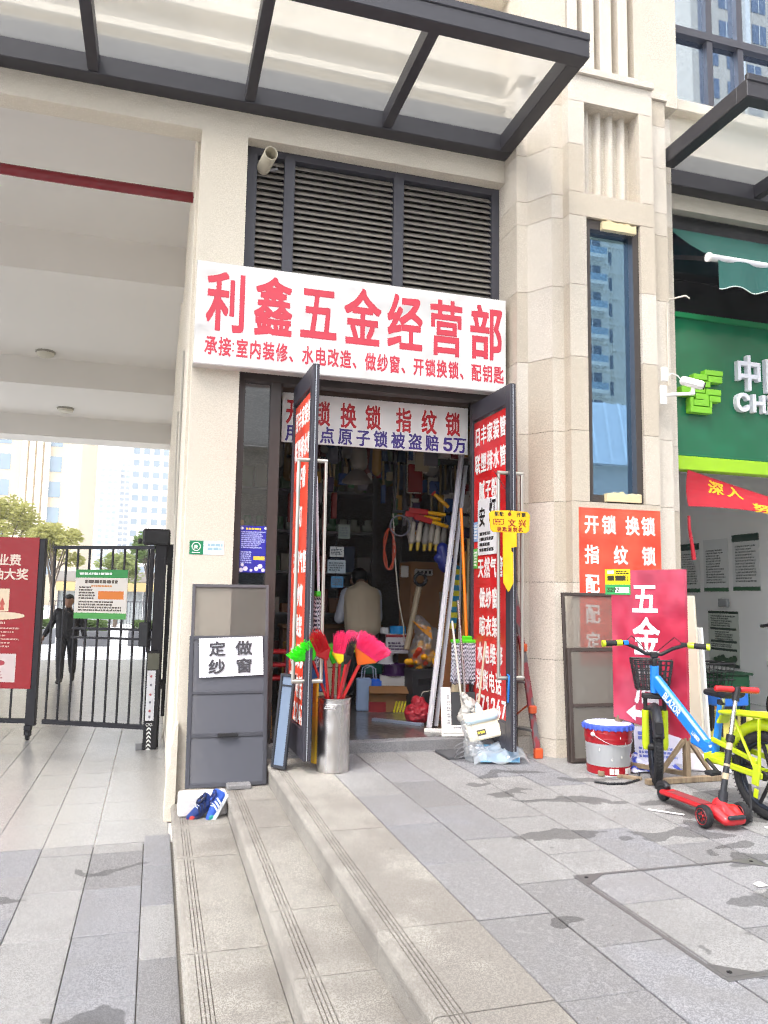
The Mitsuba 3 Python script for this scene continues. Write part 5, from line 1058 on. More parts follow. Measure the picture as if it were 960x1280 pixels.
FNb = Frame(FG.p(.325, .945, .022), FG.u, FG.v)
part(nb, 'board', FNb.box(0, .64, 0, .54, 0, .008), col('#d9d2c8', .5))
part(nb, 'green_band', FNb.box(0, .64, .45, .54, .008, .0095), col('#2f8a44', .5))
part(nb, 'green_band', FNb.box(0, .64, 0, .065, .008, .0095), col('#4c9c4a', .5))
part(nb, 'orange_box', FNb.box(.29, .60, .215, .305, .008, .0095), col('#d8792a', .5))
part(nb, 'print', cat(fine_print(FNb, .12, .52, .385, .43, 1, 3, off=.008, th=.001, ragged=0, fill=.8), fine_print(FNb, .05, .25, .21, .36, 5, 4, off=.008, th=.001), fine_print(FNb, .05, .58, .08, .20, 4, 5, off=.008, th=.001)), col('#5b5148', .6), kind='stuff')
part(nb, 'orange_print', fine_print(FNb, .20, .45, .345, .375, 1, 6, off=.008, th=.001, ragged=0), col('#c9803a', .6), kind='stuff')
part(nb, 'white_print', fine_print(FNb, .05, .5, .475, .515, 1, 7, off=.0096, th=.001), col('#dfe8df', .6), kind='stuff')

g2 = thing('bar_gate', 'left leaf of the black bar gate with a thick post and red poster', 'gate')
p0_ = gM + gd * .09; gd2 = np.array([-.955, .295])
FG2 = Frame((*p0_, 0), (*(-gd2), 0), (0, 0, 1))
part(g2, 'end_post', FG2.box(-.11, .0, -.24, 1.83, -.03, .03, .006), GM)
part(g2, 'bottom_rail', FG2.box(-3.0, -.11, -.215, -.165, -.02, .02), GM)
part(g2, 'top_rail', FG2.box(-3.0, -.11, 1.76, 1.82, -.03, .03), GM)
for i in range(16):
    x = -.29 - i * .145
    part(g2, 'bar', FG2.box(x - .009, x + .009, -.165, 1.76, -.009, .009), GM)
cs = part(g2, 'caster', lathe([(0, -.02), (.05, -.02), (.055, -.012), (.055, .012), (.05, .02), (0, .02)], 16, FG2.p(-.08, -.344, 0), rot((0, 1, 0), 90)), BLACK, 30)
part(cs, 'fork', cat(FG2.box(-.115, -.045, -.29, -.24, -.03, .03), FG2.box(-.115, -.105, -.35, -.28, -.02, .02), FG2.box(-.055, -.045, -.35, -.28, -.02, .02)), GM)
gp = thing('gate_poster', 'dark red promotional poster on the left gate leaf', 'poster')
FP = Frame(FG2.p(-.885, .16, .035), FG2.u, FG2.v)
part(gp, 'sheet', FP.box(0, .82, 0, 1.68, 0, .006), col('#a0161e', .4))
for t, x, z in (('物业费', .21, 1.36), ('抽大奖', .30, 1.20)):
    part(gp, 'heading', text(FP, t, x, z, .14, .135, off=.006), col('#e9d6c4', .5), kind='stuff')
ell = lambda cx, cy, rx, ry, n=24: [(cx + rx * math.cos(t), cy + ry * math.sin(t)) for t in np.linspace(0, 2 * math.pi, n, endpoint=False)]
part(gp, 'picture', FP(cat(prism(ell(.28, .80, .43, .05), .006, .0075), prism([(.34, .85), (.52, .85), (.52, 1.10), (.34, 1.10)], .006, .0075))), col('#e8d3b4', .5))
part(gp, 'picture', FP(cat(prism(ell(.30, .88, .09, .08), .0076, .009), prism([(.42, .86), (.47, .86), (.46, .92), (.48, .92), (.445, 1.0), (.41, .92), (.43, .92)], .0076, .009))), col('#c65a4a', .5))
part(gp, 'picture', FP(cat(prism(ell(.13, .94, .10, .13), .0076, .009), prism(ell(.20, 1.12, .12, .02), .0076, .009))), col('#e3b23c', .5))
part(gp, 'text_box', FP.box(.02, .64, .07, .38, .006, .0072), col('#dcc9c4', .5))
part(gp, 'print', cat(fine_print(FP, .04, .66, .44, .68, 6, 11, off=.006, fill=.4), fine_print(FP, .1, .5, .70, .74, 1, 12, off=.006)), col('#d8a79c', .6), kind='stuff')
part(gp, 'red_print', cat(fine_print(FP, .05, .60, .10, .20, 3, 13, off=.0073, fill=.4), FP(prism(ell(.18, .28, .07, .03), .0073, .008)), FP(prism(ell(.45, .28, .07, .03), .0073, .008)), fine_print(FP, .1, .45, .34, .37, 1, 14, off=.0073)), col('#b5444a', .6), kind='stuff')

go = thing('gate_operator', 'black gate post with white arrow marks and a box on top beside the passage wall', 'gate post')
part(go, 'housing', bx(-.06, .085, 8.68, 8.80, -.4, .62, .01), BLACK)
part(go, 'post', bx(-.02, .10, 8.82, 8.90, -.4, 1.78, .005), GM)
part(go, 'post', bx(-.075, -.03, 8.83, 8.90, .6, 1.75, .004), GM)
part(go, 'top_box', bx(-.16, .13, 8.75, 8.93, 1.76, 1.935, .02), BLACK)
part(go, 'top_knob', lathe([(0, 0), (.03, .005), (.03, .04), (0, .045)], 12, (-.165, 8.84, 1.80), rot((0, 1, 0), -90)), BLACK, 40)
part(go, 'foot_bracket', bx(-.13, -.06, 8.67, 8.76, -.398, -.33, .006), col('#8e8f92', .35, .7))
part(go, 'grey_panel', bx(-.048, .07, 8.672, 8.682, .43, .60, .002), col('#56564a', .5))
FO = facade(-.045, 8.678, 0)
part(go, 'white_label', FO.box(0, .085, -.10, .42, 0, .003), col('#cfcfd2', .5))
part(go, 'label_print', FO(cat(*[prism(ell(.042, z, .013, .014, 8), .003, .004) for z in (.36, .17, .0)])), col('#a34a4e', .5), kind='stuff')
part(go, 'grey_print', FO(cat(*[prism(ell(.042, z, .012, .014, 8), .003, .004) for z in (.27, .09, -.06)])), col('#6f6f78', .5), kind='stuff')
for i in range(6):
    z = -.46 + .235 - i * .045 + .13
    z = -.175 - i * .042
    part(go, 'arrow_mark', FO(prism([(.02, z - .03), (.0425, z - .008), (.065, z - .03), (.065, z - .012), (.0425, z + .012), (.02, z - .012)], .003, .0045)), WHITE)
part(go, 'wheel_mark', FO(cat(prism([ell(.025, -.14, .016, .017, 12), ell(.025, -.14, .011, .012, 12)], .003, .0045), prism([ell(.06, -.14, .016, .017, 12), ell(.06, -.14, .011, .012, 12)], .003, .0045))), WHITE, kind='stuff')
wg = thing('hinge_column', 'black hinge column fixed to the passage wall behind the gate post', 'hinge')
put(wg, cat(bx(.115, .17, 8.95, 9.1, -.1, 1.75, .004), bx(.09, .17, 8.9, 8.98, 1.55, 1.78, .004), bx(.10, .17, 8.9, 8.98, .2, .3, .004)), BLACK)
cable = thing('wall_cable', 'pale cable running down the passage wall to the gate post', 'cable')
put(cable, tube([(.162, 7.6, 3.6), (.160, 7.7, 3.0), (.162, 7.8, 2.2), (.158, 7.82, 1.5), (.155, 7.9, .8), (.15, 8.1, .3), (.155, 8.5, -.1), (.14, 8.8, -.3)], .011, 8), col('#b9b4a8', .5), True)
put(thing('wall_cable', 'thin pale conduit beside the cable on the passage wall', 'cable'), tube([(.162, 9.4, 3.4), (.162, 9.3, 2.7), (.162, 8.9, 2.3), (.163, 8.6, 2.1)], .012, 8), col('#c6c2b6', .5), True)

# ================================================================ BEYOND THE PASSAGE
yd = thing('courtyard', kind='structure')
put(yd, bx(-60, 30, 20.2, 90, -.5, -.41), col('#c4c4c3', .5))
LEAF = []
for i, (a, b) in enumerate((('#8d8b2a', '#a5a468'), ('#6f7f2c', '#8f9a64'), ('#3d5a24', '#667a4c'))):
    k = f'leaf_{i}'
    scene[k] = {'type': 'principledthin', 'base_color': rgb(b), 'roughness': .6, 'diff_trans': .8}
    LEAF.append(k)
BARK = col('#5b5047', .9)


def tree(x, y, h, r, n, leaf, lab, seed, z0=-.4, lr=.06, trunk=.1):
    rg = np.random.default_rng(seed)
    k = thing('tree', lab, 'tree', 'trees in the courtyard')
    tb = []
    top = z0 + h * .5
    tb.append(tube([(x, y, z0), (x + .05, y, z0 + h * .2), (x - .04, y + .03, z0 + h * .35), (x, y, top), (x + .05, y, z0 + h * .75)], [trunk, trunk * .85, trunk * .7, trunk * .55, trunk * .2], 8))
    cl = []
    for i in range(11):
        a = rg.uniform(0, 6.28); e = rg.uniform(.1, 1.2)
        c = np.array([x + r * .75 * math.cos(a) * math.cos(e), y + r * .75 * math.sin(a) * math.cos(e), z0 + h * .55 + h * .36 * math.sin(e)])
        cl.append((c, r * rg.uniform(.3, .5)))
        s = np.array([x, y, z0 + h * rg.uniform(.3, .55)])
        tb.append(tube([s, (s + c) / 2 + [0, 0, .1], c], [trunk * .4, trunk * .3, trunk * .1], 6))
    part(k, 'trunk', cat(*tb), BARK, 40)
    V = []
    for _ in range(n):
        c, q = cl[rg.integers(len(cl))]
        d = rg.normal(size=3); d /= np.linalg.norm(d)
        p = c + d * q * rg.random() ** .4 * [1, 1, .8]
        u, v, w = basis(rg.normal(size=3))
        s = lr * rg.uniform(.6, 1.3)
        V += [p - u * s, p + v * s * .45, p + u * s, p - v * s * .45]
    V = np.array(V); i = np.arange(0, len(V), 4)
    part(k, 'crown', (V, np.vstack([np.stack([i, i + 1, i + 2], 1), np.stack([i, i + 2, i + 3], 1)])), LEAF[leaf], kind='stuff')


tree(-6.4, 36, 5.9, 1.7, 4200, 0, 'broad yellow-green tree behind the left gate leaf', 1, lr=.10)
tree(-3.9, 33, 4.6, 1.2, 2600, 0, 'small yellow tree behind the end post of the gate', 2, lr=.10)
tree(-1.75, 38, 3.6, 1.1, 1600, 1, 'low yellow-green tree behind the notice board', 3, lr=.11)
tree(-.3, 40, 5.0, 1.0, 1500, 2, 'feathery green tree beside the passage wall far back', 4, lr=.12)
tree(-6.1, 22.5, 5.6, 1.0, 900, 2, 'dark green branch at the left edge above the red poster', 5, lr=.10)
for i, (x0, x1, y, lab) in enumerate(((-2.55, -1.3, 25, 'low grey planter behind the walking person'), (-.75, .6, 25.2, 'low grey planter behind the gate post'), (-4.6, -3.0, 26, 'low grey planter behind the left gate leaf'))):
    k = thing('planter', lab, 'planter', 'planters in the courtyard')
    part(k, 'wall', bx(x0, x1, y, y + .9, -.41, .05, .02), col('#6d6e72', .6))
    part(k, 'emblem', lathe([(0, 0), (.07, 0), (.07, .01), (0, .01)], 12, ((x0 + x1) / 2 - .3, y - .001, -.18), rot((1, 0, 0), 90)), WHITE)
    rg = np.random.default_rng(i + 40); V = []
    for _ in range(500):
        p = np.array([rg.uniform(x0 + .1, x1 - .1), rg.uniform(y + .1, y + .8), .05 + .3 * rg.random() ** .7])
        u, v, w = basis(rg.normal(size=3)); s = .09
        V += [p - u * s, p + v * s * .4, p + u * s, p - v * s * .4]
    V = np.array(V); q = np.arange(0, len(V), 4)
    part(k, 'foliage', (V, np.vstack([np.stack([q, q + 1, q + 2], 1), np.stack([q, q + 2, q + 3], 1)])), LEAF[2], kind='stuff')
rc = thing('recycling_bin', 'bright green bin beside the trees behind the gate', 'bin')
part(rc, 'body', bx(-4.35, -3.75, 29, 29.6, -.4, .55, .03), col('#3f9c2c', .5)); part(rc, 'lid', bx(-4.38, -3.72, 28.97, 29.63, .56, .64, .02), col('#2f7f22', .5))
gh = thing('guard_house', 'low pale courtyard pavilion with a yellow roof band and glass walls behind the gate', 'building')
part(gh, 'roof', bx(-4.8, 3.5, 42, 46, 1.7, 2.25, .03), col('#8f8a86', .6)); part(gh, 'roof_band', bx(-4.8, 3.5, 41.9, 42, 1.25, 1.7), col('#c2a876', .6))
for i in range(8):
    part(gh, 'glass_pane', bx(-4.7 + i * 1.03, -3.72 + i * 1.03, 42.2, 42.22, -.4, 1.25), col('#9aa0a2', .1))
    part(gh, 'post', bx(-4.72 + i * 1.03, -4.66 + i * 1.03, 42.1, 42.25, -.4, 1.25), ALU)
fn = thing('railing', 'grey vertical bar railing in front of the courtyard pavilion', 'railing')
part(fn, 'rail', bx(-4.6, 3.4, 38, 38.04, .75, .8), ALU)
part(fn, 'bars', cat(*[bx(x - .012, x + .012, 38, 38.03, -.4, .75) for x in np.arange(-4.6, 3.4, .13)]), ALU, kind='stuff')

TW = col('#bbae97', .8)
WIN = col('#7f8f9c', .2)


def tower(name, lab, x0, x1, y, h, wall, nx, fl, w, face=-1, depth=22, ribs=(), ww=1.3, wh=1.6, group=None, yl=None):
    """A tower block: its walls, vertical ribs and each window of the side one sees."""
    k = thing(name, lab, 'building', group)
    ya, yb = (y, y + depth) if face < 0 else (y - depth, y)
    part(k, 'wall', bx(x0, x1, ya, yb, -.4, h), wall)
    for x in ribs:
        part(k, 'rib', bx(x - .28, x + .28, y + face * .5, y, -.4, h), col('#e6ded0', .8))
    part(k, 'parapet', bx(x0 - .2, x1 + .2, ya - .2, yb + .2, h, h + 1), wall)
    for i in range(int((h - 3) / fl)):
        z = 3 + i * fl
        if yl and not (yl[0] < z < yl[1]):
            continue
        for x in nx:
            part(k, 'window', bx(x - ww / 2, x + ww / 2, y + face * .06, y + face * .02, z, z + wh), w)
    for x in ():
        pass
    return k


tower('apartment_tower', 'beige tower with white vertical ribs behind the left gate leaf', -30, -8.9, 95, 70, TW, (-17.2, -11.8), 2.95, WIN, ribs=(-15.0, -14.2, -13.4, -12.6), ww=1.5, wh=1.8, yl=(2, 27), group='pale towers beyond the courtyard')
tower('apartment_tower', 'white tower with rows of grey windows beside the passage wall', -7.2, 20, 200, 110, col('#cfcfcc', .8), (-6, -3.6, -1.2, 1.2, 3.6), 2.95, WIN, ww=1.5, wh=1.5, yl=(2, 60), group='pale towers beyond the courtyard')
tower('apartment_tower', 'faint far tower in the gap between the two nearer ones', -33, -20, 400, 64, col('#c6c8ca', .8), (-31, -27.5, -24, -21.5), 3, WIN, ww=2, wh=1.6, group='pale towers beyond the courtyard', yl=(5, 70))
tower('apartment_tower', 'faint taller far tower right of the gap between the nearer ones', -21, -12.5, 420, 74, col('#c6c8ca', .8), (-19, -16.5, -14), 3, WIN, ww=2, wh=1.6, group='pale towers beyond the courtyard', yl=(5, 80))

# ================================================================ ACROSS THE STREET (seen only in the glass)
TEAL = col('#c9c6ba', .8)
kb = thing('apartment_tower', 'pale apartment tower mirrored in the slot window of the stone pier', 'building')
part(kb, 'wall', cat(bx(36, 46, -80, -60, -.4, 75), bx(46, 49.4, -80, -62, -.4, 75)), TEAL)
GW = col('#46586a', .1)
for i in range(24):
    z = 2 + 3 * i
    part(kb, 'balcony', cat(bx(42.6, 45.2, -60, -58.9, z - .12, z + .05), bx(42.6, 45.2, -58.95, -58.9, z + .05, z + .28)), col('#cfccc0', .8))
    part(kb, 'balcony_glass', bx(42.62, 45.18, -58.94, -58.91, z + .28, z + 1.05), col('#7f98a6', .1))
    part(kb, 'window', bx(42.8, 45.0, -60.02, -59.96, z + .05, z + 2.4), GW)
    part(kb, 'window', bx(46.7, 47.7, -62, -61.94, z + .6, z + 2.2), GW)
    part(kb, 'window', bx(38.0, 40.0, -60, -59.94, z + .6, z + 2.2), GW)
    part(kb, 'trim', cat(bx(43.86, 43.94, -59.97, -59.9, z + .05, z + 2.4), bx(46.55, 47.85, -62, -61.8, z + .42, z + .58), bx(47.17, 47.22, -61.95, -61.9, z + .6, z + 2.2), bx(45.9, 49.5, -62, -61.85, z + 2.75, z + 2.9), bx(36, 46.05, -60, -59.85, z + 2.7, z + 2.85)), col('#d8d5ca', .7), kind='stuff')
kb = thing('apartment_tower', 'beige apartment tower mirrored in the ribbon window at the top right', 'building')
part(kb, 'wall', bx(42.5, 66, -48, -40, -.4, 100), TW)
for i in range(32):
    z = 2 + 3 * i
    for x in (44, 46.4, 49.5, 52, 55.5, 58):
        part(kb, 'window', bx(x - .75, x + .75, -40, -39.94, z + .4, z + 2.2), GW)
    part(kb, 'trim', cat(*[bx(x - .03, x + .03, -39.95, -39.9, z + .4, z + 2.2) for x in (44, 46.4, 49.5, 52, 55.5, 58)], *[bx(x - .25, x + .25, -40, -39.5, z - .4, z + 2.6) for x in (47.9, 53.7)]), col('#e0d9c8', .7), kind='stuff')
kp = thing('podium_building', 'low building with a pale ribbed roof edge mirrored in the slot window', 'building')
part(kp, 'wall', bx(-12, 60, -36, -25, -.4, 8.4), col('#a9a59a', .8))
part(kp, 'roof', xf(bx(-12, 60, -.1, .1, 0, 3.6), rot((1, 0, 0), 12), (0, -24.6, 8.4)), col('#c4c6c4', .6))
part(kp, 'ribs', cat(*[xf(bx(x - .05, x + .05, .1, .2, 0, 3.6), rot((1, 0, 0), 12), (0, -24.6, 8.4)) for x in np.arange(-12, 60, .9)]), col('#d8d9d6', .6), kind='stuff')
for i in range(16):
    part(kp, 'shop_window', bx(-11 + 4.4 * i, -7.4 + 4.4 * i, -25, -24.94, .2, 3.2), col('#39434c', .1))

# ================================================================ PEOPLE
SKIN = col('#85604a', .5)


def hand(w, d, pn, s=1.0, curl=.35):
    """Bones of a hand from the wrist w, fingers along d, the palm facing pn."""
    d = np.asarray(d, float) / np.linalg.norm(d); pn = np.asarray(pn, float); pn = pn - d * (pn @ d); pn /= np.linalg.norm(pn); a = np.cross(d, pn)
    out = []
    kn = []
    for i, (o, L) in enumerate(((-.030, .068), (-.010, .078), (.010, .074), (.030, .058))):
        k = w + d * .088 * s + a * o * s; kn.append(k)
        out.append(((w + a * o * .6 * s, .014 * s), (k, .0125 * s)))
        m = k + (d * math.cos(curl) + pn * math.sin(curl)) * L * .5 * s
        e = m + (d * math.cos(curl * 2.2) + pn * math.sin(curl * 2.2)) * L * .5 * s
        out += [((k, .0105 * s), (m, .0095 * s)), ((m, .0095 * s), (e, .008 * s))]
    t0 = w + d * .025 * s - a * .03 * s; t1 = t0 + (d * .7 - a * .6 + pn * .3) * .038 * s; t2 = t1 + (d * .9 - a * .2 + pn * .3) * .03 * s
    out += [((w + d * .01, .015 * s), (t0, .014 * s)), ((t0, .0135 * s), (t1, .011 * s)), ((t1, .011 * s), (t2, .009 * s))]
    return out


def person(lab, J, top, bottom, shoe, hair, face, s=1.0, vest=None, sleeve=None):
    """A figure from its joints J (world coordinates): one body, and clothes and hair over it."""
    k = thing('person', lab, 'person')
    J = {a: np.asarray(b, float) for a, b in J.items()}
    f = np.asarray(face, float); f /= np.linalg.norm(f); upv = np.array([0, 0, 1.]); r = np.cross(f, upv); r /= np.linalg.norm(r)
    hd, nk, ch, pl = J['head'], J['neck'], J['chest'], J['pelvis']
    b = [((hd, .088 * s), (hd + f * .02 - upv * .05, .072 * s)), ((hd - f * .02 + upv * .02, .09 * s), (hd, .088 * s)), ((hd - f * .01 - upv * .06, .052 * s), (nk, .055 * s)),
         ((hd + f * .085 * s - upv * .005, .012), (hd + f * .10 * s - upv * .03, .014)), ((hd + f * .07 - upv * .085, .03), (hd - upv * .06, .05)),
         ((hd + r * .088 * s - upv * .01, .016), (hd + r * .09 * s - upv * .04, .012)), ((hd - r * .088 * s - upv * .01, .016), (hd - r * .09 * s - upv * .04, .012)),
         ((nk, .06 * s), (ch, .11 * s)), ((ch - r * .07, .11 * s), (ch + r * .07, .11 * s)), ((ch, .115 * s), (pl, .11 * s)), ((pl - r * .06, .105 * s), (pl + r * .06, .105 * s))]
    cl, tr, sh_, sl = [], [], [], []
    cl += [((ch - r * .09, .125 * s), (ch + r * .09, .125 * s)), ((ch - r * .08, .125 * s), (pl - r * .075 - upv * .02, .125 * s)), ((ch + r * .08, .125 * s), (pl + r * .075 - upv * .02, .125 * s)), ((ch + upv * .05, .10 * s), (nk - upv * .02, .066 * s)),
           ((ch, .14 * s), (pl, .135 * s)), ((ch + f * .02, .135 * s), (ch * .5 + pl * .5 + f * .02, .13 * s)), ((ch + upv * .08, .10 * s), (ch, .13 * s)), ((pl - r * .075, .12 * s), (pl + r * .075, .12 * s))]
    for q in 'LR':
        S, E, W, H, K, A = (J[q + n] for n in ('sho', 'elb', 'wri', 'hip', 'kne', 'ank'))
        b += [((S, .058 * s), (E, .043 * s)), ((E, .042 * s), (W, .029 * s)), ((ch, .08 * s), (S, .058 * s)), ((H, .082 * s), (K, .056 * s)), ((K, .055 * s), (A, .038 * s)), ((A, .036), (J[q + 'toe'], .028)), ((A, .036), (A - (J[q + 'toe'] - A) * .3 - upv * .03, .03))]
        b += hand(W, J.get(q + 'hdir', W - E), J.get(q + 'palm', -r if q == 'R' else r), 1.0 * s)
        sl += [((S, .072 * s), (E, .056 * s)), ((E, .056 * s), (W - (W - E) * .06, .043 * s)), ((ch + (S - ch) * .4, .09 * s), (S, .072 * s))]
        tr += [((H, .10 * s), (K, .078 * s)), ((K, .078 * s), (A + upv * .03, .062 * s)), ((pl, .115 * s), (H, .10 * s))]
        t = J[q + 'toe']
        sh_ += [((A - (t - A) * .28 - upv * .035, .042), (t, .036)), ((A - upv * .01, .046), (t - (t - A) * .3, .042))]
    scene_key = put(k + '__body', body(b, .022, 6), SKIN, True); counts[k + '__body'] = 1
    if vest:
        part(k, 'vest', body(cl, .04, 10), vest, True); part(k, 'sleeves', body(sl, .03, 8), sleeve, True)
    else:
        part(k, 'jacket', body(cl + sl, .04, 10), top, True)
    part(k, 'trousers', body(tr, .04, 10), bottom, True)
    part(k, 'shoes', body(sh_, .03, 5), shoe, True)
    part(k, 'hair', body([((hd - f * .028 + upv * .03, .094 * s), (hd - f * .045 - upv * .03, .078 * s)), ((hd + f * .03 + upv * .055, .058 * s), (hd - f * .03 + upv * .04, .085 * s))], .02, 5), hair, True)
    return k


# a person in black walking towards the gate
o = np.array([-1.50, 15.2, -.4]); q = lambda x, y, z: o + np.array([x, y, z]) * .93
person('person in dark jacket and trousers walking towards the gate, arms held out',
       dict(head=q(0, -.05, 1.58), neck=q(0, -.02, 1.44), chest=q(0, 0, 1.24), pelvis=q(0, 0, .93),
            Rsho=q(-.19, .02, 1.36), Relb=q(-.31, .10, 1.12), Rwri=q(-.42, .06, .90), Rhip=q(-.09, 0, .88), Rkne=q(-.09, -.16, .50), Rank=q(-.07, -.24, .09), Rtoe=q(-.09, -.42, .055),
            Lsho=q(.19, 0, 1.36), Lelb=q(.27, .0, 1.10), Lwri=q(.33, -.16, .90), Lhip=q(.09, 0, .88), Lkne=q(.11, .02, .47), Lank=q(.10, .30, .16), Ltoe=q(.12, .16, .04)),
       col('#121216', .7), col('#14141a', .7), col('#1c1a1a', .6), col('#0f0e0e', .6), (0, -1, 0))
# the shopkeeper, bent over the counter, back to the street
o = np.array([2.24, 8.45, .09]); q = lambda x, y, z: o + np.array([x, y, z * 1.07])
person('person seen from behind in a beige vest with white sleeves inside the shop',
       dict(head=q(.02, .27, 1.25), neck=q(.01, .14, 1.20), chest=q(0, .06, 1.06), pelvis=q(0, -.02, .78),
            Lsho=q(-.165, .08, 1.09), Lelb=q(-.24, .12, .84), Lwri=q(-.17, .34, .84), Lhip=q(-.09, 0, .74), Lkne=q(-.10, .05, .42), Lank=q(-.10, -.03, .09), Ltoe=q(-.11, .14, .035),
            Rsho=q(.165, .08, 1.09), Relb=q(.22, .16, .84), Rwri=q(.14, .38, .87), Rhip=q(.09, 0, .74), Rkne=q(.10, .05, .42), Rank=q(.10, -.03, .09), Rtoe=q(.11, .14, .035)),
       None, col('#1b1b20', .8), BLACK, col('#0d0c0c', .6), (0, .9, -.45), 1.08, col('#d6c6aa', .85), col('#d3d6e2', .8))

# ================================================================ THE CHILD'S BICYCLE
BLUE = paint('#1479d6', .3)
LIME = paint('#b9cc10', .35)
RUB = col('#1c1c1f', .75)
bk = thing('bicycle', "child's bicycle with a blue frame, lime yellow rear rack and black front basket", 'bicycle')
f_ = np.array([-.128, .992, 0]); r_ = np.array([.992, .128, 0]); O_ = np.array([3.445, 3.77, 0])
bp = lambda s, z, t=0.: O_ + f_ * s + r_ * t + np.array([0, 0, z])
f2 = np.array([.50, .866, 0]); f2 /= np.linalg.norm(f2); r2 = np.array([f2[1], -f2[0], 0]); O2 = np.array([3.325, 4.67, 0])
fp = lambda s, z, t=0.: O2 + f2 * s + r2 * t + np.array([0, 0, z])


def wheel(nm, P, par, R=.25, tr=.031, mag=False):
    w = part(par, nm, tube([P(math.cos(a) * (R - tr), R + math.sin(a) * (R - tr)) for a in np.linspace(0, 2 * math.pi, 48, endpoint=False)], tr, 10, closed=True), RUB, True)
    part(w, 'tread', cat(*[tube([P(math.cos(a) * (R + .001), R + math.sin(a) * (R - .003), -.019), P(math.cos(a + .05) * (R - .0015), R + math.sin(a + .05) * (R - .0015), 0), P(math.cos(a) * (R + .001), R + math.sin(a) * (R - .003), .019)], .004, 4) for a in np.linspace(0, 2 * math.pi, 70, endpoint=False)]), RUB, kind='stuff')
    part(w, 'rim', cat(*[tube([P(math.cos(a) * (R - .062), R + math.sin(a) * (R - .062), t) for a in np.linspace(0, 2 * math.pi, 40, endpoint=False)], .009, 6, closed=True) for t in (-.009, .009)]), col('#232a38', .35, .3), True)
    part(w, 'hub', tube([P(0, R, -.05), P(0, R, .05)], .024, 12), BLACK, 40)
    for a in np.linspace(0, 2 * math.pi, 20 if not mag else 5, endpoint=False):
        part(w, 'spoke', tube([P(math.cos(a) * .02, R + math.sin(a) * .02, .02), P(math.cos(a + .1) * (R - .065), R + math.sin(a + .1) * (R - .065), 0)], .0016 if not mag else .011, 5), col('#8d9096', .3, .8) if not mag else BLACK)
    return w


wheel('front_wheel', fp, bk); wheel('rear_wheel', bp, bk, mag=True)
for t in (-.062, .062):
    k = part(bk, 'fork_leg', tube([fp(0, .235, t), fp(-.004, .27, t), fp(-.02, .50, t)], [.016, .024, .023], 12), LIME, 40)
    part(k, 'stanchion', tube([fp(-.02, .50, t), fp(-.03, .60, t)], .014, 10), BLACK, 40)
part(bk, 'fork_crown', cat(bar(fp(-.03, .595, -.085), fp(-.03, .595, .085), .045, .035, (0, 0, 1), .006), tube([fp(-.03, .60), fp(-.05, .83)], .017, 12), bar(fp(-.02, .515, -.062), fp(-.02, .515, .062), .03, .03, (0, 0, 1), .006)), BLACK)
mg = part(bk, 'front_mudguard', tube([fp(.262 * math.cos(a), .25 + .262 * math.sin(a)) for a in np.linspace(1.1, 2.75, 10)], .036, 8), col('#26272b', .4), True)
part(bk, 'front_reflector', bar(fp(-.27, .38), fp(-.275, .46), .05, .012, f2, .003), BLACK)
Hb, Ht = fp(-.035, .62), fp(-.048, .80)
part(bk, 'head_tube', tube([Hb, Ht], .029, 14), BLUE, 40)
BB, ST = bp(.40, .275), bp(.335, .62)
dn = part(bk, 'frame', cat(bar((Hb + Ht) / 2 + [0, 0, .005], BB + [0, 0, .03] + f_ * .02, .052, .085, (0, 0, 1), .014), bar(BB + f_ * .0, ST, .05, .036, f_, .012),
                          bar(BB + [0, 0, .10] + f_ * .17, BB + [0, 0, .06] + f_ * .02, .062, .075, (0, 0, 1), .012)), BLUE)
D0, D1 = (Hb + Ht) / 2, BB + [0, 0, .03]
dd = D1 - D0
FT = Frame(D0 + dd * .24 - r_ * .0275 + [0, 0, .0], dd, np.cross(r_ * -1, dd))
FT = Frame(D0 + dd * .22 - r_ * .0275, dd, np.array([0, 0, 1.]))
if FT.w @ r_ > 0:
    FT = Frame(FT.o, FT.u, -FT.v)
part(bk, 'frame_lettering', cat(text(FT, 'BLAZOR', 0, -.022, .034, .05, off=.0005), text(FT, 'LUBER', .31, -.02, .018, .025, off=.004)), col('#dfe9f2', .4), kind='stuff')
part(bk, 'bottom_bracket', cat(tube([BB - r_ * .045, BB + r_ * .045], .032, 14), bar(BB - f_ * .12 + [0, 0, .01], BB + f_ * .07 + [0, 0, .0], .06, .075, (0, 0, 1), .015)), LIME, 30)
part(bk, 'seat_post', tube([ST - [0, 0, .05], bp(.318, .66)], .014, 10), STEEL, 40)
part(bk, 'seat_clamp', tube([ST - [0, 0, .01], ST + [0, 0, .02]], .024, 12), BLACK, 40)
sd = part(bk, 'saddle', body([((bp(.44, .70)), .018), (bp(.33, .705), .028)][0:0] or [((bp(.45, .675), .02), (bp(.32, .68), .032)), ((bp(.32, .68), .032), (bp(.235, .695, -.045), .036)), ((bp(.32, .68), .032), (bp(.235, .695, .045), .036)), ((bp(.235, .695, -.045), .036), (bp(.235, .695, .045), .036))], .015, 4), col('#1b1b1d', .6), True)
part(sd, 'lime_stripe', cat(*[bar(bp(.33 - i * .03, .712 + .004 * i, -.030), bp(.30 - i * .03, .698 + .004 * i, -.060), .012, .006, (0, 0, 1), .002) for i in range(3)]), LIME, kind='stuff')
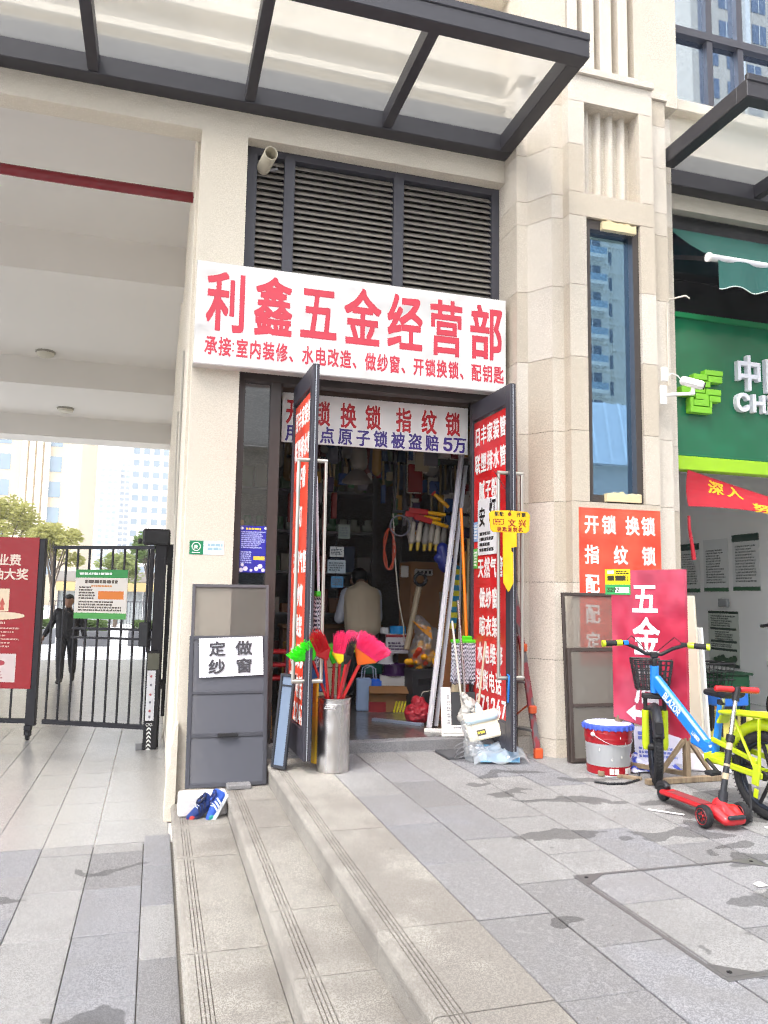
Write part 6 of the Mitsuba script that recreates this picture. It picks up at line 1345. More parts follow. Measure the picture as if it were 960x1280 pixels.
for t in (-.06, .06):
    part(bk, 'chain_stay', bar(BB + r_ * t * .6, bp(0, .25, t), .024, .036, (0, 0, 1), .006), LIME)
    part(bk, 'seat_stay', bar(BB + [0, 0, .12] - f_ * .01 + r_ * t * .5, bp(0.02, .33, t * 1.2), .022, .03, (0, 0, 1), .006), LIME)
    part(bk, 'rack_strut', cat(bar(bp(.0, .26, t * 1.35), bp(-.01, .575, t * 1.35), .02, .012, f_, .003), bar(bp(.02, .27, t * 1.35), bp(.17, .56, t * 1.35), .018, .012, f_, .003)), LIME)
rk = part(bk, 'rack', cat(bar(bp(.30, .575, 0), bp(-.20, .60, 0), .15, .022, (0, 0, 1), .008), bar(bp(.30, .555, 0), bp(.335, .50, 0), .09, .02, (0, 0, 1), .006)), LIME)
part(bk, 'rear_mudguard', tube([bp(.285 * math.cos(a), .25 + .285 * math.sin(a)) for a in np.linspace(.55, 2.6, 16)], .036, 8), LIME, True)
part(bk, 'bracket_plate', cat(bar(bp(.03, .20, -.085), bp(.01, .32, -.085), .05, .01, r_, .004), bar(bp(.02, .18, -.085), bp(.03, .13, -.085), .03, .01, r_, .003)), LIME)
part(bk, 'chain_guard', body([((BB - r_ * .0 + r_ * .055, .045), (bp(.10, .25, .062), .03))], .03, 3), BLACK, True)
for sgn, a in ((-1, .6), (1, .6 + math.pi)):
    e = BB + r_ * sgn * .07 + (f_ * math.cos(a) + np.array([0, 0, math.sin(a)])) * .11 * (-1)
    part(bk, 'crank_arm', bar(BB + r_ * sgn * .07, e, .018, .022, r_, .004), BLACK)
    part(bk, 'pedal', bar(e, e + r_ * sgn * .085, .06, .024, (0, 0, 1), .005), RUB)
part(bk, 'kickstand', tube([bp(.06, .2, -.09), bp(.0, .01, -.16)], .008, 8), BLACK)
# handlebar
SM = Ht + [0, 0, .075]
bt = [SM + r2 * t + f2 * b + np.array([0, 0, z]) for t, b, z in ((-.285, -.075, .075), (-.20, -.05, .08), (-.12, -.01, .045), (-.05, .012, .005), (.05, .012, .005), (.12, -.01, .045), (.20, -.05, .075), (.285, -.075, .07))]
hb = part(bk, 'handlebar', cat(tube(bt, .0125, 10), tube([Ht, SM + f2 * .01], .016, 10), bar(SM - f2 * .02, SM + f2 * .035, .05, .04, (0, 0, 1), .006)), BLACK, 40)
for q_ in (0, -1):
    d = bt[q_] - bt[1 if q_ == 0 else -2]; d /= np.linalg.norm(d)
    g = part(bk, 'grip', tube([bt[q_] - d * .075, bt[q_] + d * .05], .019, 12), RUB, 40)
    part(g, 'lime_ring', cat(tube([bt[q_] - d * .075, bt[q_] - d * .035], .0205, 12), tube([bt[q_] + d * .042, bt[q_] + d * .062], .023, 12)), LIME, 40)
    lv_ = bt[q_] - d * .10
    part(bk, 'brake_lever', cat(bar(lv_ - d * .02, lv_ + d * .015, .03, .03, (0, 0, 1), .004), tube([lv_ + f2 * .03, lv_ + f2 * .055 + d * .05, lv_ + f2 * .05 + d * .13], .006, 6)), BLUE if q_ == 0 else BLACK)
    part(bk, 'brake_cable', tube([lv_ + f2 * .02, lv_ + f2 * .10 - d * .05 + [0, 0, .04], SM + f2 * .16 + [0, 0, -.02] - d * .0, SM + f2 * .10 + [0, 0, -.16], SM + f2 * .04 + [0, 0, -.25]], .003, 5), BLACK)
bkt = part(bk, 'basket', cat(*[]) if False else tube([fp(s, .83 - .0 * s, t) for s, t in ((.03, -.125), (.22, -.14), (.22, .14), (.03, .125))], .007, 6, closed=True), BLACK)
gb = []
for j in range(5):
    z = .80 - j * .042; q_ = 1 - j * .055
    gb.append(tube([fp(s, z, t * q_) for s, t in ((.03, -.125), (.03 + .19 * q_, -.14), (.03 + .19 * q_, .14), (.03, .125))], .0055, 5, closed=True))
for i in range(8):
    t = -.14 + i * .04
    gb.append(bar(fp(.22, .83, t), fp(.03 + .19 * .77, .625, t * .77), .012, .006, f2))
    gb.append(bar(fp(.03, .83, t * .88), fp(.03, .625, t * .7), .012, .006, f2))
    gb.append(bar(fp(.03, .625, t * .74), fp(.03 + .19 * .77, .625, t * .77), .012, .006, (0, 0, 1)))
for i in range(5):
    s = .05 + i * .035
    for sg in (-1, 1):
        gb.append(bar(fp(s + .015, .83, sg * .135), fp(s, .625, sg * .102), .012, .006, r2))
part(bkt, 'grid', cat(*gb), BLACK, kind='stuff')

# ================================================================ THE RED SCOOTER
sc_ = thing('kick_scooter', 'small red three-wheeled kick scooter standing in front of the bicycle', 'scooter')
SR = paint('#b81c24', .35)
ax = np.array([-.02, -1, 0]); ax /= np.linalg.norm(ax)
S0, SB = np.array([3.10, 3.76, 0]), np.array([3.115, 4.25, 0])
part(sc_, 'deck', cat(bar(SB + [0, .03, .062], S0 + [0, .03, .075], .105, .028, (0, 0, 1), .01), ), SR)
part(sc_, 'deck_grip', bar(SB + [0, -.03, .0775], S0 + [0, .12, .0893], .08, .003, (0, 0, 1)), col('#7c3034', .8))
part(sc_, 'front_guard', body([((S0 + [-.06, -.02, .085], .035), (S0 + [.06, -.02, .085], .035)), ((S0 + [-.05, -.09, .055], .028), (S0 + [.05, -.09, .055], .028)), ((S0 + [0, .02, .11], .04), (S0 + [0, -.08, .06], .04)), ((S0 + [-.06, -.02, .085], .035), (S0 + [-.05, -.09, .055], .028)), ((S0 + [.06, -.02, .085], .035), (S0 + [.05, -.09, .055], .028))], .012, 5), SR, True)
part(sc_, 'guard_badge', body([((S0 + [-.045, -.118, .075], .012), (S0 + [.045, -.118, .075], .012))], .01, 2), col('#23252e', .4), True)
for sg in (-1, 1):
    cw = S0 + [sg * .125, -.01, .062]
    w = part(sc_, 'front_wheel', lathe([(.026, -.018), (.05, -.022), (.060, -.014), (.062, 0), (.060, .014), (.05, .022), (.026, .018)], 28, cw, rot((0, 1, 0), 90)), RUB, 40)
    part(w, 'hub', lathe([(0, -.021), (.012, -.021), (.014, -.016), (.040, -.018), (.043, -.023), (.046, -.018), (.046, .018), (.043, .023), (.040, .018), (.014, .016), (.012, .021), (0, .021)], 24, cw, rot((0, 1, 0), 90)), SR, 30)
    part(w, 'axle_cap', cat(lathe([(0, -.026), (.012, -.024), (.013, .024), (0, .026)], 10, cw, rot((0, 1, 0), 90)), *[bar(cw + [sg2 * .0195, math.cos(a) * .016, math.sin(a) * .016], cw + [sg2 * .0195, math.cos(a) * .037, math.sin(a) * .037], .007, .003, (1, 0, 0)) for a in np.linspace(0, 6.28, 7)[:-1] for sg2 in (-1, 1)]), BLACK, 30)
part(sc_, 'front_axle', tube([S0 + [-.12, -.01, .062], S0 + [.12, -.01, .062]], .009, 8), STEEL)
cw = SB + [0, .05, .045]
w = part(sc_, 'rear_wheel', lathe([(.01, -.02), (.04, -.02), (.045, 0), (.04, .02), (.01, .02)], 20, cw, rot((0, 1, 0), 90)), RUB, 40)
part(sc_, 'rear_brake', tube([cw + [0, .058 * math.cos(a), .058 * math.sin(a)] for a in np.linspace(.3, 2.4, 8)], .022, 6), col('#1f1f22', .5), True)
T0, T1 = S0 + [.0, .0, .11], np.array([3.235, 3.86, .715])
T1 = at(921, 862, Y=3.82)
dT = (T1 - T0)
part(sc_, 'lower_stem', cat(tube([T0 - [0, 0, .03], T0 + dT * .12], .026, 12), tube([T0 + dT * .10, T0 + dT * .56], .0175, 12)), col('#26272c', .35), 40)
for a, b in ((.22, .27), (.33, .35), (.47, .53)):
    part(sc_, 'stem_decal', tube([T0 + dT * a, T0 + dT * b], .0178, 12), col('#b9a88c', .5), 40)
part(sc_, 'clamp', tube([T0 + dT * .54, T0 + dT * .60], .024, 12), BLACK, 40)
part(sc_, 'upper_stem', tube([T0 + dT * .56, T0 + dT * .98], .0125, 12), CHROME, 40)
part(sc_, 'stem_head', tube([T0 + dT * .90, T0 + dT * 1.02], .021, 12), BLACK, 40)
hbd = np.array([.98, -.12, -.05])
for sg in (-1, 1):
    part(sc_, 'grip', tube([T1 + hbd * sg * .022, T1 + hbd * sg * .03, T1 + hbd * sg * .135, T1 + hbd * sg * .14], [.014, .018, .018, .013], 12), SR, 40)
part(sc_, 'folding_pin', bar(T0 - [.05, 0, .0], T0 + [.06, 0, .0], .012, .012, (0, 0, 1), .002), STEEL)

# ================================================================ THE GREEN SHOP on the right
gs = thing('shop_fascia', 'green shop fascia with a light green emblem and white raised characters', 'sign')
FG_ = facade(4.40, 5.98, 2.45)
GRN = procmat('green_panel', speckle('#11603e', '#146644', 6, .1, (.05, .2, .13), 1.), .16, .5)
part(gs, 'panel', FG_.box(0, 5.5, .13, 1.45, -.12, 0, .004), GRN)
part(gs, 'lime_band', FG_.box(0, 5.5, 0, .128, -.12, .01, .004), col('#93c11c', .4))
part(gs, 'top_edge', FG_.box(0, 5.5, 1.452, 1.50, -.12, .02), col('#1d7d4c', .4))
LG = col('#76b82a', .4)
EX = .58
zx, zy = lambda x: .17 + (x - 130) * .00113, lambda y: .53 + (600 - y) * .00094
for rs in (((365, 540, 155, 207),), ((250, 383, 207, 263),), ((395, 530, 216, 279), (342, 411, 278, 333)), ((130, 257, 343, 440), (256, 356, 343, 397)), ((268, 356, 404, 462),), ((250, 340, 470, 528), (339, 391, 404, 528)),
           ((368, 515, 350, 408),), ((402, 510, 417, 475), (402, 424, 474, 536)), ((212, 420, 537, 600),), ((212, 243, 448, 538),)):
    part(gs, 'emblem_piece', cat(*[FG_.box(zx(a), zx(b), zy(d_), zy(c_), .002, .075, .003) for a, b, c_, d_ in rs]), LG)
W3 = col('#d9dadf', .35)
for i, ch in enumerate('中国'):
    part(gs, 'raised_character', text(FG_, ch, .80 + .33 * i, .80, .31, .36, .05, .002), W3)
x = .79
for ch in 'CHINA':
    m = text(FG_, ch, x, .60, .185, .18, .05, .002); part(gs, 'raised_letter', m, W3); x += .185 * 1.25 * ADV[ch] * 1.02 + .01

aw = thing('awning', 'dark teal awning with a white front bar and scalloped valance over the green fascia', 'awning')
TEA = col('#1b4f47', .7)
part(aw, 'fabric', slabsheet(lambda a, b: (4.60 + 5 * a, 6.08 - .60 * b, 4.83 - .55 * b - .03 * math.sin(b * math.pi)), 30, 4, .004), TEA)
part(aw, 'front_bar', tube([(4.56, 5.48, 4.27), (9.6, 5.48, 4.27)], .032, 12), col('#d7d8da', .35), 40)
part(aw, 'bar_cap', tube([(4.545, 5.48, 4.27), (4.565, 5.48, 4.27)], .042, 14), WHITE, 40)
part(aw, 'valance', slabsheet(lambda a, b: (4.64 + 5 * a, 5.46 + .012 * math.sin(a * 90), 4.255 - b * (.25 + .022 * math.cos(a * 2 * math.pi * 5 / .36))), 160, 3, .003), col('#285f57', .7))
part(aw, 'valance_hem', tube([(4.64 + 5 * a, 5.457 + .012 * math.sin(a * 90), 4.255 - (.25 + .022 * math.cos(a * 2 * math.pi * 5 / .36))) for a in np.linspace(0, 1, 200)], .005, 5), col('#c9d6d0', .6))
part(aw, 'arm', cat(bar((4.62, 6.1, 4.55), (4.62, 5.5, 4.27), .03, .04), bar((4.45, 6.12, 4.86), (9.6, 6.12, 4.86), .08, .08)), BLACK)
cc = thing('security_camera', 'white security camera on a bracket at the edge of the stone pier', 'camera')
part(cc, 'bracket', cat(bar((4.06, 5.49, 2.98), (4.32, 5.42, 3.0), .035, .025, (0, 0, 1), .004), bx(4.03, 4.09, 5.475, 5.498, 2.9, 3.06, .004), tube([(4.30, 5.42, 3.0), (4.31, 5.42, 3.05)], .018, 8)), WHITE)
part(cc, 'housing', bar((4.21, 5.46, 3.12), (4.375, 5.365, 3.055), .07, .07, (0, 0, 1), .018), WHITE)
part(cc, 'lens', bar((4.373, 5.366, 3.056), (4.381, 5.361, 3.053), .056, .056, (0, 0, 1), .01), BLACK)
part(cc, 'junction_box', bx(4.045, 4.10, 5.47, 5.498, 3.10, 3.22, .005), WHITE)
part(cc, 'wire', tube([(4.09, 5.48, 3.14), (4.13, 5.46, 3.17), (4.18, 5.45, 3.15), (4.21, 5.46, 3.13)], .005, 6), WHITE)
cd = thing('wall_conduit', 'thin white conduit with a hook on the right side of the stone pier', 'conduit')
put(cd, tube([(4.19, 5.585, 3.10), (4.19, 5.585, 3.82), (4.19, 5.55, 3.86), (4.28, 5.45, 3.87), (4.32, 5.45, 3.85)], .007, 8), col('#cdc6b8', .6), True)
rb = thing('red_banner', 'red cloth banner with yellow characters sagging under the green fascia', 'banner')
rf = lambda a, b: (4.66 + 2.6 * a, 5.97 + .03 * math.sin(5 * a + 3 * b), 2.45 - .56 * min(a, .5) - .2 * max(a - .5, 0) - b * max(.34 - .46 * a, .10) + .015 * math.sin(9 * a) * b)
part(rb, 'cloth', slabsheet(rf, 30, 8, .002), col('#b3182a', .6))
part(rb, 'tie', tube([(4.66, 5.97, 2.02), (4.655, 5.96, 1.9), (4.68, 5.96, 1.75), (4.70, 5.965, 1.62)], [.012, .014, .016, .02], 6), col('#b3182a', .6))


def on_banner(ch, a0, a1, b0, b1):
    V, F = glyph_polys(ch)
    return np.array([np.array(rf(a0 + (a1 - a0) * v[0], b1 + (b0 - b1) * v[1])) - [0, .003 + .002 * v[2], 0] for v in V]), F


for ch, a0, b0 in (('深', .09, .02), ('入', .17, .02), ('努', .27, .52), ('力', .345, .52)):
    part(rb, 'character', on_banner(ch, a0, a0 + .07, b0, b0 + .46), col('#e0b020', .5))

# inside the green shop
PAP = col('#cfd1d0', .6)
FW = Frame((6.992, 10.6, 0), (0, -1, 0), (0, 0, 1))           # on the wall that runs into the shop; a grows towards the street
for a, w, z, h, c, lab in ((.95, .42, 1.35, .62, '#1f3a2c', 'dark green notice on the white wall of the green shop, first from the pier'),
                           (1.42, .42, 1.36, .66, None, 'white notice with a dark head on the green shop wall, second from the pier'),
                           (1.92, .46, 1.37, .68, None, 'white notice without a dark head on the green shop wall, third from the pier'),
                           (2.46, .46, 1.38, .70, None, 'white notice with a dark head on the green shop wall, fourth from the pier')):
    k = thing('wall_notice', lab, 'notice', 'notices on the wall of the green shop')
    part(k, 'sheet', FW.box(a, a + w, z, z + h, 0, .006), col(c, .5) if c else PAP)
    if not c:
        if 'without' not in lab:
            part(k, 'head', FW.box(a, a + w, z + h - .09, z + h, .006, .008), col('#1e3a30', .5))
        part(k, 'foot', FW.box(a, a + w, z, z + .05, .006, .008), col('#2b5a3a', .5))
    part(k, 'print', fine_print(FW, a + .05, a + w - .05, z + .1, z + h - .13, 13, int(a * 100), off=.0065, fill=.5), col('#4d5552' if not c else '#4a7a58', .6), kind='stuff')
k = thing('wall_poster', 'tall grey-green poster low on the white wall of the green shop', 'poster')
part(k, 'sheet', FW.box(1.98, 2.53, .42, 1.12, 0, .006), col('#b7bdb4', .6))
part(k, 'dark_band', cat(*[FW.box(2.02, 2.49, z, z + .03, .006, .008) for z in (.62, .72, .88)], FW.box(1.98, 2.53, 1.09, 1.12, .006, .008), FW.box(1.98, 2.53, .42, .46, .006, .008)), col('#24382c', .6))
part(k, 'print', cat(fine_print(FW, 2.03, 2.48, .92, 1.07, 5, 2, off=.0065), fine_print(FW, 2.03, 2.4, .66, .71, 2, 3, off=.0065), fine_print(FW, 2.1, 2.45, .75, .87, 4, 4, off=.0065)), col('#46514a', .6), kind='stuff')
part(k, 'tree_print', FW(cat(*[prism(ell(2.10 + .07 * i, .49 + .02 * (i % 3), .045, .045, 10), .008 + .0005 * i, .0092 + .0005 * i) for i in range(6)])), col('#2c4a30', .6))
so = thing('wall_socket', 'grey wall socket between the notices on the green shop wall', 'socket')
put(so, FW.box(2.22, 2.38, 1.17, 1.28, 0, .05, .008), col('#8f9294', .5))
for i, (x, y, lab) in enumerate(((5.0, 6.9, 'lit square ceiling panel inside the green shop nearest the street'), (6.1, 7.6, 'lit square ceiling panel deeper inside the green shop'), (5.4, 9.3, 'lit square ceiling panel at the back of the green shop'))):
    k = thing('ceiling_panel', lab, 'ceiling lamp', 'lit panels in the green shop')
    put(k, bx(x - .4, x + .4, y - .15, y + .15, 2.97, 2.995), WHITE)
    scene[k]['emitter'] = {'type': 'area', 'radiance': {'type': 'rgb', 'value': [20.0, 20.8, 22.0]}}
# stock and clutter at its entrance
for i, (x, y, w, h, c, lab) in enumerate(((4.20, 5.5, .16, 1.28, '#d0c8b4', 'cream board leaning behind the red banner stand'), (4.33, 5.55, .13, 1.02, '#dcdcd9', 'white board leaning in front of the cream one behind the banner stand'))):
    k = thing('leaning_board', lab, 'board', 'boards leaning behind the banner stand')
    put(k, xf(bx(0, .03, -w, w, 0, h, .003), rot((0, 1, 0), -3) @ rot((0, 0, 1), 25), (x, y, .005)), col(c, .6))
k = thing('sack', 'pale yellow sack lying on the floor at the entrance of the green shop', 'sack')
put(k, body([(((4.55, 5.75, .17), .15), ((5.1, 5.6, .16), .15)), (((4.6, 5.6, .12), .10), ((5.05, 5.75, .14), .12))], .03, 8), col('#c9bb5e', .7), True)
k = thing('cardboard_box', 'brown cardboard box behind the yellow sack', 'box')
part(k, 'body', xf(bx(-.22, .22, -.16, .16, 0, .40, .004), rot((0, 0, 1), 20), (4.85, 6.25, .02)), col('#8a623a', .8)); part(k, 'tape', xf(bx(-.2205, .2205, -.03, .03, .38, .402), rot((0, 0, 1), 20), (4.85, 6.25, .02)), col('#b79a6b', .4))
k = thing('plastic_bag', 'crumpled grey bag lying on the brown cardboard box', 'bag')
put(k, body([(((4.75, 6.22, .47), .06), ((4.95, 6.28, .48), .055)), (((4.85, 6.2, .46), .05), ((4.88, 6.3, .53), .03))], .02, 3), col('#a9aaac', .5), True)
k = thing('storage_crate', 'blue plastic crate beside the yellow sack', 'crate')
part(k, 'body', bx(4.50, 4.80, 5.45, 5.62, .38, .50, .01), col('#1f62b8', .45))
for x, y in ((4.52, 5.47), (4.75, 5.47), (4.52, 5.57), (4.75, 5.57)):
    part(k, 'leg', bx(x, x + .03, y, y + .03, 0, .379), BLACK)
k = thing('storage_crate', 'dark green plastic box on the floor deep in the green shop', 'crate')
part(k, 'body', bx(6.1, 6.45, 7.3, 7.6, .02, .42, .01), col('#1c5a38', .5)); part(k, 'lid', bx(6.07, 6.48, 7.27, 7.63, .422, .45, .008), col('#134328', .5))
k = thing('basket', 'black wire basket next to the dark green box in the green shop', 'basket')
part(k, 'rim', tube([(5.30, 6.6, .62), (5.65, 6.6, .62), (5.65, 6.9, .62), (5.30, 6.9, .62)], .012, 6, closed=True), BLACK)
part(k, 'wires', cat(*[tube([(5.30 + .05 * i, 6.6, .62), (5.32 + .043 * i, 6.63, .36)], .006, 4) for i in range(8)], *[tube([(5.3, 6.6, z), (5.65, 6.6, z), (5.65, 6.9, z), (5.3, 6.9, z)], .006, 4, closed=True) for z in (.38, .46, .54)]), BLACK, kind='stuff')
part(k, 'stand', bx(5.32, 5.63, 6.62, 6.88, .02, .36, .01), col('#2a2d2c', .6))
em = thing('motor_scooter', 'white motor scooter cut by the right edge behind the bicycle', 'motor scooter')
c = np.array([5.98, 6.3, .02])
part(em, 'body', body([((c + [0, 0, .62], .16), (c + [.25, .05, .45], .17)), ((c + [.02, 0, .62], .14), (c + [.0, 0, .86], .09)), ((c + [.25, .05, .45], .16), (c + [.8, .1, .5], .17)), ((c + [-.05, 0, .5], .08), (c + [-.05, 0, .42], .09))], .03, 8), col('#c9ccce', .25), True)
w = part(em, 'front_wheel', tube([c + [math.cos(a) * .17, 0, .22 + math.sin(a) * .17] for a in np.linspace(0, 6.283, 28, endpoint=False)], .05, 10, closed=True), RUB, True)
part(w, 'hub', tube([c + [0, -.04, .22], c + [0, .04, .22]], .06, 14), col('#8a8c90', .4, .6), 40)
part(em, 'handlebar', tube([c + [-.02, -.26, .98], c + [-.04, -.1, 1.0], c + [-.04, .1, 1.0], c + [-.02, .26, .98]], .017, 8), BLACK)
part(em, 'headlamp', body([((c + [-.08, 0, .90], .07), (c + [-.02, 0, .92], .08))], .02, 3), col('#9fa4a8', .1), True)
part(em, 'fork', tube([c + [0, .07, .22], c + [.0, .06, .6]], .02, 8), BLACK)
part(em, 'cable', tube([c + [-.05, -.2, .98], c + [-.2, -.15, .9], c + [-.22, -.08, .7], c + [-.06, -.03, .6]], .006, 6), BLACK)


def cname(c):
    r, g_, b = lin(c); m = max(r, g_, b); d_ = m - min(r, g_, b)
    if d_ < .35 * m:
        return 'pale' if m > .3 else 'grey'
    return ('red' if g_ < .45 * r else 'tan') if m == r else 'green' if m == g_ else 'purple' if r > g_ * 1.3 else 'blue'

# ================================================================ BESIDE THE DOOR AND ON THE PAVEMENT
DP = thing('drain_pipe', 'short white pipe end sticking out of the louvre above the sign', 'pipe')
a_, b_ = np.array([.705, 6.19, 4.80]), np.array([.735, 5.93, 4.79])
d_ = (b_ - a_) / np.linalg.norm(b_ - a_)
part(DP, 'pipe', xf(lathe([(.050, 0), (.055, 0), (.055, .27), (.050, .27), (.050, .0)], 24), np.stack([*basis(d_)], 1), a_), col('#c4bda9', .5), 40)
part(DP, 'clip', tube([a_ + [.06, -.01, -.01], a_ + [.12, -.03, .0]], .012, 6), col('#8d8d90', .4, .5))
for lab, x, w, z in (('crumbling cream foam strip along the top of the slot window', 3.50, .33, 4.375), ('cream foam strip along the bottom of the slot window', 3.50, .33, 2.045)):
    k = thing('foam_strip', lab, 'strip', 'foam strips at the slot window')
    V, F = sheet(lambda a, b: (0, 0, 0), 1, 1)
    rr = np.random.default_rng(int(z * 10)); P = [(x + w * t, z + .075 + rr.uniform(-.012, .012)) for t in np.linspace(1, 0, 14)]
    m = prism([(x, z), (x + w, z)] + P, -5.535, -5.492)
    put(k, (m[0][:, [0, 2, 1]] * [1, -1, 1], m[1]), col('#cdbf97', .85))
wbk = one('stone_block', bx(.215, .545, 5.615, 5.79, -.279, -.137, .012), procmat('white_stone', speckle('#c6c3c2', '#d0cdcc', 200, .15), .8, .2), 'whitish stone block on the lowest step under the dark grey fly screen', 'block')
one('stone_block', bx(.548, .72, 5.72, 5.84, -.139, -.105, .006), PAVE[0], 'thin grey stone piece beside the whitish block under the fly screen', 'block')


def shoe(lab, o, toe, upw, c1, c2, c3, c4):
    """A child's sports shoe: sole, upper, toe cap, stripes, tongue, collar; toe and upw are the directions of its toe and its top."""
    X = np.asarray(toe, float); X /= np.linalg.norm(X); Z = np.asarray(upw, float); Z = Z - X * (Z @ X); Z /= np.linalg.norm(Z)
    R = np.stack([X, np.cross(Z, X), Z], 1)
    k = thing('shoe', lab, 'shoe')
    g = lambda m: xf(m, R, o)
    L = .21
    out = [(x * L, y) for x, y in ((0, .024), (-.03, .012), (-.03, -.012), (0, -.024), (.2, -.028), (.42, -.026), (.62, -.034), (.82, -.036), (.95, -.022), (1.0, 0), (.96, .024), (.82, .036), (.62, .034), (.42, .026), (.2, .028))]
    V, F = prism(out, 0, .022); V[:, 2] += .02 * np.clip(V[:, 0] / L - .7, 0, 1)
    part(k, 'sole', g((V, F)), col(c1, .55), 30)
    part(k, 'upper', g(body([(((.02, 0, .04), .03), ((.07, 0, .04), .031)), (((.02, 0, .04), .028), ((.012, 0, .085), .021)), (((.07, 0, .045), .029), ((.07, 0, .075), .022)), (((.07, 0, .042), .03), ((.13, 0, .034), .033)), (((.13, 0, .034), .031), ((.18, 0, .034), .024))], .010, 4)), col(c2, .7), True)
    part(k, 'collar', g(tube([(.008, -.012, .098), (.03, -.022, .09), (.07, -.018, .088), (.085, 0, .09), (.07, .018, .088), (.03, .022, .09), (.008, .012, .098)], .009, 6, closed=True)), col(c3, .8), True)
    part(k, 'toe_cap', g(body([(((.165, -.014, .03), .021), ((.188, .0, .032), .019)), (((.165, .014, .03), .021), ((.188, .0, .032), .019))], .008, 2)), col(c4, .6), True)
    for x in (.055, .078, .101):
        for s in (-1, 1):
            part(k, 'stripe', g(bar((x + .012, s * .0335, .024), (x - .012, s * .026, .07), .012, .004, (0, s, 0), .001)), col(c1, .5))
    for i in range(4):
        part(k, 'lace', g(tube([(.085 + .016 * i, -.02, .07 - .008 * i), (.09 + .016 * i, 0, .082 - .010 * i), (.085 + .016 * i, .02, .07 - .008 * i)], .003, 5)), col('#d8dade', .6))
    return k


shoe('white soled blue child shoe standing on its toe against the whitish stone block', at(284, 994, Y=5.58), (-.50, -.10, -.86), (-.86, -.25, .48), '#dfe3e8', '#2f57b4', '#16245c', '#1f8a86')
shoe('dark blue child shoe leaning behind the white soled one on the lowest step', at(268, 1004, Y=5.60), (-.80, .0, -.60), (-.55, -.30, .80), '#20294a', '#14306f', '#0d1738', '#c43a36')

# stick-like and packed goods by the right door leaf
dp = thing('dustpan', 'light blue dustpan wrapped in clear plastic lying on the pavement by the right door', 'dustpan')
FD = Frame((2.40, 5.52, .015), (.97, -.24, 0), (.2, .85, .14))
part(dp, 'tray', cat(FD.box(0, .30, 0, .22, 0, .006, .002), FD.box(0, .008, 0, .22, 0, .045), FD.box(.292, .30, 0, .22, 0, .045), FD.box(0, .30, .212, .22, 0, .06)), col('#7fb0cf', .35))
part(dp, 'rib', cat(*[FD.box(.04 + .05 * i, .05 + .05 * i, .02, .20, .006, .010) for i in range(5)]), col('#94c0da', .35))
part(dp, 'bag', FD(slabsheet(lambda a, b: (-.05 + .42 * a, -.03 + .33 * b, .07 + .02 * math.sin(9 * a + 4 * b) + .018 * math.sin(17 * b - 5 * a) - .085 * (abs(2 * a - 1) ** 4 + abs(2 * b - 1) ** 4) * .5), 16, 14, .001)), BAG, True)
dp = thing('dustpan', 'cream dustpan head standing behind the light blue one with a steel handle', 'dustpan')
FD = Frame((2.375, 5.66, .13), (.96, -.2, .22), (-.1, .45, .88))
part(dp, 'tray', cat(FD.box(0, .27, 0, .10, 0, .03, .008), FD.box(0, .27, .10, .22, 0, .012, .004)), col('#d0c6b0', .4))
part(dp, 'body', FD(body([(((.03, .16, .02), .03), ((.24, .16, .02), .03)), (((.135, .2, .02), .035), ((.135, .27, .02), .02))], .02, 4)), col('#b9cfdd', .35), True)
part(dp, 'label', FD.box(.07, .14, .03, .075, .03, .0315), col('#3a3428', .5))
part(dp, 'label_print', fine_print(FD, .075, .135, .04, .068, 1, 3, off=.0316), col('#d9c22a', .5))
part(dp, 'handle', tube([FD.p(.135, .25, .02), (2.53, 5.72, .9)], .009, 8), col('#b9ab92', .4), 40)
bgp = thing('plastic_bag', 'crumpled clear plastic bag round the foot of the dustpans', 'bag')
put(bgp, crumple(body([(((2.36, 5.60, .06), .05), ((2.40, 5.68, .14), .06)), (((2.40, 5.66, .15), .05), ((2.36, 5.72, .27), .03)), (((2.42, 5.62, .10), .05), ((2.47, 5.60, .05), .04))], .008, 4), .03, 26), BAG, True)
bgp = thing('plastic_bag', 'white tied plastic bag above the dustpans beside the red door poster', 'bag')
put(bgp, crumple(body([(((2.40, 5.84, .30), .05), ((2.44, 5.82, .40), .045)), (((2.44, 5.82, .40), .04), ((2.39, 5.84, .47), .02)), (((2.46, 5.8, .36), .03), ((2.52, 5.8, .33), .02))], .008, 4), .03, 30), col('#b5b2ac', .4), True)
one('floor_mat', bx(2.22, 2.52, 5.72, 6.02, .001, .02, .003), col('#45464a', .5), 'dark grey mat on the pavement under the dustpans', 'mat')
one('wire_coil', cat(*[tube([(2.33 + .07 * math.cos(a) * s, 5.68 + .05 * math.sin(a), .05 + .035 * i + .03 * math.cos(a)) for a in np.linspace(0, 6.28, 18)], .004, 5) for i, s in enumerate((1, .8, 1.1))]), col('#8d8d90', .4, .6), 'tangle of grey wire on the dark mat beside the dustpans', 'wire')
one('pole', tube([(2.47, 5.90, .02), (2.40, 5.99, 1.22)], .011, 10), STEEL, 'thin steel pole with a hook leaning on the right door poster', 'pole')
one('pole', tube([(2.44, 5.86, .02), (2.37, 6.04, 1.05)], .009, 10), col('#c9c5bb', .4), 'second thin grey pole leaning beside the hooked steel pole', 'pole')
us_ = thing('strap', 'blue strap hanging over the lower handle of the right door', 'strap')
put(us_, cat(*[tube([(2.665 + o, 5.475, .665), (2.66 + o, 5.44, .66), (2.658 + o, 5.445, .55), (2.662 + o, 5.46, .46 - .06 * i)], .008, 6) for i, o in enumerate((-.06, -.035))]), col('#1d6fc0', .5), True)
ld = thing('step_ladder', 'narrow step ladder with orange feet and a worn red rail behind the right door', 'ladder')
Ra, Rb = np.array([2.79, 5.85, 1.62]), np.array([2.935, 5.62, .02])
Rc, Rd = np.array([2.77, 5.98, 1.60]), np.array([2.80, 5.95, .02])
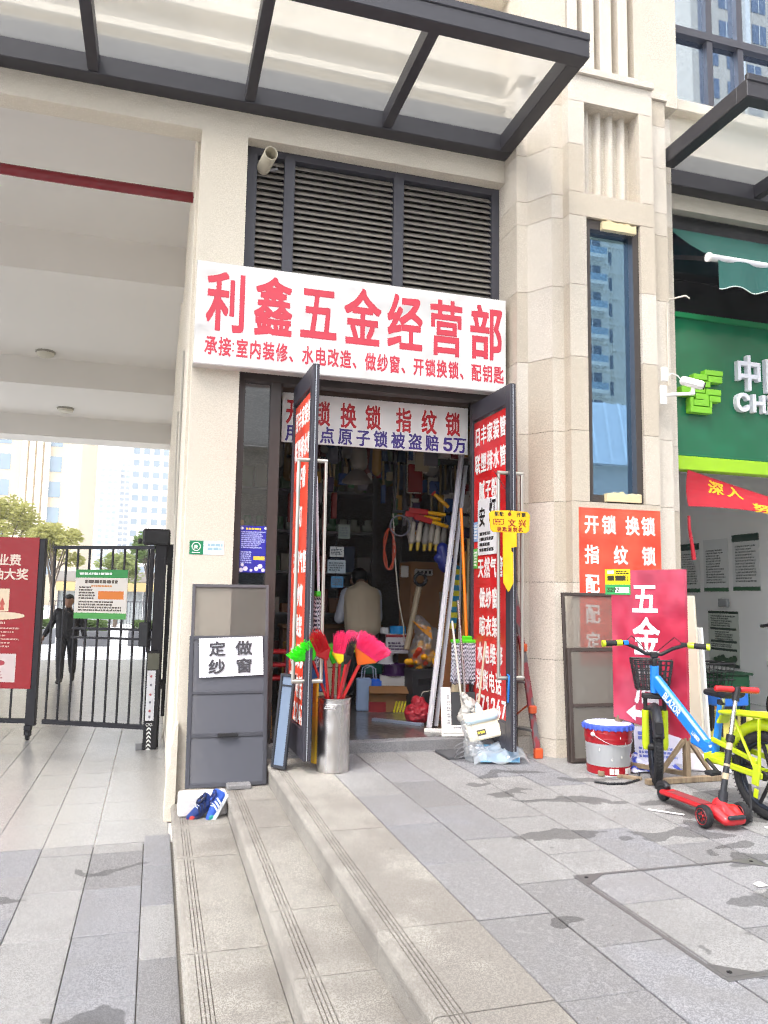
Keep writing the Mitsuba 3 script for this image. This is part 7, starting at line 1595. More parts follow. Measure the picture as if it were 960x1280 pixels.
part(ld, 'rail', bar(Rb, Ra, .03, .05, (1, 0, 0), .004), procmat('worn_red_paint', lambda p, n, uv: mikit.mix(lin('#8d3f45'), lin('#6b6768'), mikit.smoothstep(.45, .6, mikit.fbm(p.x * 25, p.y * 25, p.z * 9, octaves=3))), .45, .4), label='worn red rail')
part(ld, 'rail', bar(Rd, Rc, .03, .05, (1, 0, 0), .004), col('#8f8d8a', .4, .5))
for t in (.12, .35, .58, .80):
    part(ld, 'step', bar(Rb + (Ra - Rb) * t, Rd + (Rc - Rd) * t, .07, .02, (0, 0, 1), .003), col('#8f8d8a', .4, .5))
for p in (Rb, Rd):
    part(ld, 'foot', bar(p - [0, 0, .02], p + [0, 0, .06], .05, .065, (1, 0, 0), .008), col('#d2572c', .5))
for t in (.22, .52, .9):
    part(ld, 'bracket', bar(Rb + (Ra - Rb) * t - [.0, .02, .03], Rb + (Ra - Rb) * t + [.0, -.02, .03], .045, .055, (1, 0, 0), .006), col('#c9562f', .5))
part(ld, 'brace', tube([Rb + (Ra - Rb) * .25, Rd + (Rc - Rd) * .12], .007, 6), col('#b8502c', .5))
wf = thing('window_frame_piece', 'white plastic window corner with a dark pane standing at the shop sill', 'window')
FWf = Frame((2.335, 6.17, .092), (.93, -.34, .03), (-.10, .15, .98))
part(wf, 'frame', cat(FWf.box(0, .085, 0, .40, -.05, 0, .004), FWf.box(.085, .42, 0, .09, -.05, 0, .004), FWf.box(.015, .035, .03, .39, 0, .006), FWf.box(.035, .41, .03, .05, 0, .006)), WHITE)
part(wf, 'pane', FWf.box(.085, .40, .09, .36, -.03, -.02), col('#3c3d3f', .3))
part(wf, 'print', cat(*[fine_print(FWf, .05, .078, .1 + i * .05, .14 + i * .05, 2, i, off=.0005) for i in range(5)], fine_print(FWf, .1, .4, .062, .082, 1, 9, off=.0005)), col('#8f9096', .6), kind='stuff')

pc = thing('cardboard_sheet', 'white sheet with blue print lying behind the banner stand', 'cardboard')
FC = Frame((3.50, 5.16, .05), (.85, -.5, 0), (.2, .5, .6))
part(pc, 'sheet', FC.box(0, .34, 0, .30, -.006, 0), col('#d3d6e4', .6))
part(pc, 'print', cat(fine_print(FC, .03, .20, .18, .26, 2, 5, off=.001, fill=.75), fine_print(FC, .03, .3, .03, .13, 3, 6, off=.001, fill=.6)), col('#5f6fc0', .5), kind='stuff')
pc = thing('cardboard_sheet', 'plain pale cardboard lying flat beside the bicycle pedal', 'cardboard')
put(pc, xf(bx(0, .42, 0, .36, 0, .012, .002), rot((0, 0, 1), -32) @ rot((1, 0, 0), 8), (3.72, 5.05, .005)), col('#c3c0c4', .7))
wr = thing('plastic_wrap', 'crumpled white and blue plastic wrap on the pavement behind the front wheel', 'wrapping')
rg = np.random.default_rng(3)
put(wr, slabsheet(lambda a, b: (3.38 + .42 * a, 5.02 + .30 * b, .02 + .10 * (meshkit_noise(a * 5, b * 5) ** 1.5)), 26, 20, .001) if False else slabsheet(lambda a, b: (3.36 + .42 * a, 4.98 + .30 * b, .012 + .05 * (1 + math.sin(11 * a + 5 * b) * math.sin(13 * b - 4 * a)) * (1 - (2 * a - 1) ** 4) * (1 - (2 * b - 1) ** 4)), 24, 18, .001),
    procmat('blue_wrap', lambda p, n, uv: mikit.mix(lin('#c9cbe0'), lin('#3346b8'), mikit.smoothstep(.52, .6, mikit.fbm(p.x * 16, p.y * 16, p.z * 16, octaves=3))), .3, .5))
one('power_cable', tube([(2.93, 4.80, .012), (3.0, 4.74, .008), (3.12, 4.72, .007), (3.28, 4.80, .007), (3.36, 4.92, .007), (3.42, 5.0, .008)], .008, 6), BLACK, 'black cable end lying on the pavement in front of the paint pail', 'cable', smooth=True)
one('wooden_slat', bar((3.16, 4.95, .012), (3.30, 4.80, .012), .03, .022, (0, 0, 1), .002), WOOD, 'short wooden slat on the pavement beside the paint pail', 'slat')
one('plastic_strip', bar((2.88, 4.13, .006), (3.02, 3.98, .006), .012, .006, (0, 0, 1), .001), WHITE, 'thin white plastic strip on the pavement behind the scooter', 'strip')
one('plastic_strip', bar((3.30, 3.66, .006), (3.62, 3.60, .006), .02, .006, (0, 0, 1), .001), WHITE, 'white plastic strip on the pavement in front of the rear bicycle wheel', 'strip')
one('paper_scrap', slabsheet(lambda a, b: (2.60 + .05 * a, 2.93 + .035 * b, .006 + .008 * math.sin(3 * a) * b), 4, 3, .001), WHITE, 'tiny white paper scrap on the manhole cover', 'scrap')
one('patch', lathe([(0, .0), (.034, 0), (.034, .0012), (0, .0012)], 14, (2.66, 2.78, .002)), col('#5c5b5c', .7), 'round dark patch on the paving near the manhole corner', 'patch')

# behind the left door leaf and left of it
mp = thing('mop', 'mop with black and white strands hanging behind the left door leaf', 'mop')
part(mp, 'strands', cat(*[tube([(1.20 + .011 * (i % 4), 6.02 - .012 * (i // 4), 1.24), (1.205 + .013 * (i % 4) + .01 * math.sin(i), 6.0 - .016 * (i // 4), .95), (1.20 + .014 * (i % 4), 5.99 - .018 * (i // 4), .72 + .03 * math.sin(i * 2.1))], .0075, 5) for i in range(24)]), procmat('chevron_yarn', lambda p, n, uv: mikit.mix(lin('#dcdce4'), lin('#22243c'), mikit.smoothstep(.46, .54, .5 + .5 * dr.sin(p.z * 190 + 4 * dr.sin(p.y * 60 + p.x * 160)))), .8, .1), kind='stuff')
part(mp, 'head', bx(1.19, 1.26, 5.90, 6.05, 1.235, 1.275, .006), col('#3fc81c', .4))
part(mp, 'stick', tube([(1.225, 5.98, 1.27), (1.21, 6.10, 2.2)], .011, 8), col('#d8d0d8', .4), 40)
one('warning_board', bar((1.17, 5.72, .02), (1.19, 5.82, .62), .14, .02, (1, 0, 0), .004), YEL, 'yellow plastic board behind the steel bucket', 'board')
for i in range(3):
    k = thing('plastic_stool', 'red plastic stool in the stack left of the left door leaf, ' + ('lowest', 'middle', 'topmost')[i], 'stool', 'stack of red stools in the shop')
    z = .09 + .115 * i
    part(k, 'seat', bx(.98, 1.2, 6.9, 7.15, z + .40, z + .43, .012), col('#a5141c', .4))
    for x, y in ((1.0, 6.92), (1.18, 6.92), (1.0, 7.13), (1.18, 7.13)):
        part(k, 'leg', bx(x - .02, x + .02, y - .02, y + .02, z, z + .402, .004), col('#a5141c', .4))
one('plank', bar((.93, 6.32, .1), (.93, 6.42, .95), .035, .015, (1, 0, 0), .002), col('#d48a1e', .5), 'narrow orange plank standing behind the door post left of the open door', 'plank')

# ================================================================ INSIDE THE HARDWARE SHOP
KR = col('#8a623c', .85)
cx = at(497, 890, Z=.09)
cbx = thing('cardboard_box', 'brown cardboard box with yellow stripes on the shop floor under the stacked goods', 'box')
Rk = rot((0, 0, 1), -14)
g = lambda m: xf(m, Rk, (2.36, 7.70, .09))
part(cbx, 'body', g(bx(-.23, .23, -.16, .16, 0, .25, .004)), KR)
part(cbx, 'red_side', g(bx(-.232, -.06, -.1615, -.155, .0, .10)), col('#8e1c22', .6))
part(cbx, 'stripe', g(cat(*[bar((.02 + .03 * i, -.1615, .0), (.05 + .03 * i, -.1615, .11), .018, .002, (0, 1, 0)) for i in range(6)])), col('#d8cf1e', .6), kind='stuff')
part(cbx, 'flap', g(xf(bx(-.23, .23, -.10, 0, -.002, .002), rot((1, 0, 0), 35), (0, -.16, .252))), KR)
zt = .342
def item(nm, lab, cat_, dx, dy, z, mesh, mat, sm=False):
    k = thing(nm, lab, cat_); part(k, 'body', xf(mesh, Rk, np.array([2.36, 7.70, z]) + Rk @ np.array([dx, dy, 0])), mat, sm); return k
k = item('small_box', 'small white box on the striped cardboard box', 'box', .02, -.02, zt, bx(-.14, .14, -.08, .08, 0, .10, .003), col('#b9b8b6', .6))
k = item('cable_spool', 'dark purple cable spool above the small white box', 'spool', .03, 0, zt + .10, lathe([(0, 0), (.13, 0), (.13, .012), (.11, .014), (.11, .10), (.13, .102), (.13, .114), (0, .114)], 24), col('#3a1a4a', .3), 30)
k = item('cable_spool', 'white cable spool on the dark purple one', 'spool', -.06, 0, zt + .214, lathe([(0, 0), (.085, 0), (.085, .01), (.07, .012), (.07, .09), (.085, .092), (.085, .10), (0, .10)], 24), col('#c9c9cd', .4), 30)
k = item('carton', 'white printed carton standing on the cable spools', 'box', .05, .03, zt + .32, bx(-.115, .115, -.08, .08, 0, .20, .003), col('#b9b6ba', .6))
g2_ = lambda m: xf(m, Rk, np.array([2.36, 7.70, zt + .32]) + Rk @ np.array([.05, .03, 0]))
part(k, 'print', g2_(fine_print(facade(0, -.0805, 0), -.09, .09, .03, .12, 3, 4)), col('#3b2c4a', .6), kind='stuff'); part(k, 'red_stripe', g2_(bx(-.1155, .1155, -.081, -.079, .165, .192)), col('#8e1c22', .5))
k = item('tape_roll', 'bright blue tape roll on top of the printed carton', 'tape', .06, .02, zt + .52, lathe([(.045, 0), (.085, 0), (.085, .075), (.045, .075), (.045, 0)], 24), col('#1b86c8', .3), 30)
k = item('tape_roll', 'white tape roll beside the blue one on the printed carton', 'tape', -.08, .0, zt + .52, lathe([(.02, 0), (.045, 0), (.045, .06), (.02, .06), (.02, 0)], 20), col('#c9c9c9', .4), 30)
bgk = thing('shopping_bag', 'white and blue shopping bag standing on the shop floor', 'bag')
o = np.array([2.13, 7.72, .09])
part(bgk, 'left_panel', xf(bx(-.13, .02, -.07, .07, 0, .32, .01), rot((0, 0, 1), -12), o), col('#8ea4c4', .5)); part(bgk, 'right_panel', xf(bx(.021, .13, -.07, .07, 0, .31, .01), rot((0, 0, 1), -12), o), col('#145cd0', .4))
part(bgk, 'handle', cat(*[tube([o + [-.07, y, .32], o + [-.06, y, .42], o + [.0, y, .45], o + [.05, y, .42], o + [.06, y, .31]], .006, 6) for y in (-.05, .05)]), col('#a9b6cc', .4))
k = thing('plastic_case', 'dark green plastic case behind the brooms', 'case')
part(k, 'body', bx(2.17, 2.35, 8.0, 8.2, .42, .66, .008), col('#0f5a4a', .5)); part(k, 'lid', bx(2.16, 2.36, 7.99, 8.21, .662, .70, .006), col('#0b4438', .5)); part(k, 'stand', bx(2.12, 2.5, 7.98, 8.3, .09, .418, .005), DARK)
k = thing('plastic_bag', 'clear plastic bag full of yellow gloves on a dark crate', 'bag')
part(k, 'film', crumple(body([(((2.60, 7.45, .66), .13), ((2.66, 7.45, .84), .12)), (((2.66, 7.45, .84), .10), ((2.56, 7.45, .99), .06))], .018, 3), .05, 16), BAG, True)
rg = np.random.default_rng(8)
for i in range(11):
    p = np.array([2.60 + rg.uniform(-.09, .11), 7.44 + rg.uniform(-.06, .06), .60 + rg.uniform(-.02, .14)])
    d = rg.normal(size=3) * .05
    part(k, 'glove', body([((p - d, .03), (p + d, .03))], .02, 2), col('#e0a010' if i % 4 else '#c23a1c', .4), True)
k = thing('storage_crate', 'dark crate under the bag of yellow gloves', 'crate')
part(k, 'body', bx(2.46, 2.80, 7.32, 7.6, .09, .53, .01), col('#26262a', .6)); part(k, 'slot', bx(2.52, 2.74, 7.318, 7.322, .38, .44), BLACK)
one('towel', slabsheet(lambda a, b: (2.46 + .2 * a, 7.38 + .03 * math.sin(4 * a) - .05 * b, 1.0 - .06 * a - .12 * b * a), 8, 5, .006), col('#c8821e', .7), 'orange cloth lying over the bag of yellow gloves', 'cloth')
k = thing('net_bag', 'red net bag on the shop floor beside the cardboard box', 'bag')
put(k, crumple(body([(((2.33, 6.86, .18), .085), ((2.40, 6.84, .19), .085)), (((2.38, 6.85, .2), .07), ((2.36, 6.86, .29), .05))], .012, 3), .05, 24), col('#a01c2c', .5), True)
one('cord', tube([(2.36, 6.84, .30), (2.38, 6.78, .38), (2.46, 6.74, .40), (2.50, 6.74, .33)], .004, 5), col('#b9b5a8', .5), 'pale cord looped over the red net bag', 'cord')
one('metal_profile', cat(bar((2.36, 6.55, .10), (2.74, 6.75, 2.62), .045, .03, (0, 1, 0), .003), bar((2.362, 6.531, .10), (2.742, 6.731, 2.62), .012, .006, (0, 1, 0))), col('#dcdae0', .35), 'long white metal profile leaning from the floor to the shop wall, in front', 'profile')
one('metal_profile', bar((2.45, 6.62, .10), (2.80, 6.80, 2.5), .035, .025, (0, 1, 0), .003), col('#d2d0d6', .35), 'second long white metal profile leaning just behind the first', 'profile')
one('floor_profile', bar((2.28, 6.45, .10), (2.52, 6.34, .10), .05, .03, (0, 0, 1), .003), WHITE, 'short white profile lying on the shop sill at the foot of the leaning profiles', 'profile')
one('floor_profile', bar((2.0, 7.1, .10), (2.36, 6.72, .10), .05, .025, (0, 0, 1), .003), col('#7c8698', .4), 'grey profile lying on the dark shop floor', 'profile')
mp = thing('mop', 'mop with an orange stick, green head and black and white strands inside the doorway', 'mop')
MX = 2.535
part(mp, 'stick', tube([(MX + .02, 6.17, .90), (MX - .005, 6.25, 2.02)], .013, 10), col('#e07a14', .35), 40)
part(mp, 'head', cat(bx(MX - .11, MX + .10, 6.12, 6.22, .86, .89, .006), bx(MX - .03, MX + .06, 6.14, 6.20, .885, .92, .006)), col('#4fc81c', .4))
part(mp, 'strands', cat(*[tube([(MX - .10 + .0155 * (i % 13), 6.13 + .022 * (i // 13), .865), (MX - .108 + .0165 * (i % 13) + .006 * math.sin(i), 6.12 + .022 * (i // 13), .70), (MX - .112 + .0172 * (i % 13), 6.125 + .022 * (i // 13), .545 + .03 * math.sin(i * 1.7))], .0105, 5) for i in range(52)]), 'chevron_yarn', kind='stuff')
one('plank', bar((2.62, 6.9, .1), (2.78, 7.1, 1.3), .10, .02, (0, 1, 0), .003), col('#8a5a34', .7), 'brown plank leaning behind the mop', 'plank')
one('roll', tube([(2.50, 6.34, .14), (2.60, 6.40, .60)], .065, 14), col('#b8ab8c', .6), 'cream paper roll leaning below the mop strands', 'roll', smooth=40)
one('striped_board', bar((2.66, 6.98, .4), (2.86, 7.1, 1.55), .09, .012, (0, 1, 0), .002), procmat('blue_stripes', lambda p, n, uv: mikit.mix(lin('#2f7fa8'), lin('#c9c23a'), mikit.smoothstep(.45, .55, .5 + .5 * dr.sin(p.z * 60))), .5, .4), 'blue and yellow striped strip behind the orange mop stick', 'board')
one('carton_wall', bx(2.62, 3.3, 7.9, 8.3, .09, 1.62, .005), KR, 'tall brown carton standing at the right in the shop', 'box')
k = thing('poster', 'grey printed sheet on the tall brown carton', 'poster'); FK = facade(2.95, 7.897, 1.0)
part(k, 'sheet', FK.box(0, .3, 0, .3, 0, .003), col('#8a8478', .7)); part(k, 'print', cat(FK(prism(ell(.09, .15, .05, .07), .003, .005)), FK(prism(ell(.2, .15, .05, .07), .003, .005))), col('#4f4a44', .7))
# hanging tools on a rail at the right
rl = thing('tool_rail', 'dark rail across the right part of the shop carrying hung tools', 'rail'); put(rl, cat(bx(2.2, 3.3, 7.2, 7.23, 2.06, 2.09), bx(2.2, 2.23, 7.2, 7.23, 2.06, 3.36), bx(3.27, 3.3, 7.2, 7.23, 2.06, 3.36)), BLACK)
for i, (x0, z0, x1, z1) in enumerate(((2.30, 2.05, 2.66, 2.0), (2.33, 2.08, 2.70, 2.05), (2.38, 2.02, 2.72, 1.93), (2.56, 2.26, 2.72, 2.12))):
    k = thing('hand_saw', 'saw with a ' + ('yellow grip and red blade cover, lowest', 'yellow grip and red blade cover, upper', 'yellow grip pointing down', 'yellow grip above the others')[i] + ' on the tool rail', 'saw', 'saws on the tool rail')
    a, b = np.array([x0, 7.12 - .02 * i, z0]), np.array([x1, 7.1 - .02 * i, z1]); m_ = a + (b - a) * (.52 if i < 3 else .1)
    part(k, 'cover', bar(a, m_, .02, .055, (0, 0, 1), .004), col('#9c1a1c', .3)); part(k, 'grip', tube([m_, m_ + (b - m_) * .3, b], [.016, .02, .018], 8), col('#d8a010', .35), 40)
    part(k, 'hook', tube([a + [.06, 0, .02], a + [.06, .1, .1]], .004, 5), STEEL)
for i, x in enumerate((2.40, 2.47, 2.54, 2.60, 2.66, 2.73)):
    k = thing('packed_tool', 'pale packed tool hanging under the saws, number %d from the left' % (i + 1) if False else 'pale packed tool in the row hanging under the saws', 'packed tool', 'packed tools under the saws')
    part(k, 'bag', body([(((x, 7.16, 1.96), .022), ((x - .03, 7.14, 1.78 + .02 * (i % 2)), .034))], .02, 2), col(('#8d877c', '#a39c8c', '#77736c')[i % 3], .5), True)
    part(k, 'tip', body([(((x - .03, 7.14, 1.76), .02), ((x - .04, 7.13, 1.70), .015))], .015, 2), col('#a98c2e', .5), True)
    part(k, 'cord', tube([(x, 7.18, 1.97), (x, 7.21, 2.07)], .004, 5), STEEL)
one('cable_hank', tube([(2.16 + .05 * math.cos(t) + .01 * math.sin(t * 3.3), 7.18 + .02 * math.sin(t * 1.7), 1.70 + .2 * math.sin(t)) for t in np.linspace(0, 25, 90)], .006, 5), col('#a8442a', .5), 'orange red cable hank hanging from the tool rail', 'cable')
one('wire_ring', tube([(2.26 + .10 * math.cos(t), 7.16 + .01 * math.sin(t * 2.3), 1.93 + .10 * math.sin(t)) for t in np.linspace(0, 31, 100)], .007, 5), col('#6f7078', .4), 'grey cable ring hanging from the tool rail beside the saws', 'cable')
one('plastic_bag', body([(((2.68, 7.1, 1.72), .06), ((2.72, 7.1, 1.56), .085)), (((2.64, 7.1, 1.62), .05), ((2.76, 7.1, 1.60), .07))], .025, 3), col('#1c2a78', .4), 'dark blue bag hanging under the pale packed tools', 'bag', smooth=True)
k = thing('power_strip', 'white power strip on the wall carton', 'power strip'); part(k, 'body', bx(2.66, 2.86, 7.86, 7.895, 1.47, 1.54, .008), col('#a9a8a4', .5)); part(k, 'socket', cat(*[bx(2.68 + .045 * i, 2.70 + .045 * i, 7.855, 7.862, 1.49, 1.52) for i in range(4)]), BLACK, kind='stuff')
one('electric_cable', tube([(2.20, 7.2, 2.05), (2.22, 7.18, 1.6), (2.27, 7.2, 1.2), (2.33, 7.22, .95), (2.36, 7.3, .80)], .006, 6), col('#b5b0a2', .5), 'pale cable hanging down from the tool rail', 'cable', smooth=True)
one('pvc_tube', tube([(2.42, 7.4, .72), (2.58, 7.5, 1.35)], .03, 12), col('#9f8f74', .5), 'tan plastic tube leaning behind the stacked goods', 'tube', smooth=40)
one('tape_ring', tube([(2.58 + .06 * math.cos(t), 7.46, 1.42 + .06 * math.sin(t)) for t in np.linspace(0, 6.28, 24, endpoint=False)], .018, 8, closed=True), BLACK, 'black tape ring hanging above the tan tube', 'tape', smooth=True)
one('socket_switch', bx(2.42, 2.50, 7.6, 7.63, 1.44, 1.56, .006), col('#a3a19a', .5), 'pale switch box hanging by the power strip', 'switch')
# lamp, shelves, counter
la = thing('pendant_lamp', 'unlit grey metal pendant lamp hanging from the dark shop ceiling', 'lamp')
part(la, 'cord', tube([(1.93, 7.6, 2.62), (1.93, 7.6, 3.36)], .006, 6), col('#8d8a84', .5)); part(la, 'socket', lathe([(0, .30), (.03, .29), (.035, .16), (0, .15)][::-1], 16, (1.93, 7.6, 2.36)), col('#9c9890', .4, .5), 40)
part(la, 'shade', lathe([(.036, .17), (.07, .155), (.15, .06), (.155, .035), (.147, .035), (.14, .055), (.06, .145), (.036, .16)][::-1], 28, (1.93, 7.6, 2.36)), col('#8d8880', .35, .5), 40)
shf = thing('goods_shelf', 'grey metal shelving along the back of the shop', 'shelf')
for z in (.5, 1.0, 1.5, 2.0, 2.5):
    part(shf, 'board', bx(.9, 2.6, 9.3, 9.75, z, z + .03), col('#6c6c6e', .5))
for x in (.9, 1.75, 2.6):
    part(shf, 'upright', bx(x - .02, x + .02, 9.29, 9.33, .09, 2.9), col('#6c6c6e', .5))
rg = np.random.default_rng(21)
GC = ['#8d8a84', '#6f7a66', '#4f6f4a', '#7a7f88', '#8a5a3a', '#39506f', '#6b3a34', '#a09a8c']
for z in (.53, 1.03, 1.53, 2.03, 2.53):
    x = .95
    while x < 2.5:
        w = rg.uniform(.07, .17); h = rg.uniform(.1, .34); c = GC[rg.integers(8)]
        if z > 2 and z < 2.4:
            one('pipe_fitting', cat(tube([(x, 9.4, z + .05), (x + w, 9.4, z + .05)], .045, 10), tube([(x + w / 2, 9.4, z + .05), (x + w / 2, 9.4, z + .16)], .045, 10)), col('#9aa094' if rg.random() < .6 else '#4f7a58', .5), 'pale plastic pipe fitting in the row on the upper shelf', 'pipe fitting', 'pipe fittings on the shop shelf', 40)
        else:
            one('carton', bx(x, x + w, 9.36, 9.36 + rg.uniform(.1, .3), z, z + h, .004), col(c, .6), f'small {cname(c)} carton on board %d of the dark shop shelves' % (1 + int(z / .5)), 'box', 'cartons on the shop shelves')
        x += w + rg.uniform(.01, .05)
ct = thing('counter', 'brown wooden counter in front of the shopkeeper', 'counter')
part(ct, 'top', bx(1.4, 2.6, 8.85, 9.2, .86, .90, .006), col('#7a5836', .6)); part(ct, 'front', bx(1.42, 2.58, 8.9, 9.18, .09, .86), col('#5f432a', .7))
for i, (x, z, w, h, c, lab) in enumerate(((1.62, 1.62, .14, .10, '#a7aeae', 'pale note hanging by the left door above another'), (1.60, 1.46, .18, .13, '#8fa0a8', 'pale note pad hanging lower by the left door'), (1.64, 1.32, .12, .11, '#2f6f9a', 'blue tag hanging under the pale notes'), (1.70, 1.80, .12, .14, '#5f6f66', 'greenish bag hanging above the pale notes'))):
    k = thing('hanging_note', lab, 'note'); part(k, 'sheet', bx(x, x + w, 7.4, 7.406, z, z + h), col(c, .6)); part(k, 'print', fine_print(facade(x, 7.4, z), .01, w - .01, .02, h - .02, 4, i), col('#4d5a60', .6), kind='stuff')
one('note_string', bx(1.68, 1.685, 7.4, 7.405, 1.2, 3.36), BLACK, 'dark string from which the pale notes hang', 'string')
for i, (x, z, w, h) in enumerate(((2.02, .60, .10, .08), (2.10, .68, .12, .06), (1.75, .92, .16, .14), (1.95, .92, .1, .1))):
    pass
# tall things stored at the right wall
for i in range(4):
    one('stored_panel', xf(bx(0, .05, -.3, .3, 0, 2.2, .004), rot((0, 1, 0), 3), (3.1 + .09 * i, 7.2 + .3 * i, .10)), col(('#7d7870', '#8c877d', '#6a655e', '#948f86')[i], .6), 'tall pale panel stored upright at the right shop wall', 'panel', 'panels stored at the right wall')
# a crowd of packed goods on the right, between the rail and the tall carton
rg = np.random.default_rng(77)
PC = ['#8a2a26', '#2f4f86', '#a89a7c', '#3f6b46', '#b98a2a', '#77757c', '#c9c4ba', '#4a3a5a']
for i in range(26):
    x, y = rg.uniform(2.5, 3.3), rg.uniform(7.32, 7.85); w, h = rg.uniform(.06, .16), rg.uniform(.12, .34); z = rg.uniform(2.1, 3.2)
    k = thing('hung_pack', f'{cname(PC[i % 8])} packed article hung high at the right of the shop', 'package', 'packed articles hung at the right')
    part(k, 'pack', bx(x - w / 2, x + w / 2, y, y + rg.uniform(.02, .06), z - h, z, .004), col(PC[i % 8], .45))
    part(k, 'card', bx(x - w / 2 - .005, x + w / 2 + .005, y + .062, y + .066, z - h - .01, z + .05), col('#b9b4a8', .6))
for i in range(14):
    x, y = rg.uniform(2.3, 3.0), rg.uniform(7.0, 7.35); h = rg.uniform(.2, .5)
    k = thing('floor_carton', f'small {cname(PC[i % 8])} carton in the ' + ('lower' if i < 8 else 'upper') + ' layer of the right floor heap', 'box', 'cartons heaped on the shop floor')
    z = .09 if i < 8 else .35
    put(k, xf(bx(-.09, .09, -.07, .07, 0, .25 if i < 8 else .2, .004), rot((0, 0, 1), rg.uniform(-40, 40)), (2.85 + (i % 8) * .08 - (.0 if i < 8 else -.05), 6.75 + .14 * (i % 4) + (.05 if i >= 8 else 0), z)), col(PC[i % 8], .6))
# fuller: goods hung from the shop ceiling and on the left wall
rg = np.random.default_rng(31)
hw = thing('wall_rack', 'dark slatted rack along the left wall of the hardware shop', 'rack')
for j in range(6):
    part(hw, 'slat', bx(.565, .585, 6.6, 9.2, .6 + .42 * j, .66 + .42 * j), col('#2d2c2e', .6))
HC = ['#6f3a36', '#3c4f6b', '#7b766c', '#50604a', '#8a6a34', '#5d5d66', '#94908a']
for j in range(6):
    y = 6.7
    while y < 9.1:
        h = rg.uniform(.12, .32); w = rg.uniform(.06, .16); c = HC[rg.integers(7)]; z = .62 + .42 * j
        k = thing('hung_package', f'small {cname(c)} package on slat {j + 1} of the left wall rack', 'package', 'packages on the left wall rack')
        put(k, bx(.59, .59 + rg.uniform(.03, .12), y, y + w, z - h, z, .004), col(c, .5))
        y += w + rg.uniform(.03, .16)
for i in range(30):
    x, y = rg.uniform(1.2, 2.95), rg.uniform(7.3, 9.0); h = rg.uniform(.15, .55); z = 3.34
    k = thing('hung_bundle', f'{cname(HC[i % 7])} bundle hanging from the dark shop ceiling', 'bundle', 'bundles under the shop ceiling')
    part(k, 'string', tube([(x, y, z - .25), (x, y, z + .01)], .004, 4), BLACK)
    part(k, 'bundle', body([((x, y, z - .3), .04), ((x + rg.uniform(-.03, .03), y, z - .3 - h), .05 + .05 * rg.random())][0:0] or [(((x, y, z - .3), .04), ((x + rg.uniform(-.03, .03), y, z - .3 - h), .05 + .05 * rg.random()))], .05, 2), col(HC[i % 7], .5), True)

# more stock: a second rail with long goods, and a heap on the floor left of the box
rg = np.random.default_rng(90)
one('tool_rail', bx(1.3, 3.4, 8.2, 8.22, 2.72, 2.75), BLACK, 'second dark rail deeper in the shop, high above the counter', 'rail')
for i in range(34):
    x = 1.35 + i * .06 + rg.uniform(-.02, .02); h = rg.uniform(.25, .95) * (1.0 if x > 2.5 or x < 1.9 else .55); w = rg.uniform(.015, .05); c = PC[i % 8]
    k = thing('hung_tool', f'{cname(c)} tool hanging from the deeper rail of the shop', 'tool', 'tools on the deeper rail')
    part(k, 'handle', tube([(x, 8.15, 2.74), (x + rg.uniform(-.02, .02), 8.13, 2.74 - h * .6)], .012, 7), col('#a08a62' if i % 3 else '#5a5a60', .5), 40)
    part(k, 'head', bx(x - w, x + w, 8.10, 8.16, 2.74 - h, 2.74 - h * .58, .006), col(c, .4))
for i in range(22):
    x, y = rg.uniform(1.55, 2.05), rg.uniform(7.5, 8.3); w, d_, h = rg.uniform(.06, .13), rg.uniform(.06, .12), rg.uniform(.1, .22); c = PC[i % 8]
    lay = i // 8
    k = thing('stock_box', f'{cname(c)} box in the %s layer of the left floor heap' % ('bottom', 'middle', 'top')[lay], 'box', 'boxes heaped left of the striped box')
    put(k, xf(bx(-w, w, -d_, d_, 0, .22, .004), rot((0, 0, 1), rg.uniform(-30, 30)), (1.40 + .125 * (i % 4), 7.6 + .33 * ((i % 8) // 4), .09 + .225 * lay)), col(c, .55))
for i in range(9):
    x = 2.62 + .055 * i; c = ['#c9b98a', '#d8d6d2', '#8a6a3c', '#b9b4a8', '#c98a2a'][i % 5]
    one('long_rod', tube([(x, 6.95 + .05 * (i % 3), .1), (x + .12, 7.15 + .04 * (i % 3), 1.7 + .13 * (i % 4))], .012 + .004 * (i % 3), 8), col(c, .5), f'{("cream", "white", "brown", "pale grey", "orange")[i % 5]} rod in the sheaf leaning at the shop right', 'rod', 'sheaf of rods at the right of the shop', 40)
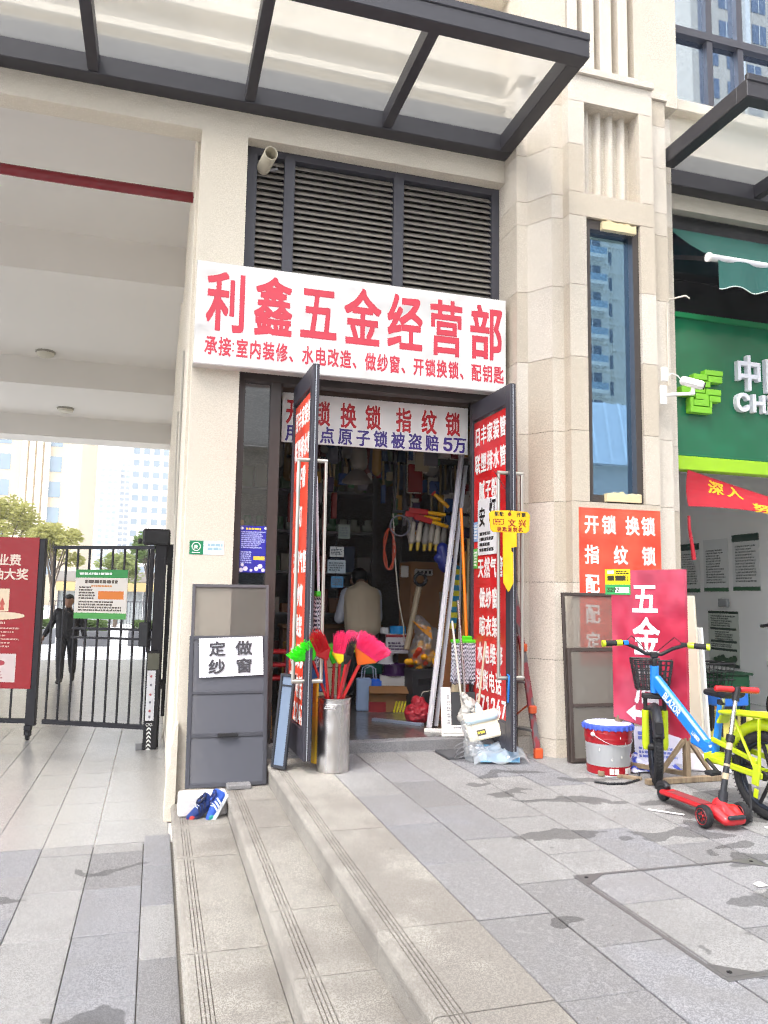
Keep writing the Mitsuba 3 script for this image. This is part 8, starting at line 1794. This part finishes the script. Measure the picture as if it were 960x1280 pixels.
# grit and crumbs on the stones
rg = np.random.default_rng(12); ms = []
TE = np.array([[0, 0, 1.], [.9, 0, -.3], [-.5, .8, -.3], [-.5, -.8, -.3]]); TF = np.array([[0, 1, 2], [0, 2, 3], [0, 3, 1], [1, 3, 2]])
for i in range(1500):
    if i < 850:
        c = rg.integers(0, 9); x = 1.2575 + .3225 * c + (rg.normal(0, .012) if i % 2 else rg.uniform(0, .32)); y, z = rg.uniform(2.1, 6.0), .001
    elif i < 1150:
        x, y, z = -.31 * rg.integers(0, 3) + rg.normal(0, .012), rg.uniform(2.6, 5.5), -.399
    else:
        s = rg.integers(0, 3); x = (.175, .537, .847)[s] + (.03 + .3 * rg.random() if rg.random() < .4 else .34 - abs(rg.normal(0, .02))); y, z = rg.uniform(2.3, 6.0), (-.279, -.139, .001)[s]
    ms.append((TE * rg.uniform(.0012, .0036) @ rot((0, 0, 1), rg.uniform(0, 360)).T + [x, y, z + .001], TF))
one('grit', cat(*ms), col('#6b665f', .9), 'grit and crumbs scattered over the paving and the steps', 'grit', kind='stuff')

# look-alikes are told apart by their order from the left
ORD = 'first second third fourth fifth sixth seventh eighth ninth tenth eleventh twelfth thirteenth fourteenth fifteenth sixteenth'.split()
same = {}
for k_, v_ in labels.items():
    if v_.get('group') and v_.get('label'):
        same.setdefault((v_['group'], v_['label']), []).append(k_)


def screen_x(k_):
    ps_ = [meshkit.WRITTEN[d_['filename']][0].mean(0) for q_, d_ in scene.items() if (q_ == k_ or q_.startswith(k_ + '__')) and d_.get('type') == 'ply']
    c_ = np.mean(ps_, 0) - CAM
    return float(c_ @ RGT / (c_ @ FWD))


for (g_, l_), ks_ in same.items():
    if 1 < len(ks_) <= 16 and len(l_.split()) <= 11:
        for n_, k_ in enumerate(sorted(ks_, key=screen_x)):
            labels[k_]['label'] = f'{l_}, {ORD[n_]} such from the left'

# ================================================================ AIR: the far towers fade in the pale haze
scene['haze_air'] = {'type': 'homogeneous', 'albedo': {'type': 'rgb', 'value': [.95, .95, .955]}, 'sigma_t': .0009}
hz = thing('haze', kind='stuff')
scene[hz] = {'type': 'cube', 'to_world': T().translate([0, 0, 58.]).scale([640, 640, 60.0]), 'bsdf': {'type': 'null'}, 'interior': {'type': 'ref', 'id': 'haze_air'}}
scene['camera']['medium'] = {'type': 'ref', 'id': 'haze_air'}
